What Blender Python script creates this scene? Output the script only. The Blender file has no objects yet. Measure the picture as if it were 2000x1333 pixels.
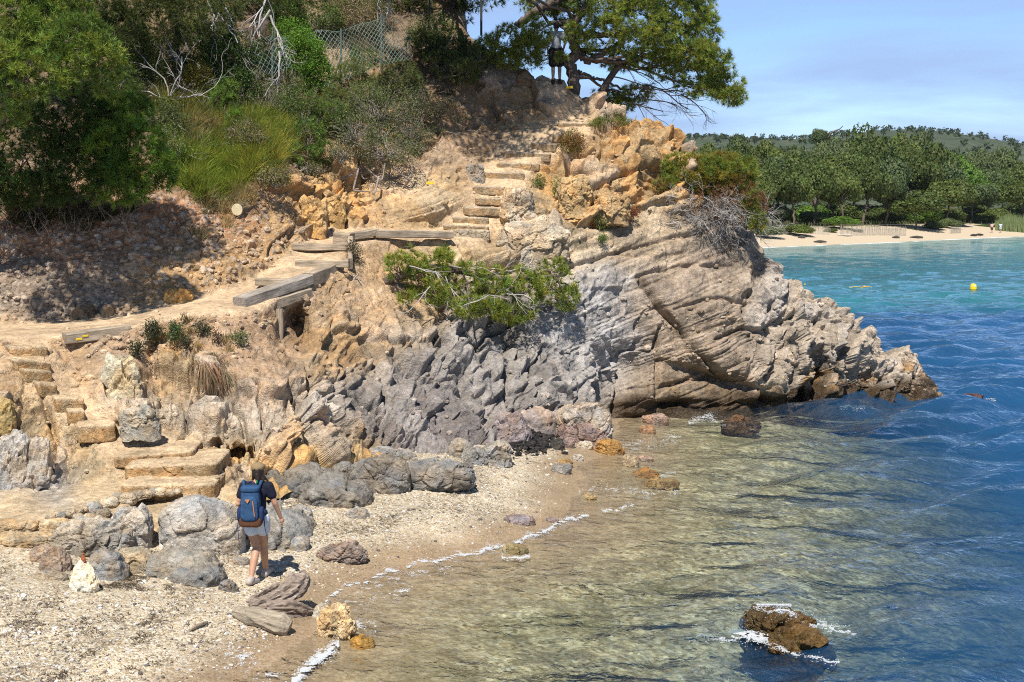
import bpy, bmesh, math, random
import numpy as np
from mathutils import Vector, Matrix
random.seed(7)
rng = np.random.default_rng(11)
sc = bpy.context.scene
col = sc.collection
R = math.radians
DENOISE = False
FPX, HORV, CAMZ = 2600.0, 400.0, 5.3
TILT = math.atan((666.5 - HORV) / FPX)
ct, st = math.cos(TILT), math.sin(TILT)

# ---------------------------------------------------------------- camera, light, sky
cd = bpy.data.cameras.new('camera'); cam = bpy.data.objects.new('camera', cd); col.objects.link(cam)
cam.location = (0, 0, CAMZ); cam.rotation_euler = (math.pi / 2 - TILT, 0, 0)
cd.sensor_width = 36; cd.lens = FPX / 2000 * 36; cd.clip_start = 0.1; cd.clip_end = 9000
sc.camera = cam
SUN_EL, SUN_AZ = R(57), R(-12)     # azimuth of the sun seen from above, measured from "behind the camera" towards the left
sd = Vector((math.sin(SUN_AZ) * math.cos(SUN_EL), -math.cos(SUN_AZ) * math.cos(SUN_EL), math.sin(SUN_EL)))
sl = bpy.data.lights.new('sun', 'SUN'); so = bpy.data.objects.new('sun', sl); col.objects.link(so)
sl.energy = 5.0; sl.angle = R(0.53); sl.color = (1.0, 0.95, 0.87)
so.rotation_euler = (-sd).to_track_quat('-Z', 'Y').to_euler()
w = bpy.data.worlds.new('World'); sc.world = w; w.use_nodes = True
nt = w.node_tree; nt.nodes.clear()
wo = nt.nodes.new('ShaderNodeOutputWorld'); bg = nt.nodes.new('ShaderNodeBackground')
sky = nt.nodes.new('ShaderNodeTexSky'); sky.sky_type = 'NISHITA'; sky.sun_disc = False
sky.sun_elevation = SUN_EL; sky.sun_rotation = math.atan2(sd.x, sd.y)
sky.air_density = 1.0; sky.dust_density = 0.0; sky.ozone_density = 4.5; sky.altitude = 0
bg.inputs['Strength'].default_value = 0.05
tc = nt.nodes.new('ShaderNodeTexCoord'); mp = nt.nodes.new('ShaderNodeMapping'); mp.inputs['Scale'].default_value = (1.2, 1.2, 9.0)
mp.inputs['Rotation'].default_value = (0, R(6), 0)
n1 = nt.nodes.new('ShaderNodeTexNoise'); n1.inputs['Scale'].default_value = 2.6; n1.inputs['Detail'].default_value = 7; n1.inputs['Roughness'].default_value = 0.52
n1.inputs['Distortion'].default_value = 0.5
cr = nt.nodes.new('ShaderNodeValToRGB'); cr.color_ramp.elements[0].position = 0.36; cr.color_ramp.elements[1].position = 0.62
cr.color_ramp.elements[0].color = (0, 0, 0, 1); cr.color_ramp.elements[1].color = (0.85, 0.85, 0.85, 1)
tint = nt.nodes.new('ShaderNodeMixRGB'); tint.blend_type = 'MULTIPLY'; tint.inputs[0].default_value = 1.0
tint.inputs[2].default_value = (0.95, 0.88, 0.96, 1)
mx = nt.nodes.new('ShaderNodeMixRGB'); mx.inputs[2].default_value = (5.9, 8.3, 13.4, 1)
nt.links.new(tc.outputs['Generated'], mp.inputs[0]); nt.links.new(mp.outputs[0], n1.inputs['Vector'])
sx = nt.nodes.new('ShaderNodeSeparateXYZ'); nt.links.new(tc.outputs['Generated'], sx.inputs[0])
hr_ = nt.nodes.new('ShaderNodeMapRange'); hr_.inputs[1].default_value = .16; hr_.inputs[2].default_value = .42; hr_.inputs[3].default_value = 1; hr_.inputs[4].default_value = .03; nt.links.new(sx.outputs[2], hr_.inputs[0])
cm = nt.nodes.new('ShaderNodeMath'); cm.operation = 'MULTIPLY'; nt.links.new(cr.outputs[0], cm.inputs[0]); nt.links.new(hr_.outputs[0], cm.inputs[1])
nt.links.new(n1.outputs['Fac'], cr.inputs[0]); nt.links.new(cm.outputs[0], mx.inputs[0])
lowmix = nt.nodes.new('ShaderNodeMixRGB'); lowmix.inputs[1].default_value = (.95, .95, 1.0, 1); lowmix.inputs[2].default_value = (1.75, 1.95, 2.35, 1); nt.links.new(hr_.outputs[0], lowmix.inputs[0]); nt.links.new(lowmix.outputs[0], tint.inputs[2])
nt.links.new(sky.outputs[0], tint.inputs[1]); nt.links.new(tint.outputs[0], mx.inputs[1]); nt.links.new(mx.outputs[0], bg.inputs['Color']); nt.links.new(bg.outputs[0], wo.inputs[0])
sc.view_settings.view_transform = 'Standard'; sc.view_settings.look = 'None'
sc.view_settings.exposure = 0.45; sc.view_settings.gamma = 1
sc.render.engine = 'CYCLES'
sc.cycles.max_bounces = 6; sc.cycles.diffuse_bounces = 2; sc.cycles.glossy_bounces = 2; sc.cycles.transparent_max_bounces = 12
sc.cycles.sample_clamp_direct = 5.0; sc.cycles.sample_clamp_indirect = 2.5
sc.cycles.caustics_reflective = False; sc.cycles.caustics_refractive = False
sc.cycles.use_denoising = DENOISE
sc.cycles.pixel_filter_type = 'BLACKMAN_HARRIS'; sc.cycles.filter_width = 1.05
try: sc.cycles.denoiser = 'OPENIMAGEDENOISE'
except Exception: pass

# ---------------------------------------------------------------- projection helpers
def ray(u, v):
    cx = (np.asarray(u, float) - 1000) / FPX; cy = (666.5 - np.asarray(v, float)) / FPX
    return cx, ct + cy * st, -st + cy * ct
def P(u, v, Y):
    """a point of the place that stands Y metres in front of the viewpoint in direction (u, v)"""
    x, y, z = ray(u, v); t = np.asarray(Y, float) / y
    return np.stack(np.broadcast_arrays(x * t, y * t, CAMZ + z * t), -1)
def G(u, v, z=0.0):
    x, y, zz = ray(u, v); t = (z - CAMZ) / zz
    return np.stack(np.broadcast_arrays(x * t, y * t, np.asarray(z, float) + 0 * t), -1)
def UV(p):
    p = np.asarray(p, float); x, y, z = p[..., 0], p[..., 1], p[..., 2] - CAMZ
    d = y * ct - z * st; up = y * st + z * ct
    return 1000 + FPX * x / d, 666.5 - FPX * up / d

np.seterr(over='ignore')
# ---------------------------------------------------------------- noise
def hsh(ix, iy, iz, seed):
    h = (ix.astype(np.uint32) * np.uint32(0x8da6b343)) ^ (iy.astype(np.uint32) * np.uint32(0xd8163841)) ^ (iz.astype(np.uint32) * np.uint32(0xcb1ab31f)) ^ np.uint32((seed * 0x9E3779B1 + 0x7F4A7C15) & 0xFFFFFFFF)
    h ^= h >> np.uint32(15); h *= np.uint32(0x2c1b3c6d); h ^= h >> np.uint32(12); h *= np.uint32(0x297a2d39); h ^= h >> np.uint32(15)
    return h
def rnd(ix, iy, iz, seed): return hsh(ix, iy, iz, seed).astype(np.float32) / np.float32(4294967296.0)
def noise(p, seed=0):
    p = np.asarray(p, np.float32); i = np.floor(p).astype(np.int64); f = p - i
    u = f * f * f * (f * (f * 6 - 15) + 10); out = 0
    for dx in (0, 1):
        wx = u[..., 0] if dx else 1 - u[..., 0]
        for dy in (0, 1):
            wy = u[..., 1] if dy else 1 - u[..., 1]
            for dz in (0, 1):
                wz = u[..., 2] if dz else 1 - u[..., 2]
                h = hsh(i[..., 0] + dx, i[..., 1] + dy, i[..., 2] + dz, seed)
                gx = (h & np.uint32(1023)).astype(np.float32) / 511.5 - 1; gy = ((h >> np.uint32(10)) & np.uint32(1023)).astype(np.float32) / 511.5 - 1
                gz = ((h >> np.uint32(20)) & np.uint32(1023)).astype(np.float32) / 511.5 - 1
                out = out + wx * wy * wz * (gx * (f[..., 0] - dx) + gy * (f[..., 1] - dy) + gz * (f[..., 2] - dz))
    return out * 1.5
def fbm(p, o=4, seed=0, gain=0.5):
    p = np.asarray(p, np.float32); a = 1.0; s = 0; t = 0
    for k in range(o):
        s = s + a * noise(p * (2.03 ** k) + 17.3 * k, seed + k); t += a; a *= gain
    return s / t
def cells(p, seed=0, jit=0.9):
    """F1, F2, tilted plane through the nearest cell, the cell's random"""
    p = np.asarray(p, np.float32); i = np.floor(p).astype(np.int64)
    n = p.shape[:-1]; f1 = np.full(n, 9.0, np.float32); f2 = f1.copy(); pl = np.zeros(n, np.float32); rr = pl.copy()
    for dx in (-1, 0, 1):
        for dy in (-1, 0, 1):
            for dz in (-1, 0, 1):
                cx, cy, cz = i[..., 0] + dx, i[..., 1] + dy, i[..., 2] + dz
                h = hsh(cx, cy, cz, seed); g = hsh(cx, cy, cz, seed + 91)
                q = lambda k, sh: ((k >> np.uint32(sh)) & np.uint32(1023)).astype(np.float32) / 1023.0
                ox = p[..., 0] - (cx + .5 + jit * (q(h, 0) - .5)); oy = p[..., 1] - (cy + .5 + jit * (q(h, 10) - .5)); oz = p[..., 2] - (cz + .5 + jit * (q(h, 20) - .5))
                d = np.sqrt(ox * ox + oy * oy + oz * oz); near = d < f1
                f2 = np.where(near, f1, np.minimum(f2, d)); f1 = np.where(near, d, f1)
                r_ = q(g, 4)
                pl = np.where(near, (r_ - .5) + 1.4 * ((q(g, 0) - .5) * ox + (q(g, 10) - .5) * oy + (q(g, 20) - .5) * oz), pl)
                rr = np.where(near, r_, rr)
    return f1, f2, pl, rr
def sst(a, b, x):
    t = np.clip((x - a) / (b - a), 0, 1); return t * t * (3 - 2 * t)

# ---------------------------------------------------------------- meshes, things
def mesh_np(name, V, F, mat=None, parent=None, attrs=None, smooth=False, link=True):
    """V (n,3); F a list of integer arrays (k,3) or (k,4)"""
    V = np.ascontiguousarray(V, np.float32)
    if isinstance(F, np.ndarray): F = [F]
    F = [np.asarray(f, np.int32) for f in F if len(f)]
    me = bpy.data.meshes.new(name)
    me.vertices.add(len(V)); me.vertices.foreach_set('co', V.ravel())
    nl = sum(f.size for f in F); np_ = sum(len(f) for f in F)
    me.loops.add(nl); me.polygons.add(np_)
    me.loops.foreach_set('vertex_index', np.concatenate([f.ravel() for f in F]))
    tot = np.concatenate([np.full(len(f), f.shape[1], np.int32) for f in F]); start = np.concatenate([[0], np.cumsum(tot)[:-1]]).astype(np.int32)
    me.polygons.foreach_set('loop_start', start)
    me.polygons.foreach_set('use_smooth', np.full(np_, smooth, bool) if np.ndim(smooth) == 0 else np.asarray(smooth, bool))
    for k, a in (attrs or {}).items():
        a = np.asarray(a, np.float32)
        if a.ndim == 2:
            at = me.attributes.new(k, 'FLOAT_COLOR', 'POINT'); c = np.ones((len(V), 4), np.float32); c[:, :3] = a; at.data.foreach_set('color', c.ravel())
        else:
            at = me.attributes.new(k, 'FLOAT', 'POINT'); at.data.foreach_set('value', a)
    me.update(calc_edges=True); me.validate()
    if mat: me.materials.append(mat)
    ob = bpy.data.objects.new(name, me)
    if link: col.objects.link(ob)
    if parent is not None:
        ob.parent = parent
    return ob
def tag(o, label=None, cat=None, group=None, kind=None):
    for k, x in (('label', label), ('category', cat), ('group', group), ('kind', kind)):
        if x: o[k] = x
    return o
def thing(name, label, cat, loc=(0, 0, 0), group=None):
    o = bpy.data.objects.new(name, None); col.objects.link(o); o.location = tuple(float(x) for x in loc); o.empty_display_size = .2
    return tag(o, label, cat, group)
class MB:
    """collects shapes, builds ONE mesh"""
    def __init__(s): s.V = []; s.F = {3: [], 4: []}; s.n = 0; s.C = []; s.hasc = False
    def add(s, V, F, c=None):
        V = np.asarray(V, np.float32).reshape(-1, 3)
        for f in ([F] if isinstance(F, np.ndarray) else F):
            f = np.asarray(f); 
            if len(f): s.F[f.shape[1]].append(f + s.n)
        s.V.append(V); s.n += len(V)
        cc = np.ones((len(V), 3), np.float32)
        if c is not None: cc[:] = c; s.hasc = True
        s.C.append(cc)
    def tube(s, pts, rad, n=6, c=None, cap=True):
        pts = np.asarray(pts, np.float32); m = len(pts); rad = np.broadcast_to(np.asarray(rad, np.float32), (m,))
        d = np.gradient(pts, axis=0); d /= np.linalg.norm(d, axis=1, keepdims=True) + 1e-9
        ref = np.array([0, 0, 1.]) if abs(d[:, 2].mean()) < .8 else np.array([1., 0, 0])
        a = np.cross(d, ref); a /= np.linalg.norm(a, axis=1, keepdims=True) + 1e-9; b = np.cross(d, a)
        t = np.arange(n) * 2 * np.pi / n
        ring = pts[:, None] + rad[:, None, None] * (np.cos(t)[None, :, None] * a[:, None] + np.sin(t)[None, :, None] * b[:, None])
        i = np.arange(m - 1)[:, None] * n; j = np.arange(n)[None]
        q = np.stack([i + j, i + (j + 1) % n, i + n + (j + 1) % n, i + n + j], -1).reshape(-1, 4)
        V = ring.reshape(-1, 3); F = [q]
        if cap:
            V = np.concatenate([V, pts[:1], pts[-1:]]); k = np.arange(n)
            F.append(np.stack([np.full(n, m * n), (k + 1) % n, k], 1)); F.append(np.stack([np.full(n, m * n + 1), (m - 1) * n + k, (m - 1) * n + (k + 1) % n], 1))
        s.add(V, F, c)
    def box(s, M, size, c=None, bev=0.0):
        """a box of the given size with chamfered long edges in the frame M (4x4)"""
        sx, sy, sz = [x / 2 for x in size]; b = bev
        prof = [(-sy + b, -sz), (sy - b, -sz), (sy, -sz + b), (sy, sz - b), (sy - b, sz), (-sy + b, sz), (-sy, sz - b), (-sy, -sz + b)]
        V = [(-sx, y, z) for y, z in prof] + [(sx, y, z) for y, z in prof] + [(-sx, 0, 0), (sx, 0, 0)]
        k = np.arange(8); q = np.stack([k, k + 8, (k + 1) % 8 + 8, (k + 1) % 8], 1)
        c0 = np.stack([np.full(8, 16), k, (k + 1) % 8], 1); c1 = np.stack([np.full(8, 17), (k + 1) % 8 + 8, k + 8], 1)
        V = np.asarray(V); M = np.asarray(M); V = V @ M[:3, :3].T + M[:3, 3]
        s.add(V, [q, c0, c1], c)
    def build(s, name, mat, parent=None, smooth=False, origin=None):
        V = np.concatenate(s.V); 
        if origin is not None: V = V - np.asarray(origin, np.float32)
        F = [np.concatenate(s.F[k]) for k in (3, 4) if s.F[k]]
        return mesh_np(name, V, F, mat, parent, {'Col': np.concatenate(s.C)} if s.hasc else None, smooth)
def frame(a, b, up=(0, 0, 1)):
    """4x4 frame whose x runs from a to b, z near up, origin half way"""
    a = np.asarray(a, float); b = np.asarray(b, float); x = b - a; L = np.linalg.norm(x); x /= L
    y = np.cross(up, x); y /= np.linalg.norm(y); z = np.cross(x, y)
    M = np.eye(4); M[:3, 0] = x; M[:3, 1] = y; M[:3, 2] = z; M[:3, 3] = (a + b) / 2
    return M, L

# ---------------------------------------------------------------- materials
class NT:
    def __init__(s, name):
        s.m = bpy.data.materials.new(name); s.m.use_nodes = True; s.t = s.m.node_tree; s.t.nodes.clear()
        s.out = s.t.nodes.new('ShaderNodeOutputMaterial')
    def n(s, ty, **kw):
        x = s.t.nodes.new(ty)
        for k, v in kw.items(): setattr(x, k, v)
        return x
    def l(s, a, b): s.t.links.new(a, b)
    def val(s, x, inp):
        if isinstance(x, (int, float)): inp.default_value = x
        elif isinstance(x, tuple): inp.default_value = x if len(x) == len(inp.default_value) else (*x, 1)
        else: s.l(x, inp)
    def math(s, op, a, b=0.0, c=None):
        x = s.n('ShaderNodeMath', operation=op); s.val(a, x.inputs[0]); s.val(b, x.inputs[1])
        if c is not None: s.val(c, x.inputs[2])
        return x.outputs[0]
    def mix(s, f, a, b, mode='MIX'):
        x = s.n('ShaderNodeMixRGB', blend_type=mode); s.val(f, x.inputs[0]); s.val(a, x.inputs[1]); s.val(b, x.inputs[2]); return x.outputs[0]
    def noise(s, scale, detail=4, rough=.55, vec=None, dist=0.0):
        x = s.n('ShaderNodeTexNoise'); x.inputs['Scale'].default_value = scale; x.inputs['Detail'].default_value = detail; x.inputs['Roughness'].default_value = rough
        x.inputs['Distortion'].default_value = dist
        s.l(vec if vec is not None else s.pos(), x.inputs['Vector']); return x
    def voro(s, scale, feature='F1', vec=None, rand=1.0):
        x = s.n('ShaderNodeTexVoronoi', feature=feature); x.inputs['Scale'].default_value = scale; x.inputs['Randomness'].default_value = rand
        s.l(vec if vec is not None else s.pos(), x.inputs['Vector']); return x
    def pos(s):
        if not hasattr(s, '_p'): s._p = s.n('ShaderNodeNewGeometry')
        return s._p.outputs['Position']
    def obj(s):
        if not hasattr(s, '_o'): s._o = s.n('ShaderNodeTexCoord')
        return s._o.outputs['Object']
    def mapv(s, scale, vec=None, rot=(0, 0, 0)):
        x = s.n('ShaderNodeMapping'); x.inputs['Scale'].default_value = scale; x.inputs['Rotation'].default_value = rot
        s.l(vec if vec is not None else s.pos(), x.inputs[0]); return x.outputs[0]
    def attr(s, name):
        x = s.n('ShaderNodeAttribute', attribute_name=name); return x
    def ramp(s, f, stops):
        x = s.n('ShaderNodeValToRGB'); e = x.color_ramp.elements
        while len(e) < len(stops): e.new(.5)
        for el, (p, c) in zip(e, stops):
            el.position = p; el.color = (c, c, c, 1) if isinstance(c, (int, float)) else (*c, 1)
        s.l(f, x.inputs[0]); return x.outputs[0]
    def bump(s, h, strength=.5, dist=.02, nrm=None):
        x = s.n('ShaderNodeBump'); x.inputs['Strength'].default_value = strength; x.inputs['Distance'].default_value = dist; s.l(h, x.inputs['Height'])
        if nrm is not None: s.l(nrm, x.inputs['Normal'])
        return x.outputs[0]
    def bsdf(s, color, rough=.9, nrm=None, spec=.3, **kw):
        b = s.n('ShaderNodeBsdfPrincipled'); s.val(color, b.inputs['Base Color']); s.val(rough, b.inputs['Roughness'])
        b.inputs['Specular IOR Level'].default_value = spec
        if nrm is not None: s.l(nrm, b.inputs['Normal'])
        for k, v in kw.items(): s.val(v, b.inputs[k])
        s.last = b
        return b.outputs[0]
    def done(s, sh): s.l(sh, s.out.inputs[0]); return s.m

def m_rock(name, base=None, var=.38, bump=1.0, scale=1.0, rough=.88, spec=.25, streak=0.0):
    t = NT(name); c = t.attr('Col').outputs['Color'] if base is None else base
    if base is not None:
        x = t.n('ShaderNodeRGB'); x.outputs[0].default_value = (*base, 1); c = x.outputs[0]
    n1 = t.noise(1.7 * scale, 6, .62); n2 = t.noise(9 * scale, 5, .6); n3 = t.noise(45 * scale, 3, .6)
    f1 = t.ramp(n1.outputs['Fac'], [(.3, 1 - var), (.7, 1 + var)])
    f2 = t.ramp(n2.outputs['Fac'], [(.3, 1 - var * .8), (.7, 1 + var * .7)])
    f3 = t.ramp(n3.outputs['Fac'], [(.25, .72), (.75, 1.25)])
    c = t.mix(1, c, f1, 'MULTIPLY'); c = t.mix(1, c, f2, 'MULTIPLY'); c = t.mix(1, c, f3, 'MULTIPLY')
    warm = t.noise(3.1 * scale, 4, .6)
    c = t.mix(t.ramp(warm.outputs['Fac'], [(.55, 0.0), (.75, .28)]), c, t.mix(1, c, (1.28, .92, .55), 'MULTIPLY'))
    pale = t.noise(5.3 * scale, 5, .65)
    c = t.mix(t.ramp(pale.outputs['Fac'], [(.6, 0.0), (.75, .2)]), c, (.50, .46, .41))
    ve = t.voro(7 * scale, 'DISTANCE_TO_EDGE', t.mapv((1, 1, 1.6)))
    vw = t.math('MINIMUM', ve.outputs['Distance'], .06)
    hgt = t.math('ADD', t.math('MULTIPLY', n2.outputs['Fac'], .9), t.math('MULTIPLY', vw, 2.2)); hgt = t.math('ADD', hgt, t.math('MULTIPLY', n3.outputs['Fac'], .35))
    nb = t.bump(hgt, bump, .06 / scale)
    rg = rough
    if base is None:
        rg = t.math('SUBTRACT', rough, t.math('MULTIPLY', t.attr('wet').outputs['Fac'], .6))
    return t.done(t.bsdf(c, rg, nb, spec))
def m_plain(name, color, rough=.8, var=.15, scale=20, bump=.0, spec=.3):
    t = NT(name); n = t.noise(scale, 4)
    c = t.mix(1, color, t.ramp(n.outputs['Fac'], [(.3, 1 - var), (.7, 1 + var)]), 'MULTIPLY')
    return t.done(t.bsdf(c, rough, t.bump(n.outputs['Fac'], bump, .01) if bump else None, spec))
def m_leaf(name, trans=.35, rough=.55):
    t = NT(name); c = t.attr('Col').outputs['Color']
    n = t.noise(2.2, 3); c = t.mix(1, c, t.ramp(n.outputs['Fac'], [(.3, .75), (.7, 1.25)]), 'MULTIPLY')
    b = t.bsdf(c, rough, None, .25)
    tr = t.n('ShaderNodeBsdfTranslucent'); t.l(t.mix(1, c, (1.15, 1.2, .6), 'MULTIPLY'), tr.inputs['Color'])
    m = t.n('ShaderNodeMixShader'); m.inputs[0].default_value = trans; t.l(b, m.inputs[1]); t.l(tr.outputs[0], m.inputs[2])
    return t.done(m.outputs[0])
def m_col(name, rough=.85, spec=.25, scale=14, var=.2, bump=.3):
    t = NT(name); c = t.attr('Col').outputs['Color']; n = t.noise(scale, 5, .6)
    c = t.mix(1, c, t.ramp(n.outputs['Fac'], [(.3, 1 - var), (.7, 1 + var)]), 'MULTIPLY')
    return t.done(t.bsdf(c, rough, t.bump(n.outputs['Fac'], bump, .02), spec))
# ================================================================ the shore: height of beach and seabed
WL = [(150, 1700), (330, 1400), (480, 1320), (600, 1245), (636, 1165), (715, 1130), (830, 1097), (930, 1077), (1040, 1043), (1105, 1003), (1122, 955), (1128, 912), (1190, 872), (1202, 818), (1203, 790)]
wl = np.array([G(u, v, 0.0)[:2] for u, v in WL]); wl = np.concatenate([[(-2.0, 0.0)], wl, [(5.0, 60.0), (5, 400)]])
def shore_d(x, y):
    """signed distance to the water line, positive inland"""
    x = np.asarray(x, np.float32); y = np.asarray(y, np.float32); best = np.full(x.shape, 1e9, np.float32); sg = np.ones(x.shape, np.float32)
    for a, b in zip(wl[:-1], wl[1:]):
        e = b - a; L2 = (e ** 2).sum(); t = np.clip(((x - a[0]) * e[0] + (y - a[1]) * e[1]) / L2, 0, 1)
        dx = x - a[0] - t * e[0]; dy = y - a[1] - t * e[1]; d = dx * dx + dy * dy; near = d < best
        cr_ = e[0] * (y - a[1]) - e[1] * (x - a[0])
        sg = np.where(near, np.where(cr_ > 0, 1.0, -1.0), sg); best = np.where(near, d, best)
    return sg * np.sqrt(best)
FAR = [(1380, 484), (1480, 484), (1560, 481), (1650, 477), (1750, 473), (1850, 468), (1930, 464.5), (2000, 462), (2150, 458)]   # water line of the far beach
fw = np.array([G(u, v, 0.0)[:2] for u, v in FAR])
def far_d(x, y):
    """distance inland beyond the far water line (it runs left to right)"""
    yy = np.interp(x, fw[:, 0], fw[:, 1]); return (y - yy) * .93
def beach_z(x, y):
    d = shore_d(x, y); p = np.stack([x, y, 0 * np.asarray(x)], -1)
    land = 0.95 * (1 - np.exp(-np.maximum(d, 0) / 4.6)) + .02 * fbm(p * 1.3, 3, 5) * sst(0.2, 2, d)
    sea = -(0.10 * np.minimum(-d, 4) + .22 * np.clip(-d - 4, 0, 16) + .02 * np.clip(-d - 24, 0, 60)) + .12 * fbm(p * .8, 4, 9) * sst(.3, 3, -d)
    z = np.where(d > 0, land, sea); fd = far_d(x, y)
    shelf = np.where(fd > 0, np.clip(.095 * fd, 0, 2.0), np.clip(.035 * fd, -6, 0)) + .05 * np.clip(fd - 45, 0, 400)
    return np.where(np.asarray(y) > 90, np.maximum(z * sst(-20, -10, -np.asarray(y) / 12) if False else np.maximum(z, -5), shelf), z)
_gx, _gy = np.arange(-14, 34, .06), np.arange(7, 60, .06); _bz1 = beach_z(*np.meshgrid(_gx, _gy, indexing='ij'))
_hx, _hy = np.arange(-80, 160, .8), np.arange(59, 340, .8); _bz2 = beach_z(*np.meshgrid(_hx, _hy, indexing='ij'))
def bz(x, y):
    """height of the beach, read from a table"""
    x = np.asarray(x, float); y = np.asarray(y, float)
    def look(T, gx, gy):
        fx = np.clip((x - gx[0]) / (gx[1] - gx[0]), 0, len(gx) - 1.001); fy = np.clip((y - gy[0]) / (gy[1] - gy[0]), 0, len(gy) - 1.001); i, j = fx.astype(int), fy.astype(int); a, b = fx - i, fy - j
        return T[i, j] * (1 - a) * (1 - b) + T[i + 1, j] * a * (1 - b) + T[i, j + 1] * (1 - a) * b + T[i + 1, j + 1] * a * b
    return np.where(y < 59.5, look(_bz1, _gx, _gy), look(_bz2, _hx, _hy))
def on_beach(u, v):
    """where the line of sight (u, v) meets the beach or the seabed"""
    x, y, zz = [float(q) for q in ray(u, v)]; lo, hi = 6.0, 300.0
    ts = np.concatenate([np.arange(8, 60, .5), np.arange(60, 330, 3)]); px, py, pz = x * ts, y * ts, CAMZ + zz * ts
    below = pz < bz(px, py); k = int(np.argmax(below)) if below.any() else len(ts) - 1
    a, b = ts[max(k - 1, 0)], ts[k]
    for _ in range(18):
        m = (a + b) / 2
        if CAMZ + zz * m < float(bz(x * m, y * m)): b = m
        else: a = m
    return np.array([x * b, y * b, CAMZ + zz * b])

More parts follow.
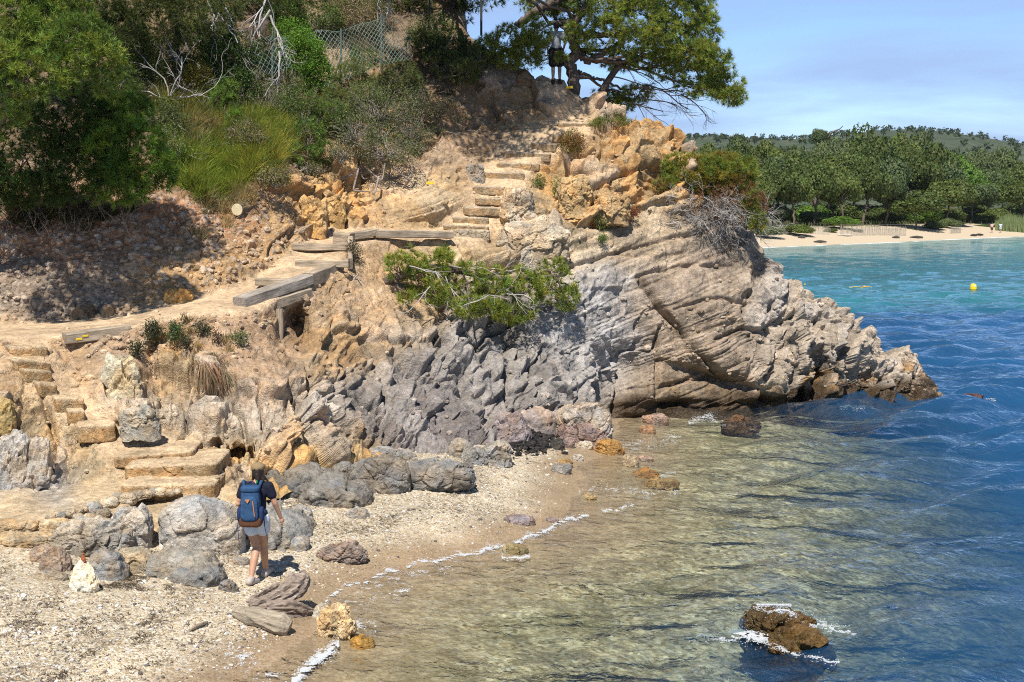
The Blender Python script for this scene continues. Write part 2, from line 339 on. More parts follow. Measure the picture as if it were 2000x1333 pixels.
# ================================================================ the cliff: profiles from foot to top, each (direction v, distance Y)
NET = {
 -260: [(1160,17.2),(1085,17.9),(1045,18.5),(965,20.4),(800,22.4),(695,23.5),(680,23.9),(645,26.4),(540,27.5),(400,28.9),(200,33),(-40,38)],
 0: [(1150,17.4),(1075,18.2),(1035,18.8),(950,20.6),(800,22.6),(682,23.7),(664,24.1),(634,26.6),(540,27.6),(395,29),(200,33),(-40,38)],
 100: [(1140,17.6),(1066,18.5),(1005,19.3),(945,20.8),(800,22.7),(685,24.0),(660,24.3),(628,26.8),(530,27.8),(395,29.2),(190,33.2),(-40,38)],
 200: [(1120,17.9),(1050,18.7),(985,19.6),(940,20.8),(800,22.8),(690,24.3),(650,24.6),(620,27),(520,28),(390,29.4),(190,33.4),(-40,38.4)],
 300: [(1090,18.6),(1010,19.4),(968,20.0),(938,21.0),(800,23.0),(675,24.6),(633,25.0),(600,27.2),(510,28.2),(380,29.7),(200,33.5),(-40,38.6)],
 380: [(1050,19.2),(985,19.8),(958,20.3),(930,21.2),(800,23.2),(660,24.9),(618,25.4),(583,27.6),(490,28.6),(395,29.8),(210,33.6),(-40,39)],
 440: [(1010,19.9),(960,20.6),(948,20.9),(915,21.4),(800,23.3),(650,25.2),(612,25.8),(565,28.2),(480,29.2),(415,30.2),(230,34),(-40,39.2)],
 500: [(980,20.6),(930,21.2),(915,21.5),(890,21.9),(790,23.5),(650,25.6),(605,26.2),(542,29.0),(460,30.0),(340,31.0),(180,35),(-40,40)],
 560: [(960,21.4),(905,22.2),(890,22.5),(860,22.9),(770,24.2),(650,26.2),(580,27.2),(500,30.0),(420,31.0),(330,32.0),(190,35.5),(-40,41)],
 620: [(950,22.4),(893,23.2),(880,23.4),(850,23.8),(760,25.0),(620,27.4),(543,28.6),(452,32.0),(390,32.8),(310,33.8),(180,37),(-40,42)],
 680: [(940,23.6),(880,24.4),(865,24.7),(830,25.2),(740,26.6),(570,29.0),(496,30.2),(446,32.6),(385,33.4),(310,34.4),(160,37.5),(-40,43)],
 760: [(930,24.5),(872,25.3),(855,25.6),(820,26.2),(720,28.0),(560,30.2),(466,32.0),(447,33.4),(400,34.0),(330,35.0),(200,37.5),(-40,43.5)],
 850: [(925,25.4),(868,26.2),(850,26.6),(810,27.2),(700,29.0),(570,31.0),(464,32.8),(447,33.9),(390,34.5),(310,35.8),(180,38.2),(-40,44)],
 930: [(910,26.7),(850,27.5),(835,27.9),(800,28.6),(700,30.0),(590,31.6),(470,33.2),(450,34.0),(380,35.2),(320,36.2),(220,37.8),(92,39.6)],
 1000: [(900,27.8),(840,28.6),(820,29.0),(790,29.6),(690,31.0),(590,32.0),(490,33.2),(450,34.2),(360,35.6),(290,36.8),(210,38.0),(122,39.0)],
 1060: [(890,28.8),(830,29.6),(815,30.0),(780,30.5),(690,31.6),(590,32.5),(500,33.4),(430,34.6),(340,36.0),(262,37.2),(215,38.0),(160,38.6)],
 1130: [(880,30.0),(820,31.0),(800,31.4),(770,31.8),(690,32.5),(590,33.2),(480,34.0),(400,35.0),(310,36.2),(250,37.2),(225,38.0),(182,38.8)],
 1200: [(880,32.0),(816,32.8),(790,33.0),(750,33.3),(680,33.6),(580,34.0),(470,34.6),(380,35.4),(300,36.4),(250,37.2),(238,38.0),(226,38.8)],
 1280: [(880,33.0),(812,33.7),(790,33.7),(750,33.9),(680,34.1),(580,34.5),(470,35.2),(380,36.0),(310,36.8),(262,37.4),(248,38.0),(240,38.8)],
 1330: [(875,33.2),(808,33.8),(785,33.9),(745,34.1),(680,34.3),(590,34.7),(490,35.3),(410,35.9),(340,36.5),(290,37.2),(272,37.8),(262,38.5)],
 1370: [(872,33.5),(806,34.0),(785,34.1),(748,34.3),(685,34.5),(600,34.9),(512,35.5),(440,36.1),(385,36.7),(345,37.2),(325,37.8),(312,38.5)],
 1420: [(865,33.8),(802,34.2),(785,34.3),(750,34.5),(690,34.7),(610,35.1),(535,35.7),(480,36.2),(442,36.7),(412,37.2),(395,37.8),(382,38.5)],
 1480: [(855,34.1),(797,34.6),(780,34.7),(745,34.9),(690,35.1),(630,35.4),(575,35.8),(540,36.2),(515,36.6),(497,37.1),(486,37.6),(479,38.2)],
 1540: [(850,34.5),(792,35.0),(778,35.1),(745,35.3),(705,35.5),(660,35.8),(625,36.1),(600,36.4),(585,36.8),(576,37.2),(570,37.6),(566,38.2)],
 1620: [(845,35.0),(787,35.6),(775,35.7),(745,35.9),(710,36.1),(675,36.3),(645,36.6),(620,36.9),(605,37.2),(594,37.5),(586,37.9),(581,38.4)],
 1690: [(840,35.5),(780,36.2),(770,36.3),(752,36.4),(732,36.6),(712,36.8),(695,37.0),(680,37.2),(668,37.4),(660,37.7),(652,38.0),(645,38.5)],
 1760: [(830,36.1),(775,36.8),(769,36.95),(761,37.05),(752,37.2),(744,37.3),(738,37.5),(732,37.6),(728,37.8),(724,38.0),(720,38.2),(717,38.6)],
 1835: [(820,36.6),(772,37.2),(771,37.3),(769,37.4),(768,37.5),(767,37.6),(766,37.7),(765,37.9),(764,38.1),(763,38.3),(762,38.5),(761,38.8)],
 1880: [(830,36.6),(800,37.2),(798,37.3),(796,37.4),(795,37.5),(794,37.6),(793,37.7),(792,37.9),(791,38.1),(790,38.3),(789,38.5),(788,38.8)],
}
nu_ = np.array(sorted(NET)); tab = np.array([NET[u] for u in nu_], float)           # (columns, 12, 2)
pts = P(np.repeat(nu_[:, None], 12, 1), tab[..., 0], tab[..., 1])                   # world points of the net
b1 = pts[:, -1] + np.array([0, 2.2, 0]); b2 = pts[:, -1] + np.array([0, 7.5, 0])
for k, u in enumerate(nu_):
    if u < 900: b1[k, 2] += 1.5; b2[k, 2] += 5
    elif u < 1100: b1[k, 2] -= .15; b2[k] = (*b1[k, :2] + (0, 9), b1[k, 2] - 2.5)
    else: b1[k, 2] = pts[k, -1, 2] - .9 - .1 * max(pts[k, -1, 2], 0); b2[k, 2] = -1.6
pts = np.concatenate([pts, b1[:, None], b2[:, None]], 1)
def hermite(x, y, xi):
    """shape preserving cubic through y at x (first axis), evaluated at xi"""
    h = np.diff(x)[(...,) + (None,) * (y.ndim - 1)]; dl = np.diff(y, axis=0) / h
    m = np.zeros_like(y); a, b = dl[:-1], dl[1:]
    m[1:-1] = np.where(a * b > 0, 2 * a * b / (a + b + 1e-12 * np.sign(a + b + 1e-15)), 0); m[0] = dl[0]; m[-1] = dl[-1]
    k = np.clip(np.searchsorted(x, xi, side='right') - 1, 0, len(x) - 2); t = ((xi - x[k]) / (x[k + 1] - x[k]))[(...,) + (None,) * (y.ndim - 1)]
    hh = h[k]; t2, t3 = t * t, t ** 3
    return (2 * t3 - 3 * t2 + 1) * y[k] + (t3 - 2 * t2 + t) * hh * m[k] + (-2 * t3 + 3 * t2) * y[k + 1] + (t3 - t2) * hh * m[k + 1]
SEG = [12, 32, 44, 96, 98, 56, 40, 62, 62, 66, 62, 14, 10]
rr_ = np.concatenate([k + np.arange(n) / n for k, n in enumerate(SEG)] + [[13.0]])
uu_ = np.concatenate([np.arange(-260, -20, 8.0), np.arange(-20, 1880, 1.75), [1880]])
A = hermite(np.arange(14.0), np.swapaxes(pts, 0, 1), rr_)          # rows fine
A = hermite(nu_.astype(float), np.swapaxes(A, 0, 1), uu_)          # columns fine -> (nc, nr, 3)
nc, nr = A.shape[:2]
su, sv = UV(A)
dA = np.gradient(A, axis=0), np.gradient(A, axis=1)
Nn = np.cross(dA[0], dA[1]); Nn /= np.linalg.norm(Nn, axis=2, keepdims=True) + 1e-9
flip = (Nn * (A - np.array([0, 0, CAMZ]))).sum(2).mean() > 0
if flip: Nn = -Nn
def blob(P0, u, v, ru, rv, dy, sharp=1.0, ang=0.0):
    """push a patch of the rock back (dy > 0) or forward"""
    a = R(ang); du, dv = su - u, sv - v; x = (du * math.cos(a) + dv * math.sin(a)) / ru; y = (-du * math.sin(a) + dv * math.cos(a)) / rv
    d = np.sqrt(x * x + y * y); wgt = np.exp(-d ** (2 * sharp)); wgt[:, rr_ > 11.2] = 0
    P0[..., 1] += dy * wgt; P0[..., 0] += dy * wgt * P0[..., 0] / P0[..., 1]
for b in [(578,650,34,55,1.5,1.4,-10),(462,884,46,24,1.0,1.6,10),(600,850,26,34,.5,1.5,20),(655,880,50,26,-.5,1.2,10),(560,800,110,60,-.45,1.2,0),(400,800,60,60,-.3,1.4,0),
          (690,760,50,70,-.4,1,30),(760,800,60,60,-.55,1.3,0),(925,822,38,56,-1.0,1.6,20),(845,770,26,60,.35,1,0),(1000,650,60,110,.3,1,0),(1040,745,50,60,-.5,1.2,0),(1120,770,90,40,-.7,1.3,10),
          (890,670,40,60,-.5,1.4,40),(860,620,18,22,.5,1.5,0),(1040,470,85,34,-.6,2,-18),(1000,520,60,14,.35,1.5,-18),(1030,405,48,36,-.55,2,-10),(850,400,70,22,-.3,2,-14),
          (1170,375,70,40,-.5,1.4,-20),(1130,330,40,18,-.3,1.6,-20),(1200,430,120,12,.35,1.3,-14),(1250,300,60,40,-.35,1.2,20),(1290,330,40,26,.4,1.2,20),(1160,620,60,90,-.45,1.5,-20),(1215,700,20,80,.3,1.2,-30),
          (1370,600,110,70,-.35,1.2,-10),(1310,640,14,60,.3,1.2,-30),(1420,700,80,34,-.5,1.3,20),(1385,740,90,10,.35,1.2,18),(1250,770,44,40,-.5,1.5,0),(1300,790,80,10,.3,1.2,0),
          (1560,660,20,60,-.6,1.3,-10),(1600,720,14,44,.7,1.3,-20),(1650,690,26,60,-.6,1.3,-20),(1690,735,20,26,.55,1.2,-20),(1530,740,24,40,-.5,1.3,0),(1570,770,16,26,.6,1.2,0),(1630,762,30,22,-.4,1.3,0),
          (640,370,70,50,-.45,1.3,0),(610,420,40,18,-.3,1.6,0),(700,350,40,36,.3,1.2,0),(745,345,60,30,.5,1.2,0),(950,300,60,24,.25,1.2,0),(700,170,60,40,.3,1,0),(940,165,70,40,-.4,1,0),(1060,222,50,12,-.25,1.6,0),
          (60,800,120,110,-.6,1.5,30),(40,890,60,50,-.6,2,45),(105,905,40,46,-.35,2,45),(150,880,20,60,.3,1.4,45),(0,760,40,60,-.4,1.4,45),(130,720,30,40,.2,1.2,0),
          (230,745,60,80,-.7,1.8,-30),(268,800,40,30,-.5,2,0),(330,700,40,30,.5,1.3,10),(300,720,20,34,.45,1.3,10),(520,740,60,30,-.3,1.2,0),(305,988,46,12,.9,1.6,-12),(30,1062,60,14,.7,1.6,0)]:
    blob(A, *b)
# ---- the ground, place by place: colour (knoll and slope beside it darkened for shade), layering, fracturing, pebbles, lumps, dip
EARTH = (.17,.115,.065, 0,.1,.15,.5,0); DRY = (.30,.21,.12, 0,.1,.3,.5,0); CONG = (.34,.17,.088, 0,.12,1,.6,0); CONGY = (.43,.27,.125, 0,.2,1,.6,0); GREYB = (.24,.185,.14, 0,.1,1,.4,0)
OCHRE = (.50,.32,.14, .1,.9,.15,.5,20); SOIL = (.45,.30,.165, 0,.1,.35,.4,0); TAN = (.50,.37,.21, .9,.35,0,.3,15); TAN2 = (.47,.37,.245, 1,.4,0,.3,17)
TOP = (.48,.325,.165, .1,1,.1,.5,15); KNOLL = (.20,.13,.075, .2,.5,.3,.5,10); GREY = (.265,.24,.215, .06,.75,0,.9,40); PURP = (.20,.175,.165, .04,.75,0,1,40)  # KNOLL: dark earth, its colour lowered further for shade under the pines
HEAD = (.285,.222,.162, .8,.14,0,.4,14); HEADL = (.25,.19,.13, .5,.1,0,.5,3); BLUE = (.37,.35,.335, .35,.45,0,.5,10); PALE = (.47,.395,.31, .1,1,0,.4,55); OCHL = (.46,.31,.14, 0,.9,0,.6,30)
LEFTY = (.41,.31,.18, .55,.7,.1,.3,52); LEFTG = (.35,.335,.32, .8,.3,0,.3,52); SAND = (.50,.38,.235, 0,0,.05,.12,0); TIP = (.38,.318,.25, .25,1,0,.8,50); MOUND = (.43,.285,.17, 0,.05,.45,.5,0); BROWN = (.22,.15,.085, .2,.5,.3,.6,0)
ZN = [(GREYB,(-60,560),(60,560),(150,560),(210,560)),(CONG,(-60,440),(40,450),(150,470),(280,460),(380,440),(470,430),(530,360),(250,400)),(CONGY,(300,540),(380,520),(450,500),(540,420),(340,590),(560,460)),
      (OCHRE,(600,400),(660,390),(620,345),(700,400),(690,355)),(SOIL,(760,430),(740,400),(720,310),(980,350),(960,420),(980,300)),((.33,.22,.125,0,.3,.4,.5,10),(800,300),(870,260),(830,220),(900,290)),(TAN,(840,400),(830,430),(900,460),(800,420)),(TAN2,(1030,405),(1000,480),(1060,460),(1100,480),(1180,460),(1280,450)),  # brown entry left of the long steps is darkened to paint pine shade
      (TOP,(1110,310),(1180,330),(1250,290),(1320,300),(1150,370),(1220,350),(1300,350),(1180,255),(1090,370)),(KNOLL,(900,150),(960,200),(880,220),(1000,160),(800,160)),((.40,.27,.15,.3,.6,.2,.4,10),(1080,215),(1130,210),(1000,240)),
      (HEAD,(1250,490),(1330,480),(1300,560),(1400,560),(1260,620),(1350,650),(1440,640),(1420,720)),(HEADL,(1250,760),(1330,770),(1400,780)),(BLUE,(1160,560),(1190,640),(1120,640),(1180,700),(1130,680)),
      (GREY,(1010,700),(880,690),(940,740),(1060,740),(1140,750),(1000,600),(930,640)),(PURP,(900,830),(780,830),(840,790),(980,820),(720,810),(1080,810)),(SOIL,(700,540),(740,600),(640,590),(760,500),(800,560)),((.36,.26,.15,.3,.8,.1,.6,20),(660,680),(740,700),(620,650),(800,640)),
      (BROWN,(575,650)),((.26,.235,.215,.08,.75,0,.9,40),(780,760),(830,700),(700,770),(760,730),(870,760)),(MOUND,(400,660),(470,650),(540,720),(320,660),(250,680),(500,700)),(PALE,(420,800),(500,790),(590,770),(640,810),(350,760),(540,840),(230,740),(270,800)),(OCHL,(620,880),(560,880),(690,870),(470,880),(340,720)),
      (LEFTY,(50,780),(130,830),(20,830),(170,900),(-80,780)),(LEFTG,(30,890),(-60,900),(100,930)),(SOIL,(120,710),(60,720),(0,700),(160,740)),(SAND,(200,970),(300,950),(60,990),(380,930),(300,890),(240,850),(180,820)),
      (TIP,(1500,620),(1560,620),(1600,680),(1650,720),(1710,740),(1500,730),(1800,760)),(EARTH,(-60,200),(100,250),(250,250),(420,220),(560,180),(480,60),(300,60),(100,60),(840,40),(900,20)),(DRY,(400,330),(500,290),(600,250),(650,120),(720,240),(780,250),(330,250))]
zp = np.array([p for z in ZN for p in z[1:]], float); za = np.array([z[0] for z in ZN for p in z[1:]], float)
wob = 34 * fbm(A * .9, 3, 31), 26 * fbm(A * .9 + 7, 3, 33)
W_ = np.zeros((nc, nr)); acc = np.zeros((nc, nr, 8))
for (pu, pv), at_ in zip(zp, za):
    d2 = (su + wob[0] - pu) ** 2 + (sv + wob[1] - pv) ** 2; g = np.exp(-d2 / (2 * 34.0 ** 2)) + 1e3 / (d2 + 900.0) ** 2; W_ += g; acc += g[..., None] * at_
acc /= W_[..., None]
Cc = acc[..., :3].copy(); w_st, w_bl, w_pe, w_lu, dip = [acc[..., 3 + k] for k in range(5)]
# the trodden path and the concrete apron stay even
colu = uu_[:, None]; rowr = rr_[None, :]
path = sst(5.75, 6.05, rowr) * (1 - sst(6.9, 7.25, rowr)) * (1 - sst(868, 905, colu))
apron = sst(1.85, 2.05, rowr) * (1 - sst(2.8, 3.2, rowr)) * (1 - sst(425, 440, colu))
stair = np.zeros((nc, nr))
for a, b, wd in [((310,915),(240,845),60),((240,845),(130,775),34),((130,775),(60,690),34),((60,690),(60,660),36),((915,440),(955,385),44),((955,385),(1010,310),44),((1010,310),(1060,270),40),((1060,270),(1130,240),36)]:
    a = np.array(a, float); e = np.array(b, float) - a; t = np.clip(((su - a[0]) * e[0] + (sv - a[1]) * e[1]) / (e @ e), 0, 1)
    d = np.hypot(su - a[0] - t * e[0], sv - a[1] - t * e[1]); stair = np.maximum(stair, 1 - sst(wd * .7, wd * 1.25, d))
even = np.maximum(np.maximum(path, apron), stair * .85); even[:, (rr_ > 11.5)] *= 1
q = (A - np.array([1.5, 33.5, 3.0])).astype(np.float32)
warp = .15 * fbm(q * .35, 2, 3) + .02 * fbm(q * 1.9, 3, 4)
calm = .35 + .65 * sst(-.25, .25, fbm(q * .55 + 20, 3, 46))
wob3 = .16 * np.stack([fbm(q * 1.4, 2, 41), fbm(q * 1.4 + 5, 2, 42), fbm(q * 1.4 + 11, 2, 43)], -1)
zero = np.zeros((nc, nr), np.int64)
def bedded(deg, sd0):
    """beds and joint blocks of rock dipping by deg"""
    c_, s1 = math.cos(R(deg)), math.sin(R(deg))
    s_ = -s1 * q[..., 0] + c_ * q[..., 2] - .13 * q[..., 1] + warp; t_ = c_ * q[..., 0] + s1 * q[..., 2] + .3 * fbm(q * .8 + 9, 2, 8 + sd0); s_ = s_ + .10 * np.sin(s_ * 3.3 + sd0) + .05 * np.sin(s_ * 8.1 + 1.0)
    def layer(th, ln, sd_):
        k = s_ / th + .5 * rnd(np.floor(s_ / th).astype(np.int64), zero, zero, sd_ + 3); i = np.floor(k); fr = k - i; ij = i.astype(np.int64)
        j0 = t_ / ln + 7.3 * rnd(ij, zero, zero, sd_ + 5); j = np.floor(j0); fj = j0 - j
        h = rnd(ij, j.astype(np.int64), zero, sd_) - .5
        return h + .35 * (fr - .5), np.exp(-(np.minimum(fr, 1 - fr) * th / .022) ** 2) + .6 * np.exp(-(np.minimum(fj, 1 - fj) * ln / .025) ** 2)
    h1, k1 = layer(.46, 2.1, 1 + sd0); h2, k2 = layer(.17, .9, 2 + sd0); h3, k3 = layer(.07, .55, 3 + sd0)
    strata = .20 * h1 + .085 * h2 * calm + .030 * h3 * calm - .07 * k1 - .038 * k2 * calm - .010 * k3 * calm
    wq = np.stack([t_, q[..., 1], s_ * 1.5], -1) + wob3
    f1, f2, pl1, id1 = cells(wq * .78, 50 + sd0); g1 = np.exp(-((f2 - f1) / .05) ** 2)
    f1b, f2b, pl2, id2 = cells(wq * 2.3 + 3, 51 + sd0); g2 = np.exp(-((f2b - f1b) / .07) ** 2)
    f1c, f2c, pl3, id3 = cells(wq * 6.3 + 8, 52 + sd0)
    block = .58 * pl1 + .24 * pl2 + .085 * pl3 * calm - .13 * g1 - .05 * g2
    return [strata, block, h1, h2 + .8 * h3, id1, id2, id3]
fa = bedded(14, 0); fb = bedded(50, 300); wB = sst(24, 34, dip + 8 * fbm(q * .8, 2, 44))
strata, block, h1, h2, id1, id2, id3 = [np.where(wB > .5, y_, x_) for x_, y_ in zip(fa, fb)]
fp, fp2, ppl, pid = cells(q * 5.2 + 1, 60); fs, fs2, spl, sid = cells(q * 10.5 + 4, 61)
peb = .085 * np.sqrt(np.clip(.42 - fp * fp * (1 + 1.5 * pid), 0, 1)) * (pid > .35) + .05 * np.sqrt(np.clip(.3 - fs * fs, 0, 1))
lump = .42 * fbm(q * .62, 4, 70, .55) - .12 * np.abs(fbm(q * 1.9, 3, 71)) + .03 * fbm(q * 6, 3, 72)
fine = .022 * fbm(q * 9, 3, 80)
D = (w_st * strata + w_bl * block * (1 - .35 * w_st) + w_pe * peb + w_lu * lump + fine) * (1 - even) + even * (.015 * fbm(q * 2.2, 4, 81) + .008 * fbm(q * 14, 2, 82))
crk = np.zeros((nc, nr)); cw_u, cw_v = su + 7 * fbm(q * 2.2 + 3, 3, 120), sv + 7 * fbm(q * 2.2 + 8, 3, 121)
for wd_, dp_, ln_ in [(5,.34,[(1250,545),(1285,600),(1330,640),(1372,692),(1412,742)]),(3.2,.2,[(1284,757),(1340,743),(1400,738),(1455,748)]),(4,.26,[(1288,640),(1281,700),(1283,775)]),(4,.26,[(1145,590),(1165,640),(1195,690),(1212,722)]),(4,.24,[(928,690),(960,645),(1020,626)]),(4,.26,[(852,640),(872,700),(936,765)]),(3.2,.22,[(735,700),(762,780),(752,862)]),(5,.3,[(948,765),(962,822)]),(3,.16,[(1290,792),(1380,798),(1450,786)]),(6,.34,[(950,512),(1010,500),(1062,482),(1112,498)]),(3.2,.18,[(1110,522),(1250,482),(1390,448)]),(3,.15,[(1240,540),(1330,520),(1430,520)]),(3,.16,[(1320,600),(1400,580),(1470,590)]),(3.4,.2,[(1400,660),(1450,640),(1490,650)]),(3.4,.2,[(1040,700),(1075,740),(1120,770)]),(3,.18,[(990,720),(1000,780),(1040,800)]),(3,.2,[(800,720),(850,745),(905,735)]),(5,.32,[(1210,700),(1216,760),(1205,800)]),
                      (4,.26,[(505,750),(520,820),(560,840)]),(4,.24,[(430,760),(470,800),(480,850)]),(4,.28,[(570,770),(590,830),(640,850)]),(4,.24,[(340,760),(370,820),(350,860)]),(3.4,.2,[(600,720),(650,760),(660,820)]),(4,.25,[(1500,600),(1520,680),(1490,740)]),(4,.25,[(1600,620),(1580,690),(1610,760)]),(4,.22,[(1130,350),(1200,330),(1290,340)]),(4,.22,[(1090,400),(1180,380),(1260,390)]),(3.4,.2,[(620,330),(640,390),(610,430)]),(3.4,.2,[(680,350),(660,400),(690,430)]),(4,.25,[(80,760),(110,830),(95,900)]),(4,.25,[(20,830),(60,850),(70,930)])]:
    dm_ = np.full((nc, nr), 1e9)
    for a, b in zip(ln_[:-1], ln_[1:]):
        a = np.array(a, float); e = np.array(b, float) - a; t_ = np.clip(((cw_u - a[0]) * e[0] + (cw_v - a[1]) * e[1]) / (e @ e), 0, 1); dm_ = np.minimum(dm_, np.hypot(cw_u - a[0] - t_ * e[0], cw_v - a[1] - t_ * e[1]))
    crk = np.maximum(crk, dp_ * np.exp(-np.abs(dm_ / wd_) ** 1.6))
D = D - crk * (1 - even)
fade = 1 - sst(11.0, 11.7, rowr); D = D * (.25 + .75 * fade) * (1 - .7 * sst(1790, 1840, colu))
low = sst(0, .9, rowr); D = D * (.35 + .65 * low)
for ax_ in (0, 1, 1):
    sh_ = np.take(D, np.clip(np.arange(D.shape[ax_]) - 1, 0, None), ax_) + np.take(D, np.clip(np.arange(D.shape[ax_]) + 1, None, D.shape[ax_] - 1), ax_); D = .5 * D + .25 * sh_
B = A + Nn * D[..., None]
# ---- colour of the stone itself
idc = (.5 * id1 + .35 * id2 + .15 * id3)
Cc *= (1 + (idc - .5)[..., None] * .75 * w_bl[..., None])
Cc *= 1 + (h1 * .35 + h2 * .4)[..., None] * w_st[..., None] * np.array([1, 1.02, 1.1])
wmf = sst(1.45, 1.9, Cc[..., 0] / Cc[..., 2])
och = (sst(.55, .75, id2) * w_bl * .55 * (1 - even) * wmf)[..., None]; Cc = Cc * (1 - och) + och * Cc * np.array([1.2, .88, .5])
gr = (sst(.7, .85, id1) * np.clip(w_bl, 0, 1) * .6 * (1 - even) * (1 - sst(.3, .5, w_pe)))[..., None]; Cc = Cc * (1 - gr) + gr * np.array([.38, .345, .31])
pc = np.stack([.24 + .34 * sid, .17 + .30 * sid, .10 + .25 * sid], -1); ps = (sst(.0, .2, .3 - fs * fs) * w_pe * .55 * (1 - even))[..., None]; Cc = Cc * (1 - ps) + ps * pc
pc = np.stack([.26 + .2 * pid, .19 + .19 * pid, .12 + .19 * pid], -1); ps = ((fp * fp * (1 + 1.5 * pid) < .4) * (pid > .35) * w_pe * .7 * (1 - even))[..., None]; Cc = Cc * (1 - ps) + ps * pc
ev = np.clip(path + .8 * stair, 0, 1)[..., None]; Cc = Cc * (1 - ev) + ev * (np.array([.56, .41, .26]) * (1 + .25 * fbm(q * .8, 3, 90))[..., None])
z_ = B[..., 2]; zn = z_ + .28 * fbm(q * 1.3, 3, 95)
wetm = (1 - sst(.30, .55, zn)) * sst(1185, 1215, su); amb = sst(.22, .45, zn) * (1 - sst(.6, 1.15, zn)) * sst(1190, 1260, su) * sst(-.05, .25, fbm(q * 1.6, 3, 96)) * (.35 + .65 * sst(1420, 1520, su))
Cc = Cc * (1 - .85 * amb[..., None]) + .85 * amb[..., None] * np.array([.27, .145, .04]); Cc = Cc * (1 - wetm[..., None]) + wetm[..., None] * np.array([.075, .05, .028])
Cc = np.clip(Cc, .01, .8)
wet = np.clip(wetm + .4 * amb, 0, 1)
Vt = B.reshape(-1, 3)
ii = np.arange((nc - 1))[:, None] * nr + np.arange(nr - 1)[None]; quad = np.stack([ii, ii + 1, ii + nr + 1, ii + nr], -1)
if flip: quad = quad[..., ::-1]
qr = rr_[None, :-1] + 0 * uu_[:-1, None]; qu = uu_[:-1, None] + 0 * rr_[None, :-1]
is_path = (qr >= 6.0) & (qr < 7.0) & (qu < 878); is_hill = (qr >= 9.0) & (qu < 930) & ~is_path
M_cliff = m_rock('rock_and_earth'); 
def sub(name, mask):
    f = quad[mask]; used = np.unique(f); rm = np.zeros(len(Vt), np.int64); rm[used] = np.arange(len(used))
    pq = Vt[f]; el = np.linalg.norm(pq - np.roll(pq, 1, 1), axis=2).max(1); n1_ = np.cross(pq[:, 1] - pq[:, 0], pq[:, 2] - pq[:, 0]); n2_ = np.cross(pq[:, 2] - pq[:, 0], pq[:, 3] - pq[:, 0]); tw_ = (n1_ * n2_).sum(1) / (np.linalg.norm(n1_, axis=1) * np.linalg.norm(n2_, axis=1) + 1e-12); sm = (el > 1.5 * np.median(el)) | (tw_ < .8) | (name == 'path')
    o = mesh_np(name, Vt[used], rm[f], M_cliff, None, {'Col': Cc.reshape(-1, 3)[used], 'wet': wet.reshape(-1)[used]}, smooth=sm)
    return tag(o, kind='structure')
sub('path', is_path); sub('hillside', is_hill); sub('cliff', ~is_path & ~is_hill)
def on_net(u, r):
    """point of the bare slope at column u, row r"""
    i = int(np.argmin(abs(uu_ - u))); j = int(np.argmin(abs(rr_ - r))); return B[i, j]
_vis = None
def on_cliff(u, v, first=True):
    """nearest point of the finished cliff surface in direction (u, v)"""
    global _vis
    if _vis is None:
        bu, bv = UV(B); _vis = {}
        k = np.stack([np.floor(bu / 12), np.floor(bv / 12)], -1).astype(int).reshape(-1, 2); 
        order = np.lexsort((k[:, 1], k[:, 0])); ks = k[order]; ch = np.flatnonzero(np.any(np.diff(ks, axis=0) != 0, axis=1)) + 1
        for g_ in np.split(order, ch): _vis[tuple(k[g_[0]])] = g_
        globals()['_bu'] = bu.reshape(-1); globals()['_bv'] = bv.reshape(-1)
    c = (int(u // 12), int(v // 12))
    while not any((c[0] + a, c[1] + b) in _vis for a in (-1, 0, 1) for b in (-1, 0, 1)): c = (c[0], c[1] + 1) if c[1] < 60 else (c[0] - 1, 30)
    cand = np.concatenate([_vis[(c[0] + a, c[1] + b)] for a in (-1, 0, 1) for b in (-1, 0, 1) if (c[0] + a, c[1] + b) in _vis] or [np.array([0])])
    d = np.hypot(_bu[cand] - u, _bv[cand] - v); near = cand[d < max(d.min() + 2.5, 4.0)]
    return Vt[near[np.argmin(Vt[near, 1])]].astype(float)

# ================================================================ beach and seabed (one sheet), water
su2 = np.concatenate([np.arange(-700, -60, 20.0), np.arange(-60, 1300, 3.0), np.arange(1300, 2240, 6.0), np.arange(2240, 3200, 40)])
sv2 = np.concatenate([np.arange(2600, 1400, -30.0), np.arange(1400, 780, -2.2), np.arange(780, 500, -4.0)])
Y2 = np.concatenate([G(1000 + 0 * sv2, sv2, -.1)[:, 1], np.arange(142, 262, .9), np.linspace(263, 420, 50), np.linspace(440, 1000, 12)])
X2 = (su2 - 1000)[:, None] / FPX * (Y2[None] * ct - (-CAMZ) * st); Yg = np.broadcast_to(Y2[None], X2.shape)
Z2 = beach_z(X2, Yg); d2_ = shore_d(X2, Yg); fd2 = far_d(X2, Yg)
pz = np.stack([X2, Yg, 0 * X2], -1).astype(np.float32)
f1, f2, pl, idd = cells(pz * 9, 77); Zs = Z2 + .018 * np.sqrt(np.clip(.35 - f1 * f1, 0, 1)) * (Yg < 60) + .006 * fbm(pz * 14, 2, 78)
nc2, nr2 = X2.shape
ii = np.arange(nc2 - 1)[:, None] * nr2 + np.arange(nr2 - 1)[None]; q2 = np.stack([ii, ii + nr2, ii + nr2 + 1, ii + 1], -1)
t = NT('beach_shingle')
dd = t.attr('dist').outputs['Fac']; fard = t.attr('fard').outputs['Fac']
v1 = t.voro(26); v2 = t.voro(46); n1 = t.noise(1.1, 5, .6); n2 = t.noise(6, 4, .6); n3 = t.noise(60, 3)
sepc = t.n('ShaderNodeSeparateColor'); t.l(v1.outputs['Color'], sepc.inputs[0]); sepd = t.n('ShaderNodeSeparateColor'); t.l(v2.outputs['Color'], sepd.inputs[0])
pebc = t.n('ShaderNodeValToRGB'); e = pebc.color_ramp.elements
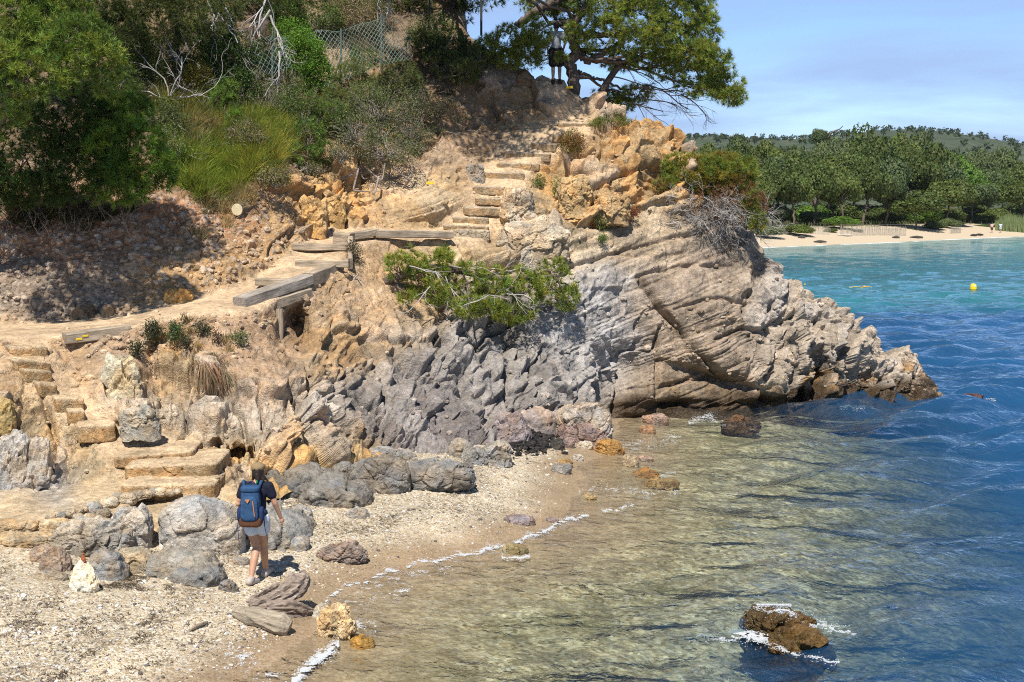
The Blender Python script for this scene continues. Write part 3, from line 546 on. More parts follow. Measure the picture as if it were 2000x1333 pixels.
stops = [(0, (.20, .18, .16)), (.14, (.33, .24, .13)), (.3, (.52, .42, .28)), (.5, (.62, .54, .40)), (.72, (.68, .62, .52)), (.9, (.72, .69, .64)), (1, (.46, .30, .15))]
while len(e) < len(stops): e.new(.5)
for el, (p_, c_) in zip(e, stops): el.position = p_; el.color = (*c_, 1)
t.l(sepc.outputs[0], pebc.inputs[0])
pebd = t.n('ShaderNodeValToRGB'); e = pebd.color_ramp.elements
while len(e) < len(stops): e.new(.5)
for el, (p_, c_) in zip(e, stops): el.position = p_; el.color = (*c_, 1)
t.l(sepd.outputs[1], pebd.inputs[0])
pebble = t.mix(1, t.mix(.5, pebc.outputs[0], pebd.outputs[0]), (.95, .935, .885), 'MULTIPLY')
sandc = t.mix(t.ramp(n2.outputs['Fac'], [(.3, 0.0), (.7, 1.0)]), (.42, .31, .19), (.52, .40, .26))
sandc = t.mix(.35, sandc, pebd.outputs[0])
sandy = t.attr('sandy').outputs['Fac']
c = t.mix(sandy, pebble, sandc)
c = t.mix(1, c, t.ramp(n1.outputs['Fac'], [(.3, .8), (.7, 1.12)]), 'MULTIPLY')
seaweed = t.math('MULTIPLY', t.attr('weed').outputs['Fac'], t.ramp(t.noise(14, 5, .7, dist=1.5).outputs['Fac'], [(.48, 0.0), (.57, .9)])); c = t.mix(seaweed, c, (.10, .072, .045))
wetf = t.attr('wet').outputs['Fac']; c = t.mix(t.math('MULTIPLY', wetf, .75), c, t.mix(1, c, (.52, .45, .38), 'MULTIPLY'))
# seabed: mottled stones and weed under water
sb = t.noise(2.2, 6, .62, t.mapv((1, 1, 1))); sb2 = t.noise(.45, 4, .6); vb = t.voro(9); sepb = t.n('ShaderNodeSeparateColor'); t.l(vb.outputs['Color'], sepb.inputs[0])
vb2 = t.voro(17, 'F1', t.mapv((1, 1.5, 1))); sepe = t.n('ShaderNodeSeparateColor'); t.l(vb2.outputs['Color'], sepe.inputs[0])
st1 = t.ramp(sepb.outputs[0], [(0, (.10, .08, .035)), (.3, (.27, .20, .09)), (.6, (.50, .40, .22)), (.85, (.66, .57, .36)), (1, (.30, .30, .24))]); st2 = t.ramp(sepe.outputs[1], [(0, (.11, .085, .04)), (.4, (.36, .28, .14)), (.75, (.62, .52, .32)), (1, (.78, .70, .48))])
bed = t.mix(1, t.mix(.55, st1, st2), (.86, .93, 1.0), 'MULTIPLY'); bed = t.mix(1, bed, t.ramp(sb.outputs['Fac'], [(.36, .55), (.6, 1.2)]), 'MULTIPLY'); bed = t.mix(t.ramp(sb2.outputs['Fac'], [(.53, 0.0), (.66, .55)]), bed, (.12, .115, .04))
under = t.math('MULTIPLY', t.math('MINIMUM', t.math('MAXIMUM', t.math('MULTIPLY', dd, -.4), 0.0), 1.0), 1.0)
c = t.mix(under, c, bed)
c = t.mix(t.attr('farsand').outputs['Fac'], c, (.50, .41, .29))
c = t.mix(t.attr('farland').outputs['Fac'], c, (.085, .085, .035))
hgt = t.math('SUBTRACT', t.math('ADD', t.math('MULTIPLY', n3.outputs['Fac'], .5), t.math('MULTIPLY', sepd.outputs[0], .3)), t.math('ADD', v1.outputs['Distance'], t.math('MULTIPLY', v2.outputs['Distance'], .6)))
hs = t.math('MULTIPLY', t.math('SUBTRACT', 1.0, t.math('MULTIPLY', sandy, .75)), hgt)
M_beach = t.done(t.bsdf(c, t.math('SUBTRACT', .9, t.math('MULTIPLY', wetf, .55)), t.bump(hs, .8, .02), .25))
wn = fbm(pz * .7, 3, 21)
sandy = np.clip(sst(1.0, .1, d2_ + .35 * wn) + sst(.15, .4, fbm(pz * .35 + 4, 3, 23)) * .35 + (1 - sst(0, 60, np.hypot((UV(pz)[0] - 40) * .35, UV(pz)[1] - 1130))) * 1.0, 0, 1)
weed = np.clip(sst(.12, .35, fbm(pz * np.array([.55, .8, 1]), 4, 24)) * .9 + np.exp(-((d2_ - 1.7 - .6 * wn) / .20) ** 2) * .8 + np.exp(-((d2_ - 3.2 - .8 * wn) / .3) ** 2) * .6 + np.exp(-((UV(pz)[0] - 240) / 100) ** 2 - ((UV(pz)[1] - 1150) / 14) ** 2), 0, 1) * sst(.5, 1, d2_)
wetb = sst(1.15, .25, d2_ + .45 * wn) * (Yg < 60)
bu2, bv2 = UV(np.stack([X2, Yg, Z2], -1))
weed = np.clip(weed + np.exp(-((bu2 - 1030) / 45) ** 2 - ((bv2 - 856) / 22) ** 2) * 1.6, 0, 1)
ob = mesh_np('beach', np.stack([X2, Yg, Zs], -1).reshape(-1, 3), q2.reshape(-1, 4), M_beach, None, {'dist': d2_.ravel(), 'fard': fd2.ravel(), 'sandy': sandy.ravel(), 'weed': weed.ravel(), 'wet': wetb.ravel(),
     'farsand': (sst(-8, -2, fd2) * (Yg > 100) * (1 - sst(17, 24, fd2 + 5 * wn))).ravel(), 'farland': (sst(17, 24, fd2 + 5 * wn) * (Yg > 100)).ravel()}, smooth=True)
tag(ob, kind='structure')

# ---- the sea: a waved sheet
su3 = np.concatenate([np.arange(330, 2200, 2.6), np.arange(2200, 3100, 40)]); sv3 = np.concatenate([np.arange(2400, 1420, -14.0), np.arange(1420, 620, -1.35), np.arange(620, 455, -.8)])
Y3 = G(1000 + 0 * sv3, sv3, 0.0)[:, 1]; X3 = (su3 - 1000)[:, None] / FPX * (Y3[None] * ct + CAMZ * st); Yw = np.broadcast_to(Y3[None], X3.shape).astype(float)
d3 = shore_d(X3, Yw); dep = -beach_z(X3, Yw); pw = np.stack([X3, Yw, 0 * X3], -1).astype(np.float32)
Hs = np.zeros_like(X3); r_ = np.random.default_rng(5)
for k in range(34):
    lam = .42 * (1.19 ** (k * .62)) ; lam = min(lam, 2.8); th = R(-62) + r_.normal(0, .42); kx, ky = math.cos(th) * 2 * math.pi / lam, math.sin(th) * 2 * math.pi / lam
    am = .0165 * lam ** .8; ph = kx * X3 + ky * Yw + r_.uniform(0, 6.28) + 1.3 * noise(pw * (.35 / lam) + k * 3.1, 200 + k)
    fadek = np.clip(lam * 2600 / Yw / np.maximum(Yw / 5.3, 1) / 5 - .3, 0, 1)
    s = np.sin(ph); Hs += am * (s + .28 * np.cos(2 * ph)) * fadek
gust = .75 + .6 * fbm(pw * .12, 3, 300); amp = (sst(-.1, 5, -d3) * .8 + .10) * gust; amp = np.where(Yw > 80, amp * .8, amp)
Hz = Hs * amp + .05 * fbm(pw * .25, 2, 301) * sst(4, 14, -d3)
Hz = Hz * (.12 + .88 * sst(1, -7, far_d(X3, Yw)))
swash = .012 * fbm(pw * 3, 3, 302); Hz = Hz + swash * (1 - sst(0, 3, -d3))
keep = np.ones((len(su3) - 1, len(sv3) - 1), bool); dm = d3[:-1, :-1]; keep &= (dm < .45) & (far_d(X3, Yw)[:-1, :-1] < 6)
Vw = np.stack([X3, Yw, Hz], -1).reshape(-1, 3); nr3 = len(sv3)
ii = np.arange(len(su3) - 1)[:, None] * nr3 + np.arange(nr3 - 1)[None]; q3 = np.stack([ii, ii + nr3, ii + nr3 + 1, ii + 1], -1)[keep]
used = np.unique(q3); rm = np.zeros(len(Vw), np.int64); rm[used] = np.arange(len(used))
band = Yw + 6 * fbm(pw * .05, 3, 310) + 4.0 * fbm(pw * np.array([.12, .3, 1]), 3, 311)
turq = sst(61, 71, band); fdw = far_d(X3, Yw)
foam = np.exp(-((fdw + 1.2 + .7 * fbm(pw * .3, 3, 320)) / .9) ** 2) * sst(-.25, .1, fbm(pw * np.array([.25, .5, 1]), 3, 321)) * .9
t = NT('sea_water'); dpt = t.attr('depth').outputs['Fac']; tq = t.attr('turq').outputs['Fac']; fm = t.attr('foam').outputs['Fac']
T = lambda k: t.math('POWER', 2.71828, t.math('MULTIPLY', dpt, -k))
tr = t.n('ShaderNodeBsdfTransparent'); cc = t.n('ShaderNodeCombineColor'); t.l(T(.24), cc.inputs[0]); t.l(T(.10), cc.inputs[1]); t.l(T(.13), cc.inputs[2]); t.l(cc.outputs[0], tr.inputs['Color'])
nz = t.noise(.12, 4, .55); nf = t.noise(.9, 3, .5)
deep = t.mix(tq, (.014, .070, .165), (.024, .145, .165)); far_c = t.mix(t.attr('near_far').outputs['Fac'], deep, (.12, .28, .265)); deep2 = t.mix(1, far_c, t.ramp(nz.outputs['Fac'], [(.3, .72), (.7, 1.28)]), 'MULTIPLY')
di = t.n('ShaderNodeBsdfDiffuse'); t.l(deep2, di.inputs['Color'])
body = t.math('SUBTRACT', 1.0, t.math('POWER', 2.71828, t.math('MULTIPLY', t.math('MULTIPLY', dpt, dpt), -.70))); body = t.math('MAXIMUM', body, t.math('MULTIPLY', tq, .97))
m1 = t.n('ShaderNodeMixShader'); t.l(body, m1.inputs[0]); t.l(tr.outputs[0], m1.inputs[1]); t.l(di.outputs[0], m1.inputs[2])
vm = t.mapv((1.0, 1.3, 1.0), rot=(0, 0, R(-28))); w1 = t.noise(3.6, 4, .5, vm, .5); w2 = t.noise(17, 3, .5, vm)
hh = t.math('ADD', t.math('MULTIPLY', w1.outputs['Fac'], 1.0), t.math('MULTIPLY', w2.outputs['Fac'], .16))
wg = t.noise(.45, 4, .6, t.mapv((1, 1.8, 1))); hh = t.math('MULTIPLY', hh, t.ramp(wg.outputs['Fac'], [(.3, .35), (.68, 1.5)]))
nb = t.bump(hh, 1.0, .065)
gl = t.n('ShaderNodeBsdfGlossy'); gl.inputs['Roughness'].default_value = .04; t.l(nb, gl.inputs['Normal']); gl.inputs['Color'].default_value = (.9, .95, 1, 1)
fr = t.n('ShaderNodeFresnel'); fr.inputs['IOR'].default_value = 1.33; t.l(nb, fr.inputs['Normal'])
m2 = t.n('ShaderNodeMixShader'); t.l(fr.outputs[0], m2.inputs[0]); t.l(m1.outputs[0], m2.inputs[1]); t.l(gl.outputs[0], m2.inputs[2])
fd_ = t.n('ShaderNodeBsdfDiffuse'); fd_.inputs['Color'].default_value = (.8, .83, .85, 1)
m3 = t.n('ShaderNodeMixShader'); t.l(fm, m3.inputs[0]); t.l(m2.outputs[0], m3.inputs[1]); t.l(fd_.outputs[0], m3.inputs[2])
M_water = t.done(m3.outputs[0])
sea = mesh_np('sea', Vw[used], rm[q3], M_water, None, {'depth': np.clip(dep, 0, 9).ravel()[used], 'turq': turq.ravel()[used], 'foam': np.clip(foam, 0, 1).ravel()[used], 'near_far': (sst(100, 190, Yw) * .8).ravel()[used]}, smooth=True)
tag(sea, kind='structure')
# ================================================================ rocks, steps, timber
_ico = {}
def ico(n):
    if n not in _ico:
        bm = bmesh.new(); bmesh.ops.create_icosphere(bm, subdivisions=n, radius=1); bm.verts.ensure_lookup_table()
        _ico[n] = (np.array([v.co for v in bm.verts]), np.array([[v.index for v in f.verts] for f in bm.faces])); bm.free()
    return _ico[n]
M_stone = m_rock('stone', scale=1.6)
GREYC = (.31, .295, .275); DARKC = (.185, .18, .175); TANC = (.42, .36, .29); BUFF = (.50, .41, .28); WHITEC = (.66, .60, .50); AMBER = (.34, .20, .07); PURPC = (.24, .195, .19); BROWNC = (.30, .235, .19); SANDC = (.52, .39, .245)
def rock_shape(size, seed, n=2.4, sub=5, lump=.16, facet=.22, fine=.02, fscale=2.0, beds=0.0, bed_ang=20, taper=0.0, lean=(0, 0), crack=.05, colour=GREYC, cvar=.18, round_=False, wet=0.0, tread=None, buried=False):
    """local vertices (centre at the middle), faces and attributes of one stone"""
    d, F = ico(sub); r = (np.abs(d) ** n).sum(1) ** (-1 / n); p = d * r[:, None]; hs = np.asarray(size) / 2
    p = p * hs; sc_ = float(np.mean(hs)); q = p / sc_; off = seed * 13.7
    q = q + .2 * np.stack([fbm(q * 1.3 + off, 2, 1), fbm(q * 1.3 + off + 5, 2, 2), fbm(q * 1.3 + off + 9, 2, 3)], -1)
    f1, f2, pl, idd = cells(q * fscale * .5 + off, 7); g1 = np.exp(-((f2 - f1) / .05) ** 2); f1, f2, pl2, id2 = cells(q * fscale * 1.4 + off, 8); g2 = np.exp(-((f2 - f1) / .08) ** 2)
    a = R(bed_ang); s = (-math.sin(a) * q[:, 0] + math.cos(a) * q[:, 2] + .2 * q[:, 1]); hb = rnd(np.floor(s / .22).astype(np.int64), np.zeros(len(s), np.int64), np.zeros(len(s), np.int64), seed) - .5
    f1, f2, pl3, id3 = cells(q * fscale * 3.4 + off, 9); dd = lump * fbm(q * .9 + off, 3, 4) + facet * (pl + .48 * pl2 + .16 * pl3) - crack * g1 - .4 * crack * g2 + beds * hb + fine * fbm(q * 7 + off, 3, 5)
    p = p + d * (dd * sc_)[:, None]
    if buried:
        lowv = p[:, 2] < .1 * hs[2]; hr = np.hypot(p[:, 0] / hs[0], p[:, 1] / hs[1]); f = np.where(lowv & (hr > .25), np.clip(1.0 / np.maximum(hr, .3), 1, 1.7), 1.0); p[:, 0] *= f; p[:, 1] *= f
    zt = np.clip((p[:, 2] / hs[2] + 1) / 2, 0, 1.3); p[:, 0] *= 1 - taper * zt; p[:, 1] *= 1 - taper * zt; p[:, 0] += lean[0] * zt * size[2]; p[:, 1] += lean[1] * zt * size[2]
    c = np.asarray(colour)[None] * np.array([1.05, 1.0, .90]) * (1 + cvar * 2 * (idd - .5) + cvar * (id2 - .5) + cvar * 1.6 * fbm(q * 1.5 + off, 3, 6))[:, None]
    c = c * (1 + np.array([.12, 0, -.16]) * np.clip(fbm(q * 1.1 + off + 3, 2, 9) * 2, -1, 1)[:, None]); c = c + beds * hb[:, None] * .5 * c
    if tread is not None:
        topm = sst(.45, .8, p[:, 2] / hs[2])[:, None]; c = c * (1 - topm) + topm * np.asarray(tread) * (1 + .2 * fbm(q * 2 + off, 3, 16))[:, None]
    return p, F, {'Col': np.clip(c, .01, .85), 'wet': np.full(len(p), wet)}
def stone(name, label, cat, u0, u1, vt, vb, seed=None, group=None, at=None, dep=.75, yaw=0, sink=.3, **kw):
    """a stone standing on the beach (or at distance AT) that covers this stretch of the view"""
    global _seed
    seed = seed if seed is not None else int(u0 * 7 + vb) % 997
    base = on_beach((u0 + u1) / 2, vb) if at is None else P((u0 + u1) / 2, vb, at)
    Y = base[1]; k = math.hypot(Y, CAMZ - base[2]) / FPX; wd = (u1 - u0) * k; ph = (vb - vt) * k; D = wd * dep; gz = math.tan(math.atan2(CAMZ - base[2], Y))
    h = max(ph - D * gz * .55, ph * .42); Hh = h / (1 - sink)
    big = wd > .5
    kw.setdefault('sub', 6 if wd > 1.0 else 5 if big else 4); kw.setdefault('buried', sink >= .3)
    p, F, at_ = rock_shape((wd * 1.02, D, Hh), seed, **kw)
    # settle: match the seen height and width
    p[:, 0] *= wd / (np.ptp(p[:, 0]) + 1e-6); p[:, 0] -= (p[:, 0].max() + p[:, 0].min()) / 2
    zt = p[:, 2].max(); p[:, 2] += h - zt
    o = mesh_np(name, p, F, M_stone, None, at_, smooth=kw.get('round_', False))
    o.location = (base[0], base[1] + D * .42, base[2]); o.rotation_euler = (0, 0, R(yaw))
    return tag(o, label, cat, group)
S = stone; SM = dict(lump=.26, facet=.17, n=2.6, crack=.05, fine=.014, round_=True)
S('boulder','dark grey domed boulder half buried in pale shingle, in front of a cracked lighter rock','boulder',314,432,1086,1143,colour=DARKC,lean=(.1,0),beds=.035,bed_ang=10,**SM)
S('boulder','light grey cracked round boulder just behind the dark domed boulder','boulder',274,414,1064,1132,colour=(.27,.258,.24),round_=True,n=2.6,facet=.14,crack=.10,lump=.15)
S('boulder','grey boulder with dark foot right of the white pitted stone','boulder',164,244,1068,1134,colour=(0.265,0.253,0.243),**SM)
S('boulder','ochre stained grey boulder between the dark domed boulder and the white pitted stone','boulder',205,300,1066,1120,colour=(.34,.28,.20),lump=.2,facet=.14)
S('boulder','lumpy tan boulder above the flat grey slab on the sand','boulder',70,134,1064,1116,colour=BROWNC,lump=.2,facet=.26)
S('boulder','small tan boulder tucked under the jutting end of the concrete ramp','boulder',54,98,1062,1098,colour=BROWNC,facet=.25)
S('flat_stone','flat grey slab lying on bare sand beside the white pitted stone','stone',47,127,1112,1134,colour=(.33,.29,.235),facet=.08,lump=.12,dep=.5,lean=(.2,0),sink=.5)
wr = S('white_stone','white pitted stone standing upright on the sand with a red chip on its tip','stone',132,190,1088,1157,colour=(.74,.69,.58),taper=.35,facet=.22,lump=.2,crack=.1,fine=.06,cvar=.08,dep=.8,sink=.12)
wtop = np.array(wr.location) + np.array([-.01, -.02, max(v.co.z for v in wr.data.vertices) - .05])
p_, F_, a_ = rock_shape((.085,.07,.16), 4, n=2.2, sub=3, taper=.75, facet=.3, colour=(.36,.12,.06)); o = mesh_np('stone_chip', p_, F_, M_stone, None, a_); o.location = wtop + np.array([0,0,.05]); tag(o,'red brown pointed chip balanced on top of the white pitted stone','stone')
S('outcrop','pale grey layered outcrop with whitish crest under the stone edged ramp','rock',205,292,982,1072,colour=(0.430,0.410,0.393),n=3,facet=.2,beds=.06,crack=.09,bed_ang=18,at=None)
S('outcrop','long low grey brown outcrop below the left part of the ramp wall','rock',80,250,1004,1086,colour=(.35,.32,.285),n=3,facet=.2,beds=.08,bed_ang=14,dep=.5,crack=.08)
S('boulder','big smooth grey sloping boulder behind the cracked round boulder','boulder',300,470,960,1082,colour=(0.369,0.352,0.338),lump=.2,facet=.1,beds=.03,bed_ang=35,dep=.7,n=2.5,crack=.05)
S('boulder','smooth grey boulder right behind the legs of the walking woman','boulder',432,600,972,1070,colour=(.25,.24,.228),round_=True,dep=1.4,lump=.26,facet=.22,beds=.05,bed_ang=24,n=2.5,crack=.08,lean=(-.1,0),yaw=-10)
S('boulder','low grey slab beside the foot of the big smooth boulder, left of the woman','boulder',368,462,1040,1083,colour=(.33,.30,.285),facet=.2,beds=.05)
S('boulder','small light grey boulder right of the hand of the woman','boulder',565,611,983,1026,colour=(0.375,0.357,0.343),facet=.15,dep=.7)
S('boulder','tapered grey stone behind the right knee of the woman, smooth and low','boulder',555,603,1043,1077,colour=(0.326,0.311,0.298),lean=(.25,0),**SM)
S('boulder','broad slate grey boulder running behind the head of the woman','boulder',446,668,900,970,colour=DARKC,beds=.03,dep=.6,**SM)
S('boulder','slate grey boulder with wavy bands in front of the long row of grey rocks','boulder',566,724,920,989,colour=(0.200,0.191,0.183),beds=.04,bed_ang=30,dep=.65,**SM)
S('boulder','small rounded slate boulder at the foot of the banded boulder','boulder',606,690,956,990,colour=(0.189,0.180,0.173),**SM)
S('boulder','little upright grey boulder wedged between two larger slate boulders','boulder',645,692,900,934,colour=(0.215,0.205,0.197),facet=.2)
S('boulder','tall rounded grey boulder near the middle of the row of slate rocks','boulder',680,800,886,963,colour=(0.228,0.217,0.209),dep=.7,facet=.14,lump=.2,n=2.6)
S('boulder','grey boulder with overhanging pointed right end and dark underside','boulder',778,930,893,962,colour=(0.237,0.226,0.217),n=2.8,lean=(.12,0),facet=.13,lump=.18,beds=.03,dep=.6,sink=.05)
S('boulder','low blue grey rock behind the tall rounded boulder, edged by shingle','boulder',708,776,870,899,colour=(0.297,0.283,0.271),facet=.2)
S('boulder','low pointed grey rock behind the overhanging boulder','boulder',752,816,873,902,colour=(0.291,0.277,0.266),facet=.22,taper=.3)
S('boulder','yellowish round stone at the left of the jagged grey trio','boulder',874,922,853,895,colour=(.30,.27,.235),facet=.16)
S('boulder','dark grey wedge in the front of the jagged grey trio','boulder',900,962,868,908,colour=(0.223,0.212,0.204),facet=.25)
S('boulder','grey angular block at the right of the jagged trio with ochre streaks','boulder',930,1003,856,911,colour=(0.284,0.270,0.259),facet=.24,n=3)
S('stone','grey triangular stone alone on the shingle below the banded boulder','stone',671,722,990,1014,colour=(0.295,0.281,0.270),facet=.25,taper=.3)
S('boulder','brown cracked boulder with tapering right end near the wet sand','boulder',613,716,1053,1104,colour=(.285,.225,.195),facet=.22,crack=.13,lump=.14,lean=(.12,0),n=2.3,dep=.6,taper=.25,sink=.1)
S('stone','flat grey stone behind the heels of the woman','stone',447,486,1087,1104,colour=(.28,.25,.23),facet=.15)
S('stone','dark flat stone at the left of the shoe of the woman','stone',424,464,1131,1156,colour=(0.180,0.171,0.165),facet=.25,dep=.6)
S('boulder','dark lumpy rock between the last stone step and the woman','boulder',428,464,894,948,colour=(0.206,0.196,0.188),facet=.24)
S('boulder','dark rock half hidden under the end of the lowest stone step','boulder',432,470,925,960,colour=(0.191,0.182,0.175),facet=.22)
S('quartz_rock','white and rusty orange quartz rock standing at the edge of the wash','rock',612,696,1175,1250,colour=(.60,.44,.26),facet=.3,lump=.16,n=2.6,taper=.22,crack=.1,fine=.05,cvar=.3,dep=.8,sink=.12,wet=.5)
S('flat_stone','thin pale slab leaning behind the quartz rock','stone',607,640,1178,1210,colour=(.46,.43,.37),facet=.1,lean=(.25,.1),dep=.4)
S('stone','amber wet stone in the wash right of the quartz rock','stone',680,732,1236,1268,colour=(.30,.18,.05),facet=.2,wet=.9)
S('stone','purplish flat stone behind the driftwood','stone',484,530,1158,1184,colour=(.27,.22,.22),facet=.22,dep=.5)
S('boulder','big pale block with purple wet foot at the end of the beach','boulder',1083,1200,782,866,colour=(.37,.32,.275),n=3.2,facet=.16,lump=.13,crack=.09,dep=.7,sink=.1)
S('boulder','purple wet ledge at the foot of the big pale block','boulder',1085,1190,822,868,colour=(.25,.18,.165),facet=.16,dep=.35,wet=.8,n=3)
S('boulder','smooth pinkish boulder in the gully left of the big pale block','boulder',1010,1090,790,850,colour=(.36,.31,.30),dep=.7,**SM)
S('boulder','purple slab leaning on the cliff above the dark seaweed','boulder',960,1040,800,868,colour=(.25,.215,.225),facet=.2,lump=.2)
S('stone','black wet stone beside the dark seaweed heap','stone',1074,1104,856,879,colour=(0.065,0.062,0.059),facet=.2,wet=.7)
S('stone','purple stone under the left foot of the big pale block','stone',1098,1124,852,876,colour=(.25,.19,.18),facet=.2,wet=.5)
S('stone','pale small stone between the block and the amber rock','stone',1128,1160,860,878,colour=(.44,.39,.33),facet=.2,wet=.3)
S('rock','glossy amber rock at the water edge below the big pale block','rock',1162,1224,855,889,colour=AMBER,facet=.24,wet=1.0,dep=.8)
S('stone','long wet grey stone pointing at the water, near the end of the shingle','stone',1074,1118,903,926,colour=(0.223,0.212,0.204),facet=.2,wet=.9,lean=(.25,0))
S('stone','wet ochre stone behind the long wet grey stone','stone',1086,1120,894,914,colour=(.32,.22,.10),facet=.2,wet=.9)
S('stone','pale wet stone nearest the water below the amber rock','stone',1118,1140,886,901,colour=(.46,.44,.41),facet=.2,wet=.8)
S('rock','beige rock in the shallows with water washing round it','rock',1216,1250,886,914,colour=(.37,.30,.21),facet=.2,wet=1,sink=.15)
S('rock','small purple brown rock in the shallows right of the beige one','rock',1245,1278,887,903,colour=(.29,.21,.17),facet=.2,wet=1,sink=.1)
S('rock','orange brown rock with a green tuft, awash in the shallows','rock',1236,1292,911,936,colour=(.33,.18,.06),facet=.24,wet=1,dep=.7,sink=.05)
S('rock','long yellow brown rock awash in front of the orange one','rock',1260,1330,932,958,colour=(.33,.22,.09),facet=.24,wet=1,dep=.6,sink=.0)
S('stone','cluster like brown stone in the thin wash of the shore','stone',1138,1166,962,978,colour=(.33,.26,.15),facet=.25,wet=.9)
S('stone','olive stone wrapped in foam on the swash line','stone',980,1034,1060,1084,colour=(.27,.22,.12),facet=.25,wet=.8,dep=.5)
S('flat_stone','purple flat stone on wet sand above the swash line','stone',982,1046,1003,1025,colour=(.235,.195,.20),facet=.16,dep=.6,wet=.4)
S('stone','small purple stone beside the flat purple one','stone',1066,1092,1010,1022,colour=(.24,.2,.2),facet=.2)
S('rock','dark wet rock breaking the surface in front of the headland','rock',1410,1492,810,834,colour=(.10,.06,.035),facet=.25,wet=1,at=31.8,dep=.6)
S('rock','pinkish wet rock awash against the foot of the headland','rock',1254,1308,806,824,colour=(.33,.24,.20),facet=.2,wet=1,at=32.4)
S('rock','orange pink rock in shallow foam below the headland','rock',1248,1282,829,848,colour=(.34,.20,.12),facet=.22,wet=1,at=31.0)
S('rock','low reddish rock with foam off the tip of the headland','rock',1878,1926,766,787,colour=(.10,.05,.04),facet=.25,wet=1,at=35.6)
S('wave_rock','brown weedy rock in the sea with a wave breaking over it','rock',1450,1606,1184,1262,colour=(.085,.055,.022),facet=.40,lump=.2,wet=1,dep=.8,at=16.0,sink=.35,buried=False,n=2.5,crack=.12,lean=(-.15,0))
S('wave_rock','lower amber rock sloping into the sea beside the wave washed rock','rock',1500,1642,1216,1284,colour=(.10,.062,.022),facet=.38,wet=1,dep=.8,at=15.55,sink=.4,buried=False,lean=(-.2,0))
# boulders set in the slope
def slope_rock(label, u0, u1, vt, vb, fwd=.15, **kw):
    b = on_cliff((u0 + u1) / 2, (vt * .35 + vb * .65)); return S('boulder', label, 'boulder', u0, u1, vt, vb, at=b[1] - fwd, **kw)
slope_rock('big pale rough boulder standing beside the upper stone steps', 190, 282, 684, 800, colour=(.50,.43,.31), n=2.7, facet=.24, crack=.1, fine=.05, taper=.2, dep=.5)
slope_rock('grey weathered boulder above the stone landing', 226, 310, 788, 838, colour=(.36,.33,.28), n=2.6, facet=.26, crack=.1, fine=.05, dep=.5)
slope_rock('ochre boulder at the inner side of the path below the sunlit bank', 316, 376, 560, 592, colour=(.45,.29,.12), facet=.26, dep=.6)
slope_rock('dark rounded boulder in the shadow at the foot of the bank', 124, 192, 590, 632, colour=(.21,.165,.12), facet=.2, dep=.6)
slope_rock('small pale boulder at the edge of the tree shadow on the path', 194, 224, 594, 622, colour=(.36,.27,.18), facet=.2)
slope_rock('blocky ochre rock at the bend of the upper path', 580, 640, 380, 442, colour=(.52,.34,.16), facet=.3, n=3, dep=.5)
slope_rock('yellow ochre rock right of the blocky rock at the path bend', 632, 676, 392, 440, colour=(.47,.32,.15), facet=.3, n=3, dep=.5)
slope_rock('tilted layered slab beside the long flight of steps', 975, 1052, 362, 432, colour=(.46,.38,.29), facet=.22, n=3.4, beds=.10, bed_ang=28, dep=.6, yaw=8)
slope_rock('huge banded slab tipping down below the long flight of steps', 968, 1116, 428, 502, colour=(.44,.37,.29), facet=.16, n=3.6, beds=.12, bed_ang=20, dep=.5, lump=.1)
slope_rock('rectangular grey rock on the left side of the long flight', 906, 948, 318, 350, colour=(.33,.29,.25), facet=.2, n=3.4)
slope_rock('ochre split rock above the succulent plants', 1085, 1160, 340, 402, colour=(.46,.33,.18), facet=.24, n=3.2, beds=.06, bed_ang=20)
slope_rock('ochre rock overhanging the red earth ledge on the headland', 1160, 1235, 366, 412, colour=(.42,.29,.16), facet=.24, n=3.2, beds=.06, bed_ang=14)
slope_rock('yellow rock at the left margin of the photo', -25, 26, 772, 830, colour=(.47,.34,.15), facet=.24, n=3, beds=.08, bed_ang=45)
slope_rock('slate grey slab leaning at the left beside the ramp', -20, 58, 835, 950, colour=(0.380,0.362,0.348), facet=.2, n=3.2, beds=.12, bed_ang=50, lean=(.05,0), dep=.6)
slope_rock('pale tilted slab right of the slate grey slab', 42, 98, 850, 942, colour=(.43,.38,.33), facet=.2, n=3.2, beds=.08, bed_ang=48, lean=(.1,0), dep=.5)
# stones along the ramp edge
edge = [(98,1012,20),(118,1008,18),(134,1003,22),(150,999,20),(163,995,16),(180,992,28),(207,984,32),(150,1012,20),(172,1013,24),(228,974,24),(246,975,30),(266,968,24),(284,965,20),(298,962,18),(312,962,22),(330,962,18),(345,961,14),(392,957,20),(408,948,14),(200,1004,22),(120,1022,22)]
elab = ['tan cobble in the edge of the concrete ramp, low in the row','grey cobble set in the edge of the concrete ramp']
for k, (u, v, w_) in enumerate(edge):
    cc = [(.40,.33,.25),(.30,.29,.28),(.46,.40,.31),(.36,.30,.23)][k % 4]
    o = S('edge_cobble', 'rounded cobble mortared into the stone edge of the concrete ramp', 'cobble', u - w_ * .62, u + w_ * .62, v - w_ * .5, v + w_ * .4, at=P(u, v, on_cliff(u, v)[1])[1] - .12, colour=cc, lump=.1, facet=.12, group='cobbles along the edge of the ramp', sub=4, dep=.9, sink=.1)
for lab, u0, u1, vt, vb in [('thick sandy slab jutting out at the left end of the ramp',-30,94,1036,1070),('thin sandy slab lying on the jutting slab at the ramp end',-20,70,1012,1040),('short sandy slab at the ramp corner above the tan boulder',70,140,1012,1046)]:
    S('slab', lab, 'slab', u0, u1, vt, vb, at=on_cliff((u0+u1)/2, vb)[1] - .35, colour=(.45,.345,.225), n=4, facet=.12, lump=.14, beds=.06, bed_ang=2, dep=.6, sink=.05)

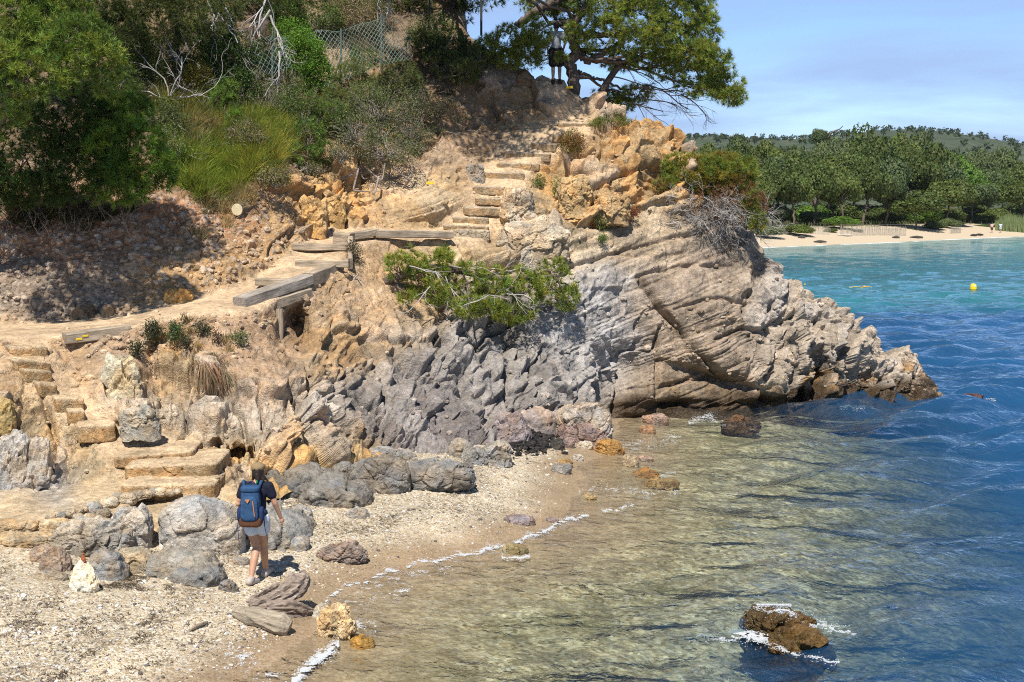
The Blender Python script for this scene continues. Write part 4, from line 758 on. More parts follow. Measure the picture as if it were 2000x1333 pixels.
# ---- stone steps
def step_block(par, A_, B_, depth, height, seed, colour=SANDC, name='step'):
    """a worn step whose front edge runs from A_ to B_ (world points of the top front edge)"""
    A_ = np.asarray(A_, float); B_ = np.asarray(B_, float); M, L = frame(A_, B_); back = np.array([M[0, 1], M[1, 1], 0]); back /= np.linalg.norm(back)
    if back[1] < 0: back = -back
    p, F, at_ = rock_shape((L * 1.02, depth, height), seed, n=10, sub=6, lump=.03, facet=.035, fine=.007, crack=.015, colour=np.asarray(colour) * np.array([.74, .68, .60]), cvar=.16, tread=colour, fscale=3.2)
    ax = (B_ - A_) / L; up = np.array([0, 0, 1.0]); c = (A_ + B_) / 2 + back * (depth * .46) - up * height * .47
    V = c + p[:, :1] * ax + p[:, 1:2] * back + p[:, 2:] * up
    o0 = np.array(par.location)
    return mesh_np(name, V - o0, F, M_stone, par, at_)
def flight(label, steps, depth=.5, h=.24, off=.10, colour=SANDC, Ys=None):
    pts_ = []
    for (ul, vl, ur, vr, *more) in steps:
        a = on_cliff(ul, vl); b = on_cliff(ur, vr); ya, yb = a[1], b[1]
        if Ys is not None: ya, yb = Ys[len(pts_)][0] + off, Ys[len(pts_)][1] + off
        elif abs(ya - yb) > .8: m = (ya + yb) / 2; ya = m + np.clip(ya - m, -.3, .3); yb = m + np.clip(yb - m, -.3, .3)
        pts_.append((P(ul, vl, ya - off), P(ur, vr, yb - off), *(more or (depth, h))))
    t_ = thing('stone_stairs', label, 'stairs', tuple((pts_[-1][0] + pts_[-1][1]) / 2))
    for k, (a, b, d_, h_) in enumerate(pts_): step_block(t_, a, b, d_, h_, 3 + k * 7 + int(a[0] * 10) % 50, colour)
    return t_
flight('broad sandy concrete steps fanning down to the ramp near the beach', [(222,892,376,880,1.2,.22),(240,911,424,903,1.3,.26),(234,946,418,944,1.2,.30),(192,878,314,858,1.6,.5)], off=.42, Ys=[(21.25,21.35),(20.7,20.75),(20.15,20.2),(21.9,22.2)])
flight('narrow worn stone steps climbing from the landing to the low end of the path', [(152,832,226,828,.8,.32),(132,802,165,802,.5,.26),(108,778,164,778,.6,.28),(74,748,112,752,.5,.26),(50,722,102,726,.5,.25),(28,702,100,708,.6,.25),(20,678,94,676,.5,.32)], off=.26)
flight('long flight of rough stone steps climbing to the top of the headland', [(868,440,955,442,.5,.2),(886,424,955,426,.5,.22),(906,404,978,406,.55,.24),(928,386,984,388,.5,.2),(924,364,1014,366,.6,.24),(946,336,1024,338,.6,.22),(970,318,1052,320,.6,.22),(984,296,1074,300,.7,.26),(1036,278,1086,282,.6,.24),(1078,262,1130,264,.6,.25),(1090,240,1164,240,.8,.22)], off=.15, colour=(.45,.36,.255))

# ---- timber
def m_wood(name, c1, c2, rough=.85):
    t = NT(name); v = t.mapv((1.2, 16, 16), t.obj()); n = t.noise(2.2, 6, .65, v, .4); n2 = t.noise(3, 3, .5, t.obj())
    c = t.mix(t.ramp(n.outputs['Fac'], [(.32, 0.0), (.62, 1.0)]), c1, c2); c = t.mix(1, c, t.ramp(n2.outputs['Fac'], [(.3, .7), (.7, 1.2)]), 'MULTIPLY')
    return t.done(t.bsdf(c, rough, t.bump(n.outputs['Fac'], .8, .02), .2))
M_beam = m_wood('weathered_beam', (.20, .155, .11), (.43, .35, .255)); M_grey = m_wood('grey_beam', (.17, .15, .13), (.40, .35, .29))
def beam(label, a, b, wd, h, mat=M_beam, name='timber_beam', cat='beam', up=(0, 0, 1), yellow=None):
    M, L = frame(a, b, up); mb = MB(); I = np.eye(4); mb.box(I, (L, wd, h), bev=.018)
    V = mb.V[0]; ob = mb.build(name, mat); ob.matrix_world = Matrix(M.tolist())
    bm = bmesh.new(); bm.from_mesh(ob.data); bmesh.ops.subdivide_edges(bm, edges=[e for e in bm.edges if e.calc_length() > L * .6], cuts=14)
    for v in bm.verts:
        q_ = np.array([[v.co.x * 2.2, v.co.y * 5, v.co.z * 5 + L]]); v.co.y += .018 * float(noise(q_, 3)[0]); v.co.z += .018 * float(noise(q_ + 9, 4)[0])
    bm.to_mesh(ob.data); bm.free()
    return tag(ob, label, cat)
def pt(u, v, off=0.0, Y=None):
    if Y is None: Y = on_cliff(u, v)[1]
    return P(u, v, Y + off)
def oc_(u, v): return float(on_cliff(u, v)[1])
b1_ = beam('thick grey squared beam edging the outer side of the path above the hollow', P(468,592,26.35), P(600,546,28.15), .33, .22, M_grey)
beam('split round beam under the thick grey one, spanning the hollow', P(494,607,26.5), P(602,572,28.0), .24, .20, M_beam)
beam('brown beam edging the path from the thick grey beam up to the wooden steps', P(602,548,28.2), P(678,517,30.1), .26, .30)
beam('vertical post propping the edge beams over the hollow', P(546,604,26.75), P(546,682,26.75), .13, .13, M_beam, 'timber_post', 'post', up=(0,1,0))
beam('straight brown beam edging the far side of the upper path', P(733,457,oc_(740,462)-.22), P(882,459,oc_(875,464)-.22), .24, .18)
beam('short angled beam joining the upper path edge to the corner block', P(686,462,oc_(692,466)-.2), P(736,454,oc_(732,460)-.2), .22, .17)
beam('stubby corner beam at the top of the wooden steps', P(656,465,oc_(662,468)-.15), P(688,468,oc_(684,470)-.15), .3, .26)
beam('side beam along the open edge of the wooden steps', P(684,516,oc_(680,516)-.15), P(684,472,oc_(680,474)-.12), .12, .26)
be = beam('low weathered beam with a yellow paint mark at the junction of path and stone steps', P(126,662,24.12), P(252,645,24.8), .30, .20)
pm = np.array(be.matrix_world.inverted() @ Vector(P(165,655,24.0)))
mk = MB(); 
for x0, x1, z0, z1 in [(-.11,.0,-.045,-.005),(.015,.115,.0,.035)]: 
    M_ = np.eye(4); M_[:3,3] = (pm[0] + (x0+x1)/2, -.158, (z0+z1)/2 + .0); mk.box(M_, (x1-x0, .012, z1-z0), bev=.003)
M_yel = m_plain('yellow_paint', (.72,.50,.03), .6, .25, 30)
mk.build('paint_mark', M_yel, be)
for lab, ul, vl, ur, vr, yl, yr in [('uppermost wooden step riser below the bend of the path',571,483,682,483,31.05,31.0),('middle wooden step riser of the short path steps',578,517,682,516,29.9,29.9),('lowest wooden step riser, its right end under the edge beam',500,551,592,553,28.6,28.3)]:
    yy = (oc_(ul+10,vl) + oc_(ur-14,vr)) / 2 - .10; beam(lab, P(ul,vl,yy), P(ur,vr,yy-.1), .18, .16, M_beam, 'wooden_step', 'step')
def m_mason():
    t = NT('rubble_masonry'); v = t.voro(5.5, 'DISTANCE_TO_EDGE', t.mapv((1, 1, 1.6))); vc = t.voro(5.5, 'F1', t.mapv((1, 1, 1.6))); s_ = t.n('ShaderNodeSeparateColor'); t.l(vc.outputs['Color'], s_.inputs[0])
    e_ = t.ramp(v.outputs['Distance'], [(.02, 0.0), (.09, 1.0)]); c = t.mix(e_, (.40, .31, .20), t.mix(s_.outputs[0], (.33, .27, .20), (.50, .42, .30)))
    return t.done(t.bsdf(c, .9, t.bump(e_, .8, .03), .2))
M_mason = m_mason()
a, b = P(880,461,33.35), P(952,462,33.75); M, L = frame(a, b); p, F, at_ = rock_shape((L, .4, .34), 5, n=8, sub=5, lump=.03, facet=.04, colour=SANDC)
V = (a + b) / 2 + p[:, :1] * M[:3, 0] + p[:, 1:2] * M[:3, 1] + p[:, 2:] * M[:3, 2]; tag(mesh_np('retaining_wall', V, F, M_mason, None, at_), 'short low rubble wall continuing the line of the straight edge beam', 'wall')
for lab, (u, v) in [('dab of yellow trail paint on the rock left of the long flight', (840, 358)), ('dab of yellow trail paint on the rim of the headland under the standing man', (1112, 171))]:
    c_ = on_cliff(u, v); M_ = np.eye(4); M_[:3, 3] = P(u, v, c_[1] - .10); mb = MB(); mb.box(M_, (.19, .05, .07), bev=.01); tag(mb.build('paint_mark', M_yel), lab, 'paint mark')

# ---- driftwood
M_drift = m_wood('driftwood', (.12, .085, .065), (.38, .31, .25))
def log_mesh(pts_, rad, n=28, seg=60, ridge=.16, seed=1, jag=.0):
    pts_ = np.asarray(pts_, float); k = np.linspace(0, len(pts_) - 1, seg); c = hermite(np.arange(len(pts_), dtype=float), pts_, k); r = np.interp(k, np.arange(len(rad)), rad)
    mb = MB(); mb.tube(c, r, n); V = np.concatenate(mb.V); d = np.gradient(c, axis=0); cen = np.repeat(c, n, 0); rv = V[:seg * n] - cen; rl = np.linalg.norm(rv, axis=1, keepdims=True); un = rv / (rl + 1e-9)
    th = np.tile(np.arange(n) / n * 6.283, seg); kk = np.repeat(k, n)
    qq = np.stack([np.cos(th) * 2.2 + seed, np.sin(th) * 2.2, kk * .55], -1); dd = ridge * (fbm(qq * 1.2, 4, seed) * 1.4 - .6 * np.abs(fbm(qq * 2.4, 3, seed + 3)))
    V[:seg * n] = cen + un * rl * (1 + 2.2 * dd[:, None])
    return V, [np.concatenate(mb.F[3]), np.concatenate(mb.F[4])]
g0 = on_beach(545, 1204)
def drift(u, v, dz=0, dy=0): p = on_beach(u, v); return p + np.array([0, dy, dz])
dw = thing('driftwood_stump', 'cracked grey brown driftwood stump tilted up at its right end on the shingle', 'driftwood', tuple(g0))
for nm, pp, rd, sd_ in [('trunk', [drift(488,1196,.06),drift(518,1196,.11),drift(552,1196,.20,.05),drift(580,1196,.33,.10),drift(598,1195,.44,.12)], [.05,.09,.14,.155,.07], 2), ('root', [drift(520,1200,.08),drift(560,1203,.10),drift(590,1203,.08),drift(612,1202,.04)], [.09,.10,.08,.03], 5), ('root', [drift(500,1186,.08,.05),drift(525,1184,.14,.1),drift(545,1182,.22,.15)], [.06,.10,.05], 9)]:
    V, F = log_mesh(pp, rd, seed=sd_, ridge=.30); mesh_np(nm, V - g0, F, M_drift, dw)
V, F = log_mesh([drift(461,1205,.06),drift(490,1218,.10),drift(520,1228,.11),drift(548,1236,.10),drift(566,1240,.08)], [.07,.12,.12,.16,.10], seed=12, ridge=.12)
tag(mesh_np('driftwood_log', V, F, m_wood('stone_log', (.23,.19,.14), (.38,.32,.24))), 'thick rounded log lying in front of the tilted driftwood stump', 'log')
V, F = log_mesh([drift(370,1236,.03),drift(385,1230,.04),drift(405,1221,.04)], [.018,.024,.016], n=10, seg=20, seed=3); tag(mesh_np('stick', V, F, M_beam), 'short broken stick lying on the shingle left of the log', 'stick')
for lab, (ua, va), (ub, vb_) in [('thin straw coloured twig on the bare sand under the white pitted stone',(104,1147),(112,1158)),('dark twig on the sand at the left margin',(-2,1147),(12,1146)),('dark twig on the shingle near the swash line, centre',(1022,902),(1056,908)),('thin curved twig on shingle right of the overhanging boulder',(978,930),(994,938))]:
    V, F = log_mesh([drift(ua,va,.015),drift((ua+ub)/2,(va+vb_)/2-1,.03),drift(ub,vb_,.015)], [.008,.010,.006], n=6, seg=8, seed=4); tag(mesh_np('twig', V, F, M_beam), lab, 'twig')
# the sawn log end above the path
c_ = on_cliff(467, 407); a = np.array([c_[0], c_[1] - .22, c_[2]]); V, F = log_mesh([a + (.25,.8,.1), a + (.1,.4,.05), a], [.15,.145,.135], n=24, seg=14, ridge=.05, seed=6)
lg = thing('sawn_log', 'pale sawn end of a log sticking out of the bank above the path', 'log', tuple(a)); mesh_np('bark', V - a, F, m_wood('bark', (.10,.075,.05), (.22,.17,.12)), lg)
mb = MB(); dirn = np.array([-.1,-.4,-.05]); dirn /= np.linalg.norm(dirn); mb.tube(np.array([dirn*.0, dirn*.012]), [.134,.128], 24); mb.build('cut_face', m_plain('sawn_wood', (.66,.56,.36), .8, .12, 18, .2), lg)

# ---- loose stones (nobody could count them)
def scatter_stones(name, P_, size, colour, seed, mat):
    d, F = ico(1); r2 = np.random.default_rng(seed); n = len(P_); V = np.repeat(d[None], n, 0) * (1 + .35 * (r2.random((n, len(d), 1)) - .5))
    V = V * (np.asarray(size)[:, None, None] * r2.uniform(.6, 1.2, (n, 1, 3))); an = r2.uniform(0, 6.28, n); c_, s_ = np.cos(an), np.sin(an)
    V = np.stack([V[..., 0] * c_[:, None] - V[..., 1] * s_[:, None], V[..., 0] * s_[:, None] + V[..., 1] * c_[:, None], V[..., 2] * .7], -1) + P_[:, None]
    Fs = (F[None] + (np.arange(n) * len(d))[:, None, None]).reshape(-1, 3); C_ = np.repeat(np.asarray(colour), len(d), 0)
    return tag(mesh_np(name, V.reshape(-1, 3), Fs, mat, None, {'Col': C_, 'wet': np.zeros(len(C_))}), kind='stuff')
pick = rng.random((nc, nr)) < (np.clip(w_pe - .25, 0, 1) * .045 + .004) * (1 - .9 * even) * ((rr_ < 11) & (rr_ > 2.5))[None]
Ps = B[pick]; n_ = len(Ps); tone = rng.random((n_, 1)); base_ = Cc[pick]
cs = base_ * (.75 + .8 * tone) * .6 + .4 * (np.array([.50,.42,.32]) * tone + np.array([.25,.17,.10]) * (1 - tone))
scatter_stones('loose_stones', Ps, .02 + .085 * rng.random(n_) ** 3, cs, 3, M_stone)
uvr = np.stack([rng.uniform(0, 1150, 60000), rng.uniform(860, 1400, 60000)], -1); pb = G(uvr[:, 0], uvr[:, 1], .3); zb_ = beach_z(pb[:, 0], pb[:, 1]); db_ = shore_d(pb[:, 0], pb[:, 1])
okb = (db_ > .15) & (rng.random(len(db_)) < np.clip(.25 + .6 * sst(.15, .9, db_) , 0, 1) * (.35 + .65 * sst(-.2, .2, fbm(pb * .6, 3, 55)))) & ~((uvr[:, 0] < 260) & (uvr[:, 1] < 1185) & (uvr[:, 1] > 1090))
pb = pb[okb]; pb[:, 2] = zb_[okb] + .006; tone = rng.random((len(pb), 1)) ** .8
cb = np.where(tone > .8, np.array([.70,.67,.62]), np.where(tone > .45, np.array([.60,.50,.35]), np.where(tone > .2, np.array([.40,.33,.26]), np.array([.16,.14,.13])))) * rng.uniform(.8, 1.15, (len(pb), 1))
scatter_stones('pebbles', pb, .010 + .026 * rng.random(len(pb)) ** 4, cb, 4, M_stone)

n_ = 900; uu = np.random.default_rng(6); pu, pv = 1030 + uu.normal(0, 30, n_), 860 + uu.normal(0, 13, n_); Psw = np.array([on_beach(a, b) for a, b in zip(pu, pv)]); Psw[:, 2] += .03 + .12 * uu.random(n_) * np.exp(-((pu - 1030) / 25) ** 2)
scatter_stones('seaweed', Psw, uu.uniform(.02, .07, n_), np.array([.030, .026, .026]) * uu.uniform(.5, 1.6, (n_, 1)), 8, M_stone)

lm_ = MB(); r4 = np.random.default_rng(15)
def litter(u0, u1, v0, v1, n, wob):
    u = r4.uniform(u0, u1, n); v = r4.uniform(v0, v1, n); g = G(u, v, .3); g[:, 2] = bz(g[:, 0], g[:, 1]); dsh = shore_d(g[:, 0], g[:, 1]); w4 = .6 * fbm(g * .9, 3, 21); band_ = np.exp(-((dsh - 1.5 - w4) / .14) ** 2) + np.exp(-((dsh - 2.7 - w4) / .2) ** 2) + .7 * np.exp(-((dsh - 4.2 - w4) / .35) ** 2) + .5 * sst(.1, .35, fbm(g * np.array([.9, 1.5, 1]), 4, 24)) + wob
    k_ = (dsh > .7) & (r4.random(n) < band_ * (fbm(g * 2.5, 3, 25) > -.05)); g = g[k_]; m = len(g); a = r4.uniform(0, 6.28, m); d = np.stack([np.cos(a), np.sin(a), r4.uniform(-.1, .35, m)], -1) * r4.uniform(.02, .075, (m, 1)); s_ = np.stack([-np.sin(a), np.cos(a), 0 * a], -1) * .005; z3 = np.array([0, 0, .016])
    V = np.stack([g + z3 - d - s_, g + z3 - d + s_, g + z3 + d * .9], 1).reshape(-1, 3); lm_.add(V, np.arange(len(V)).reshape(-1, 3), np.repeat(np.array([.085, .06, .036]) * r4.uniform(.5, 1.7, (m, 1)), 3, 0))
litter(-60, 1150, 880, 1380, 42000, 0); litter(180, 340, 1138, 1166, 1500, .6); litter(-40, 300, 1190, 1380, 5000, .12); litter(480, 780, 985, 1060, 3000, .1)
tag(lm_.build('dry_seaweed', m_col('dry_seaweed', .9)), kind='stuff')
# ================================================================ plants
M_leaf = m_leaf('foliage'); M_needle = m_leaf('pine_needles', .28, .5); M_dead = m_leaf('dry_foliage', .25, .8)
M_bark = m_wood('pine_bark', (.06, .045, .035), (.19, .145, .115)); M_grey_twig = m_wood('grey_dead_wood', (.30, .275, .26), (.52, .49, .46)); M_brown_twig = m_wood('brown_twigs', (.12, .09, .065), (.27, .21, .16)); M_mid_twig = m_wood('grey_brown_twigs', (.17, .14, .12), (.36, .31, .27))
def unit(v): return v / (np.linalg.norm(v, axis=-1, keepdims=True) + 1e-9)
def needles(mb, C_, ax, n, L, wd, colour, cvar, r2, spread=1.0, tip=None):
    """tufts: N centres, each with n thin blades fanning around its axis"""
    C_ = np.asarray(C_, np.float32); N = len(C_)
    d = unit(unit(r2.normal(size=(N, n, 3))) * spread + np.asarray(ax)[:, None] * 1.0); l = L * r2.uniform(.6, 1.15, (N, n, 1))
    s_ = unit(np.cross(d, r2.normal(size=(N, n, 3)))) * wd * .5
    o = C_[:, None] + d * l * .08
    V = np.stack([o - s_, o + s_, C_[:, None] + d * l], 2).reshape(-1, 3); F = np.arange(len(V)).reshape(-1, 3)
    c = np.asarray(colour, np.float32); c = (c[None] if c.ndim == 1 else c) * (1 + cvar * r2.normal(size=(N, 1)))
    hue = r2.normal(size=(N, 1)) * cvar * .5; c = c * np.concatenate([1 + hue, np.ones_like(hue), 1 - hue], 1)
    c3 = np.repeat(np.repeat(np.clip(c, .004, .7)[:, None], n, 1)[:, :, None], 3, 2).copy(); 
    if tip is not None: c3[:, :, 2] *= np.asarray(tip)
    mb.add(V, F, c3.reshape(-1, 3))
def leaves(mb, C_, L, wd, colour, cvar, r2, up=.4):
    C_ = np.asarray(C_, np.float32); N = len(C_); d = unit(r2.normal(size=(N, 3)) + np.array([0, 0, up])); s_ = unit(np.cross(d, r2.normal(size=(N, 3)))); l = L * r2.uniform(.6, 1.3, (N, 1)); w_ = wd * l / L
    V = np.stack([C_, C_ + d * l * .5 + s_ * w_ * .5, C_ + d * l, C_ + d * l * .5 - s_ * w_ * .5], 1).reshape(-1, 3); F = np.arange(len(V)).reshape(-1, 4)
    c = np.asarray(colour, np.float32); c = (c[None] if c.ndim == 1 else c) * (1 + cvar * r2.normal(size=(N, 1))); hue = r2.normal(size=(N, 1)) * cvar * .5; c = c * np.concatenate([1 + hue, np.ones_like(hue), 1 - hue], 1)
    mb.add(V, F, np.repeat(np.clip(c, .004, .7), 4, 0))
def lobe(u, v, Y, ru, rv, dy=.8):
    c = P(u, v, Y); k = Y / FPX; return c, np.array([ru * k, ru * k * dy, rv * k])
def in_lobe(c, r, n, r2, shell=.5, gap=.0, gs=2.2, seed=0):
    d = unit(r2.normal(size=(n, 3))); rad = (shell + (1 - shell) * r2.random((n, 1)) ** .6)
    lumpy = 1 + .35 * fbm(d * 1.6 + seed * 3.7 + c, 3, 500 + seed)[:, None]
    p = c + d * rad * r * lumpy; ax = unit(d * np.array([1, 1, .7]) + np.array([0, 0, .55]))
    if gap > 0:
        m = fbm(p * gs, 3, 600 + seed) > gap - .42; p, ax = p[m], ax[m]
    return p, ax
def wander(a, b, r2, n=7, amp=.12):
    a = np.asarray(a, float); b = np.asarray(b, float); t = np.linspace(0, 1, n)[:, None]; L = np.linalg.norm(b - a)
    w_ = np.cumsum(r2.normal(size=(n, 3)), 0); w_ = w_ - t * w_[-1]; w_[0] = 0
    return a + (b - a) * t + w_ * amp * L / n ** .5 + np.array([0, 0, 1.]) * 0
def twigs(mb, p, d, L, r, lev, r2, k=3, spread=.7, droop=0.0, up=0.0, nseg=5, wob=.35, ends=None):
    """a branch that wanders and forks"""
    d = unit(np.asarray(d, float)); pts_ = [np.asarray(p, float)]
    for i in range(nseg):
        d = unit(d + r2.normal(size=3) * wob * .5 + np.array([0, 0, up - droop]) * .25); pts_.append(pts_[-1] + d * L / nseg)
    mb.tube(np.array(pts_), np.linspace(r, r * .55, nseg + 1), 5 if r > .015 else 3, cap=False)
    if ends is not None: ends.append((pts_[-1], d))
    if lev <= 0: return
    for j in range(k):
        i = r2.integers(1, nseg + 1); nd = unit(d + unit(r2.normal(size=3)) * spread * 1.3)
        twigs(mb, pts_[i], nd, L * r2.uniform(.45, .8), r * .55, lev - 1, r2, k, spread, droop, up, max(3, nseg - 1), wob, ends)
def bush(name, label, cat, lobes, colour, style='needle', dens=1.0, size=.12, wd=.010, nn=16, gap=.30, cvar=.22, twig=None, ntwig=0, trunk=None, group=None, seed=1, root=None, mat=None, shell=.45, tip=None, trad=.05, gs=2.2, colour2=None, limbs=True):
    """a plant: foliage over lobes given as (u, v, Y, ru, rv), with its woody part"""
    r2 = np.random.default_rng(seed); L_ = [lobe(*l) for l in lobes]
    base = np.asarray(root if root is not None else (L_[0][0] - np.array([0, 0, L_[0][1][2]])), float)
    t_ = thing(name, label, cat, base, group); mb = MB(); tw = MB()
    for i, (c, r) in enumerate(L_):
        area = 4 * math.pi * ((r[0] * r[1] + r[0] * r[2] + r[1] * r[2]) / 3); n = int(area * dens * 120 * (.14 / size) ** 1.5)
        p, ax = in_lobe(c, r, n, r2, shell, gap, gs, seed + i)
        if len(p) == 0: continue
        cc = np.asarray(colour, float)
        if colour2 is not None: cc = np.where(fbm(p * 1.3, 2, 40 + seed)[:, None] > 0, cc, np.asarray(colour2))
        if style == 'needle': needles(mb, p, ax, nn, size, wd, cc, cvar, r2, tip=tip)
        else:
            k = nn; pp = np.repeat(p, k, 0) + r2.normal(size=(len(p) * k, 3)) * size * .45; leaves(mb, pp, size * .42, wd, np.repeat(cc, k, 0) if cc.ndim == 2 else cc, cvar, r2)
        for j in range(int(ntwig)):
            q_ = p[r2.integers(len(p))]; tw.tube(wander(c - np.array([0, 0, .4 * r[2]]), q_, r2, 5, .15), np.linspace(.012, .004, 5), 3, cap=False)
        if limbs and (trunk is not None or len(L_) > 1 or True):
            st_ = base if trunk is None else trunk[np.argmin(np.linalg.norm(trunk - c, axis=1))]
            tw.tube(wander(st_, c, r2, 7, .10), np.linspace(trad * .7, trad * .2, 7), 5, cap=False)
    if trunk is not None: tw.tube(trunk, np.linspace(trad * 2, trad, len(trunk)), 10)
    if mb.V: mb.build('foliage', mat or (M_needle if style == 'needle' else M_leaf), t_, origin=base)
    if tw.V: tw.build('trunk' if trunk is not None else 'branches', twig or M_brown_twig, t_, smooth=True, origin=base)
    return t_
def oc(u, v, off=0.0): return float(on_cliff(u, v)[1]) - off
OLIVE = (.12,.18,.034); DARKG = (.058,.10,.022); BRIGHT = (.145,.235,.034); MIDG = (.12,.20,.036); YELG = (.21,.25,.045); GREYG = (.18,.185,.085); SUNY = (.21,.24,.04)  # DARKG: dark green, lowered further to paint the tall pine's shade
# --- the left side, from the camera's side of the slope backwards
bush('pine_tree','tall dark pine whose crown overhangs the path at the left edge of the photo','tree',[(20,25,24.8,110,66),(120,-70,25.6,150,70),(-60,-60,25.8,120,80),(150,85,24.5,76,60),(60,135,24.4,100,66),(205,140,24.9,44,58),(-30,180,24.6,90,90),(100,50,25.6,90,60)],OLIVE,colour2=(.21,.275,.045),dens=1.15,size=.15,wd=.013,nn=20,gap=.34,trunk=wander(P(-60,560,27.0),P(60,-60,25.5),np.random.default_rng(2),9,.10),twig=M_bark,trad=.09,seed=11,ntwig=6,root=P(-60,560,27.0))  # second, brighter colour paints sunlit clumps into the foliage
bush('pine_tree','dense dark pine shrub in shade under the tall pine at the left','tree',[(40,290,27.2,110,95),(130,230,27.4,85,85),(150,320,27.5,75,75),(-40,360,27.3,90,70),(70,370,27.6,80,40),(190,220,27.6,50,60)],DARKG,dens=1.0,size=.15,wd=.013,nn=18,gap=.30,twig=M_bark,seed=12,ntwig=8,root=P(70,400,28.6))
bush('young_pine','bright green young pine shrub lit by the sun right of the dark pines','tree',[(225,250,27.6,62,66),(268,300,27.4,70,70),(225,350,27.5,66,52),(308,330,27.5,44,44),(255,225,27.8,46,50),(200,300,27.3,50,60),(250,370,27.4,50,34)],BRIGHT,dens=1.2,size=.17,wd=.011,nn=22,gap=.33,colour2=(.10,.17,.03),seed=13,ntwig=6,cvar=.25,root=P(250,390,29.0),tip=(1.3,1.25,1))
bush('pine_tree','olive pine behind the pale dead bush, near the top edge','tree',[(330,40,33.5,90,60),(270,-10,33,90,50),(400,20,34,70,60),(330,100,34,60,40),(460,-10,35,60,50)],(.105,.125,.033),dens=.8,size=.16,wd=.014,nn=16,gap=.36,trunk=wander(P(352,170,35.0),P(345,-60,34.5),np.random.default_rng(3),7,.08),twig=M_bark,trad=.09,seed=14,ntwig=8,root=P(352,170,35))
bush('shrub','dark green rounded shrub right of the pale dead bush','shrub',[(445,120,oc(445,150,.7),56,66),(420,80,oc(430,120,.5),40,40),(470,175,oc(470,190,.5),40,44)],DARKG,style='leaf',dens=1.2,size=.14,wd=.035,nn=9,gap=.22,seed=15,ntwig=14)
bush('shrub','small golden green shrub at the foot of the pale dead bush','shrub',[(385,150,oc(385,165,.5),34,26),(365,165,oc(365,175,.4),24,20)],(.24,.20,.035),style='leaf',dens=1.2,size=.12,wd=.03,nn=8,gap=.25,seed=16,ntwig=8)
bush('shrub','fresh green upright shrub above the long grass','shrub',[(440,205,oc(440,230,.4),30,46),(465,240,oc(465,250,.4),26,30),(425,180,oc(425,200,.4),18,30)],(.16,.24,.04),dens=1.2,size=.16,wd=.010,nn=16,gap=.3,seed=17,ntwig=10)
bush('shrub','grey green wiry shrub between the grass and the grey bush','shrub',[(525,200,oc(525,215,.4),46,36),(560,170,oc(560,185,.4),36,36),(500,165,oc(500,185,.3),30,30),(590,250,oc(590,260,.4),40,34)],GREYG,style='leaf',dens=.8,size=.14,wd=.02,nn=7,gap=.35,seed=18,ntwig=40,twig=M_mid_twig)
bush('shrub','dense bright green shrub left of the chain link fence','shrub',[(590,110,oc(590,140,.7),50,52),(615,150,oc(615,165,.6),40,36),(570,70,oc(575,110,.5),36,34),(560,40,oc(570,80,.3),40,36)],(.125,.235,.030),style='leaf',dens=1.3,size=.13,wd=.03,nn=10,gap=.25,seed=19,ntwig=12)
bush('shrub','olive heather shrub growing against the lower side of the fence','shrub',[(690,160,oc(690,175,.7),44,46),(665,195,oc(665,205,.6),40,30),(710,115,oc(710,140,.5),30,26)],(.165,.195,.05),dens=1.1,size=.13,wd=.010,nn=16,gap=.3,seed=20,ntwig=18)
bush('shrub','large grey green twiggy bush above the ochre rocks','bush',[(740,215,oc(740,235,.9),82,56),(690,260,oc(690,270,.8),56,46),(800,250,oc(800,262,.7),48,56),(755,290,oc(755,300,.7),70,40),(815,200,oc(815,215,.6),34,34),(650,225,oc(650,240,.6),36,36)],(.175,.185,.08),style='leaf',dens=.75,size=.14,wd=.022,nn=8,gap=.34,seed=21,ntwig=70,twig=M_mid_twig,colour2=(.12,.15,.055))
bush('shrub','low dark green shrub left of the large grey green bush','shrub',[(600,270,oc(600,285,.5),36,40),(625,300,oc(625,310,.4),26,28),(570,300,oc(570,312,.3),26,22)],MIDG,dens=1.2,size=.14,wd=.010,nn=16,gap=.3,seed=22,ntwig=12)
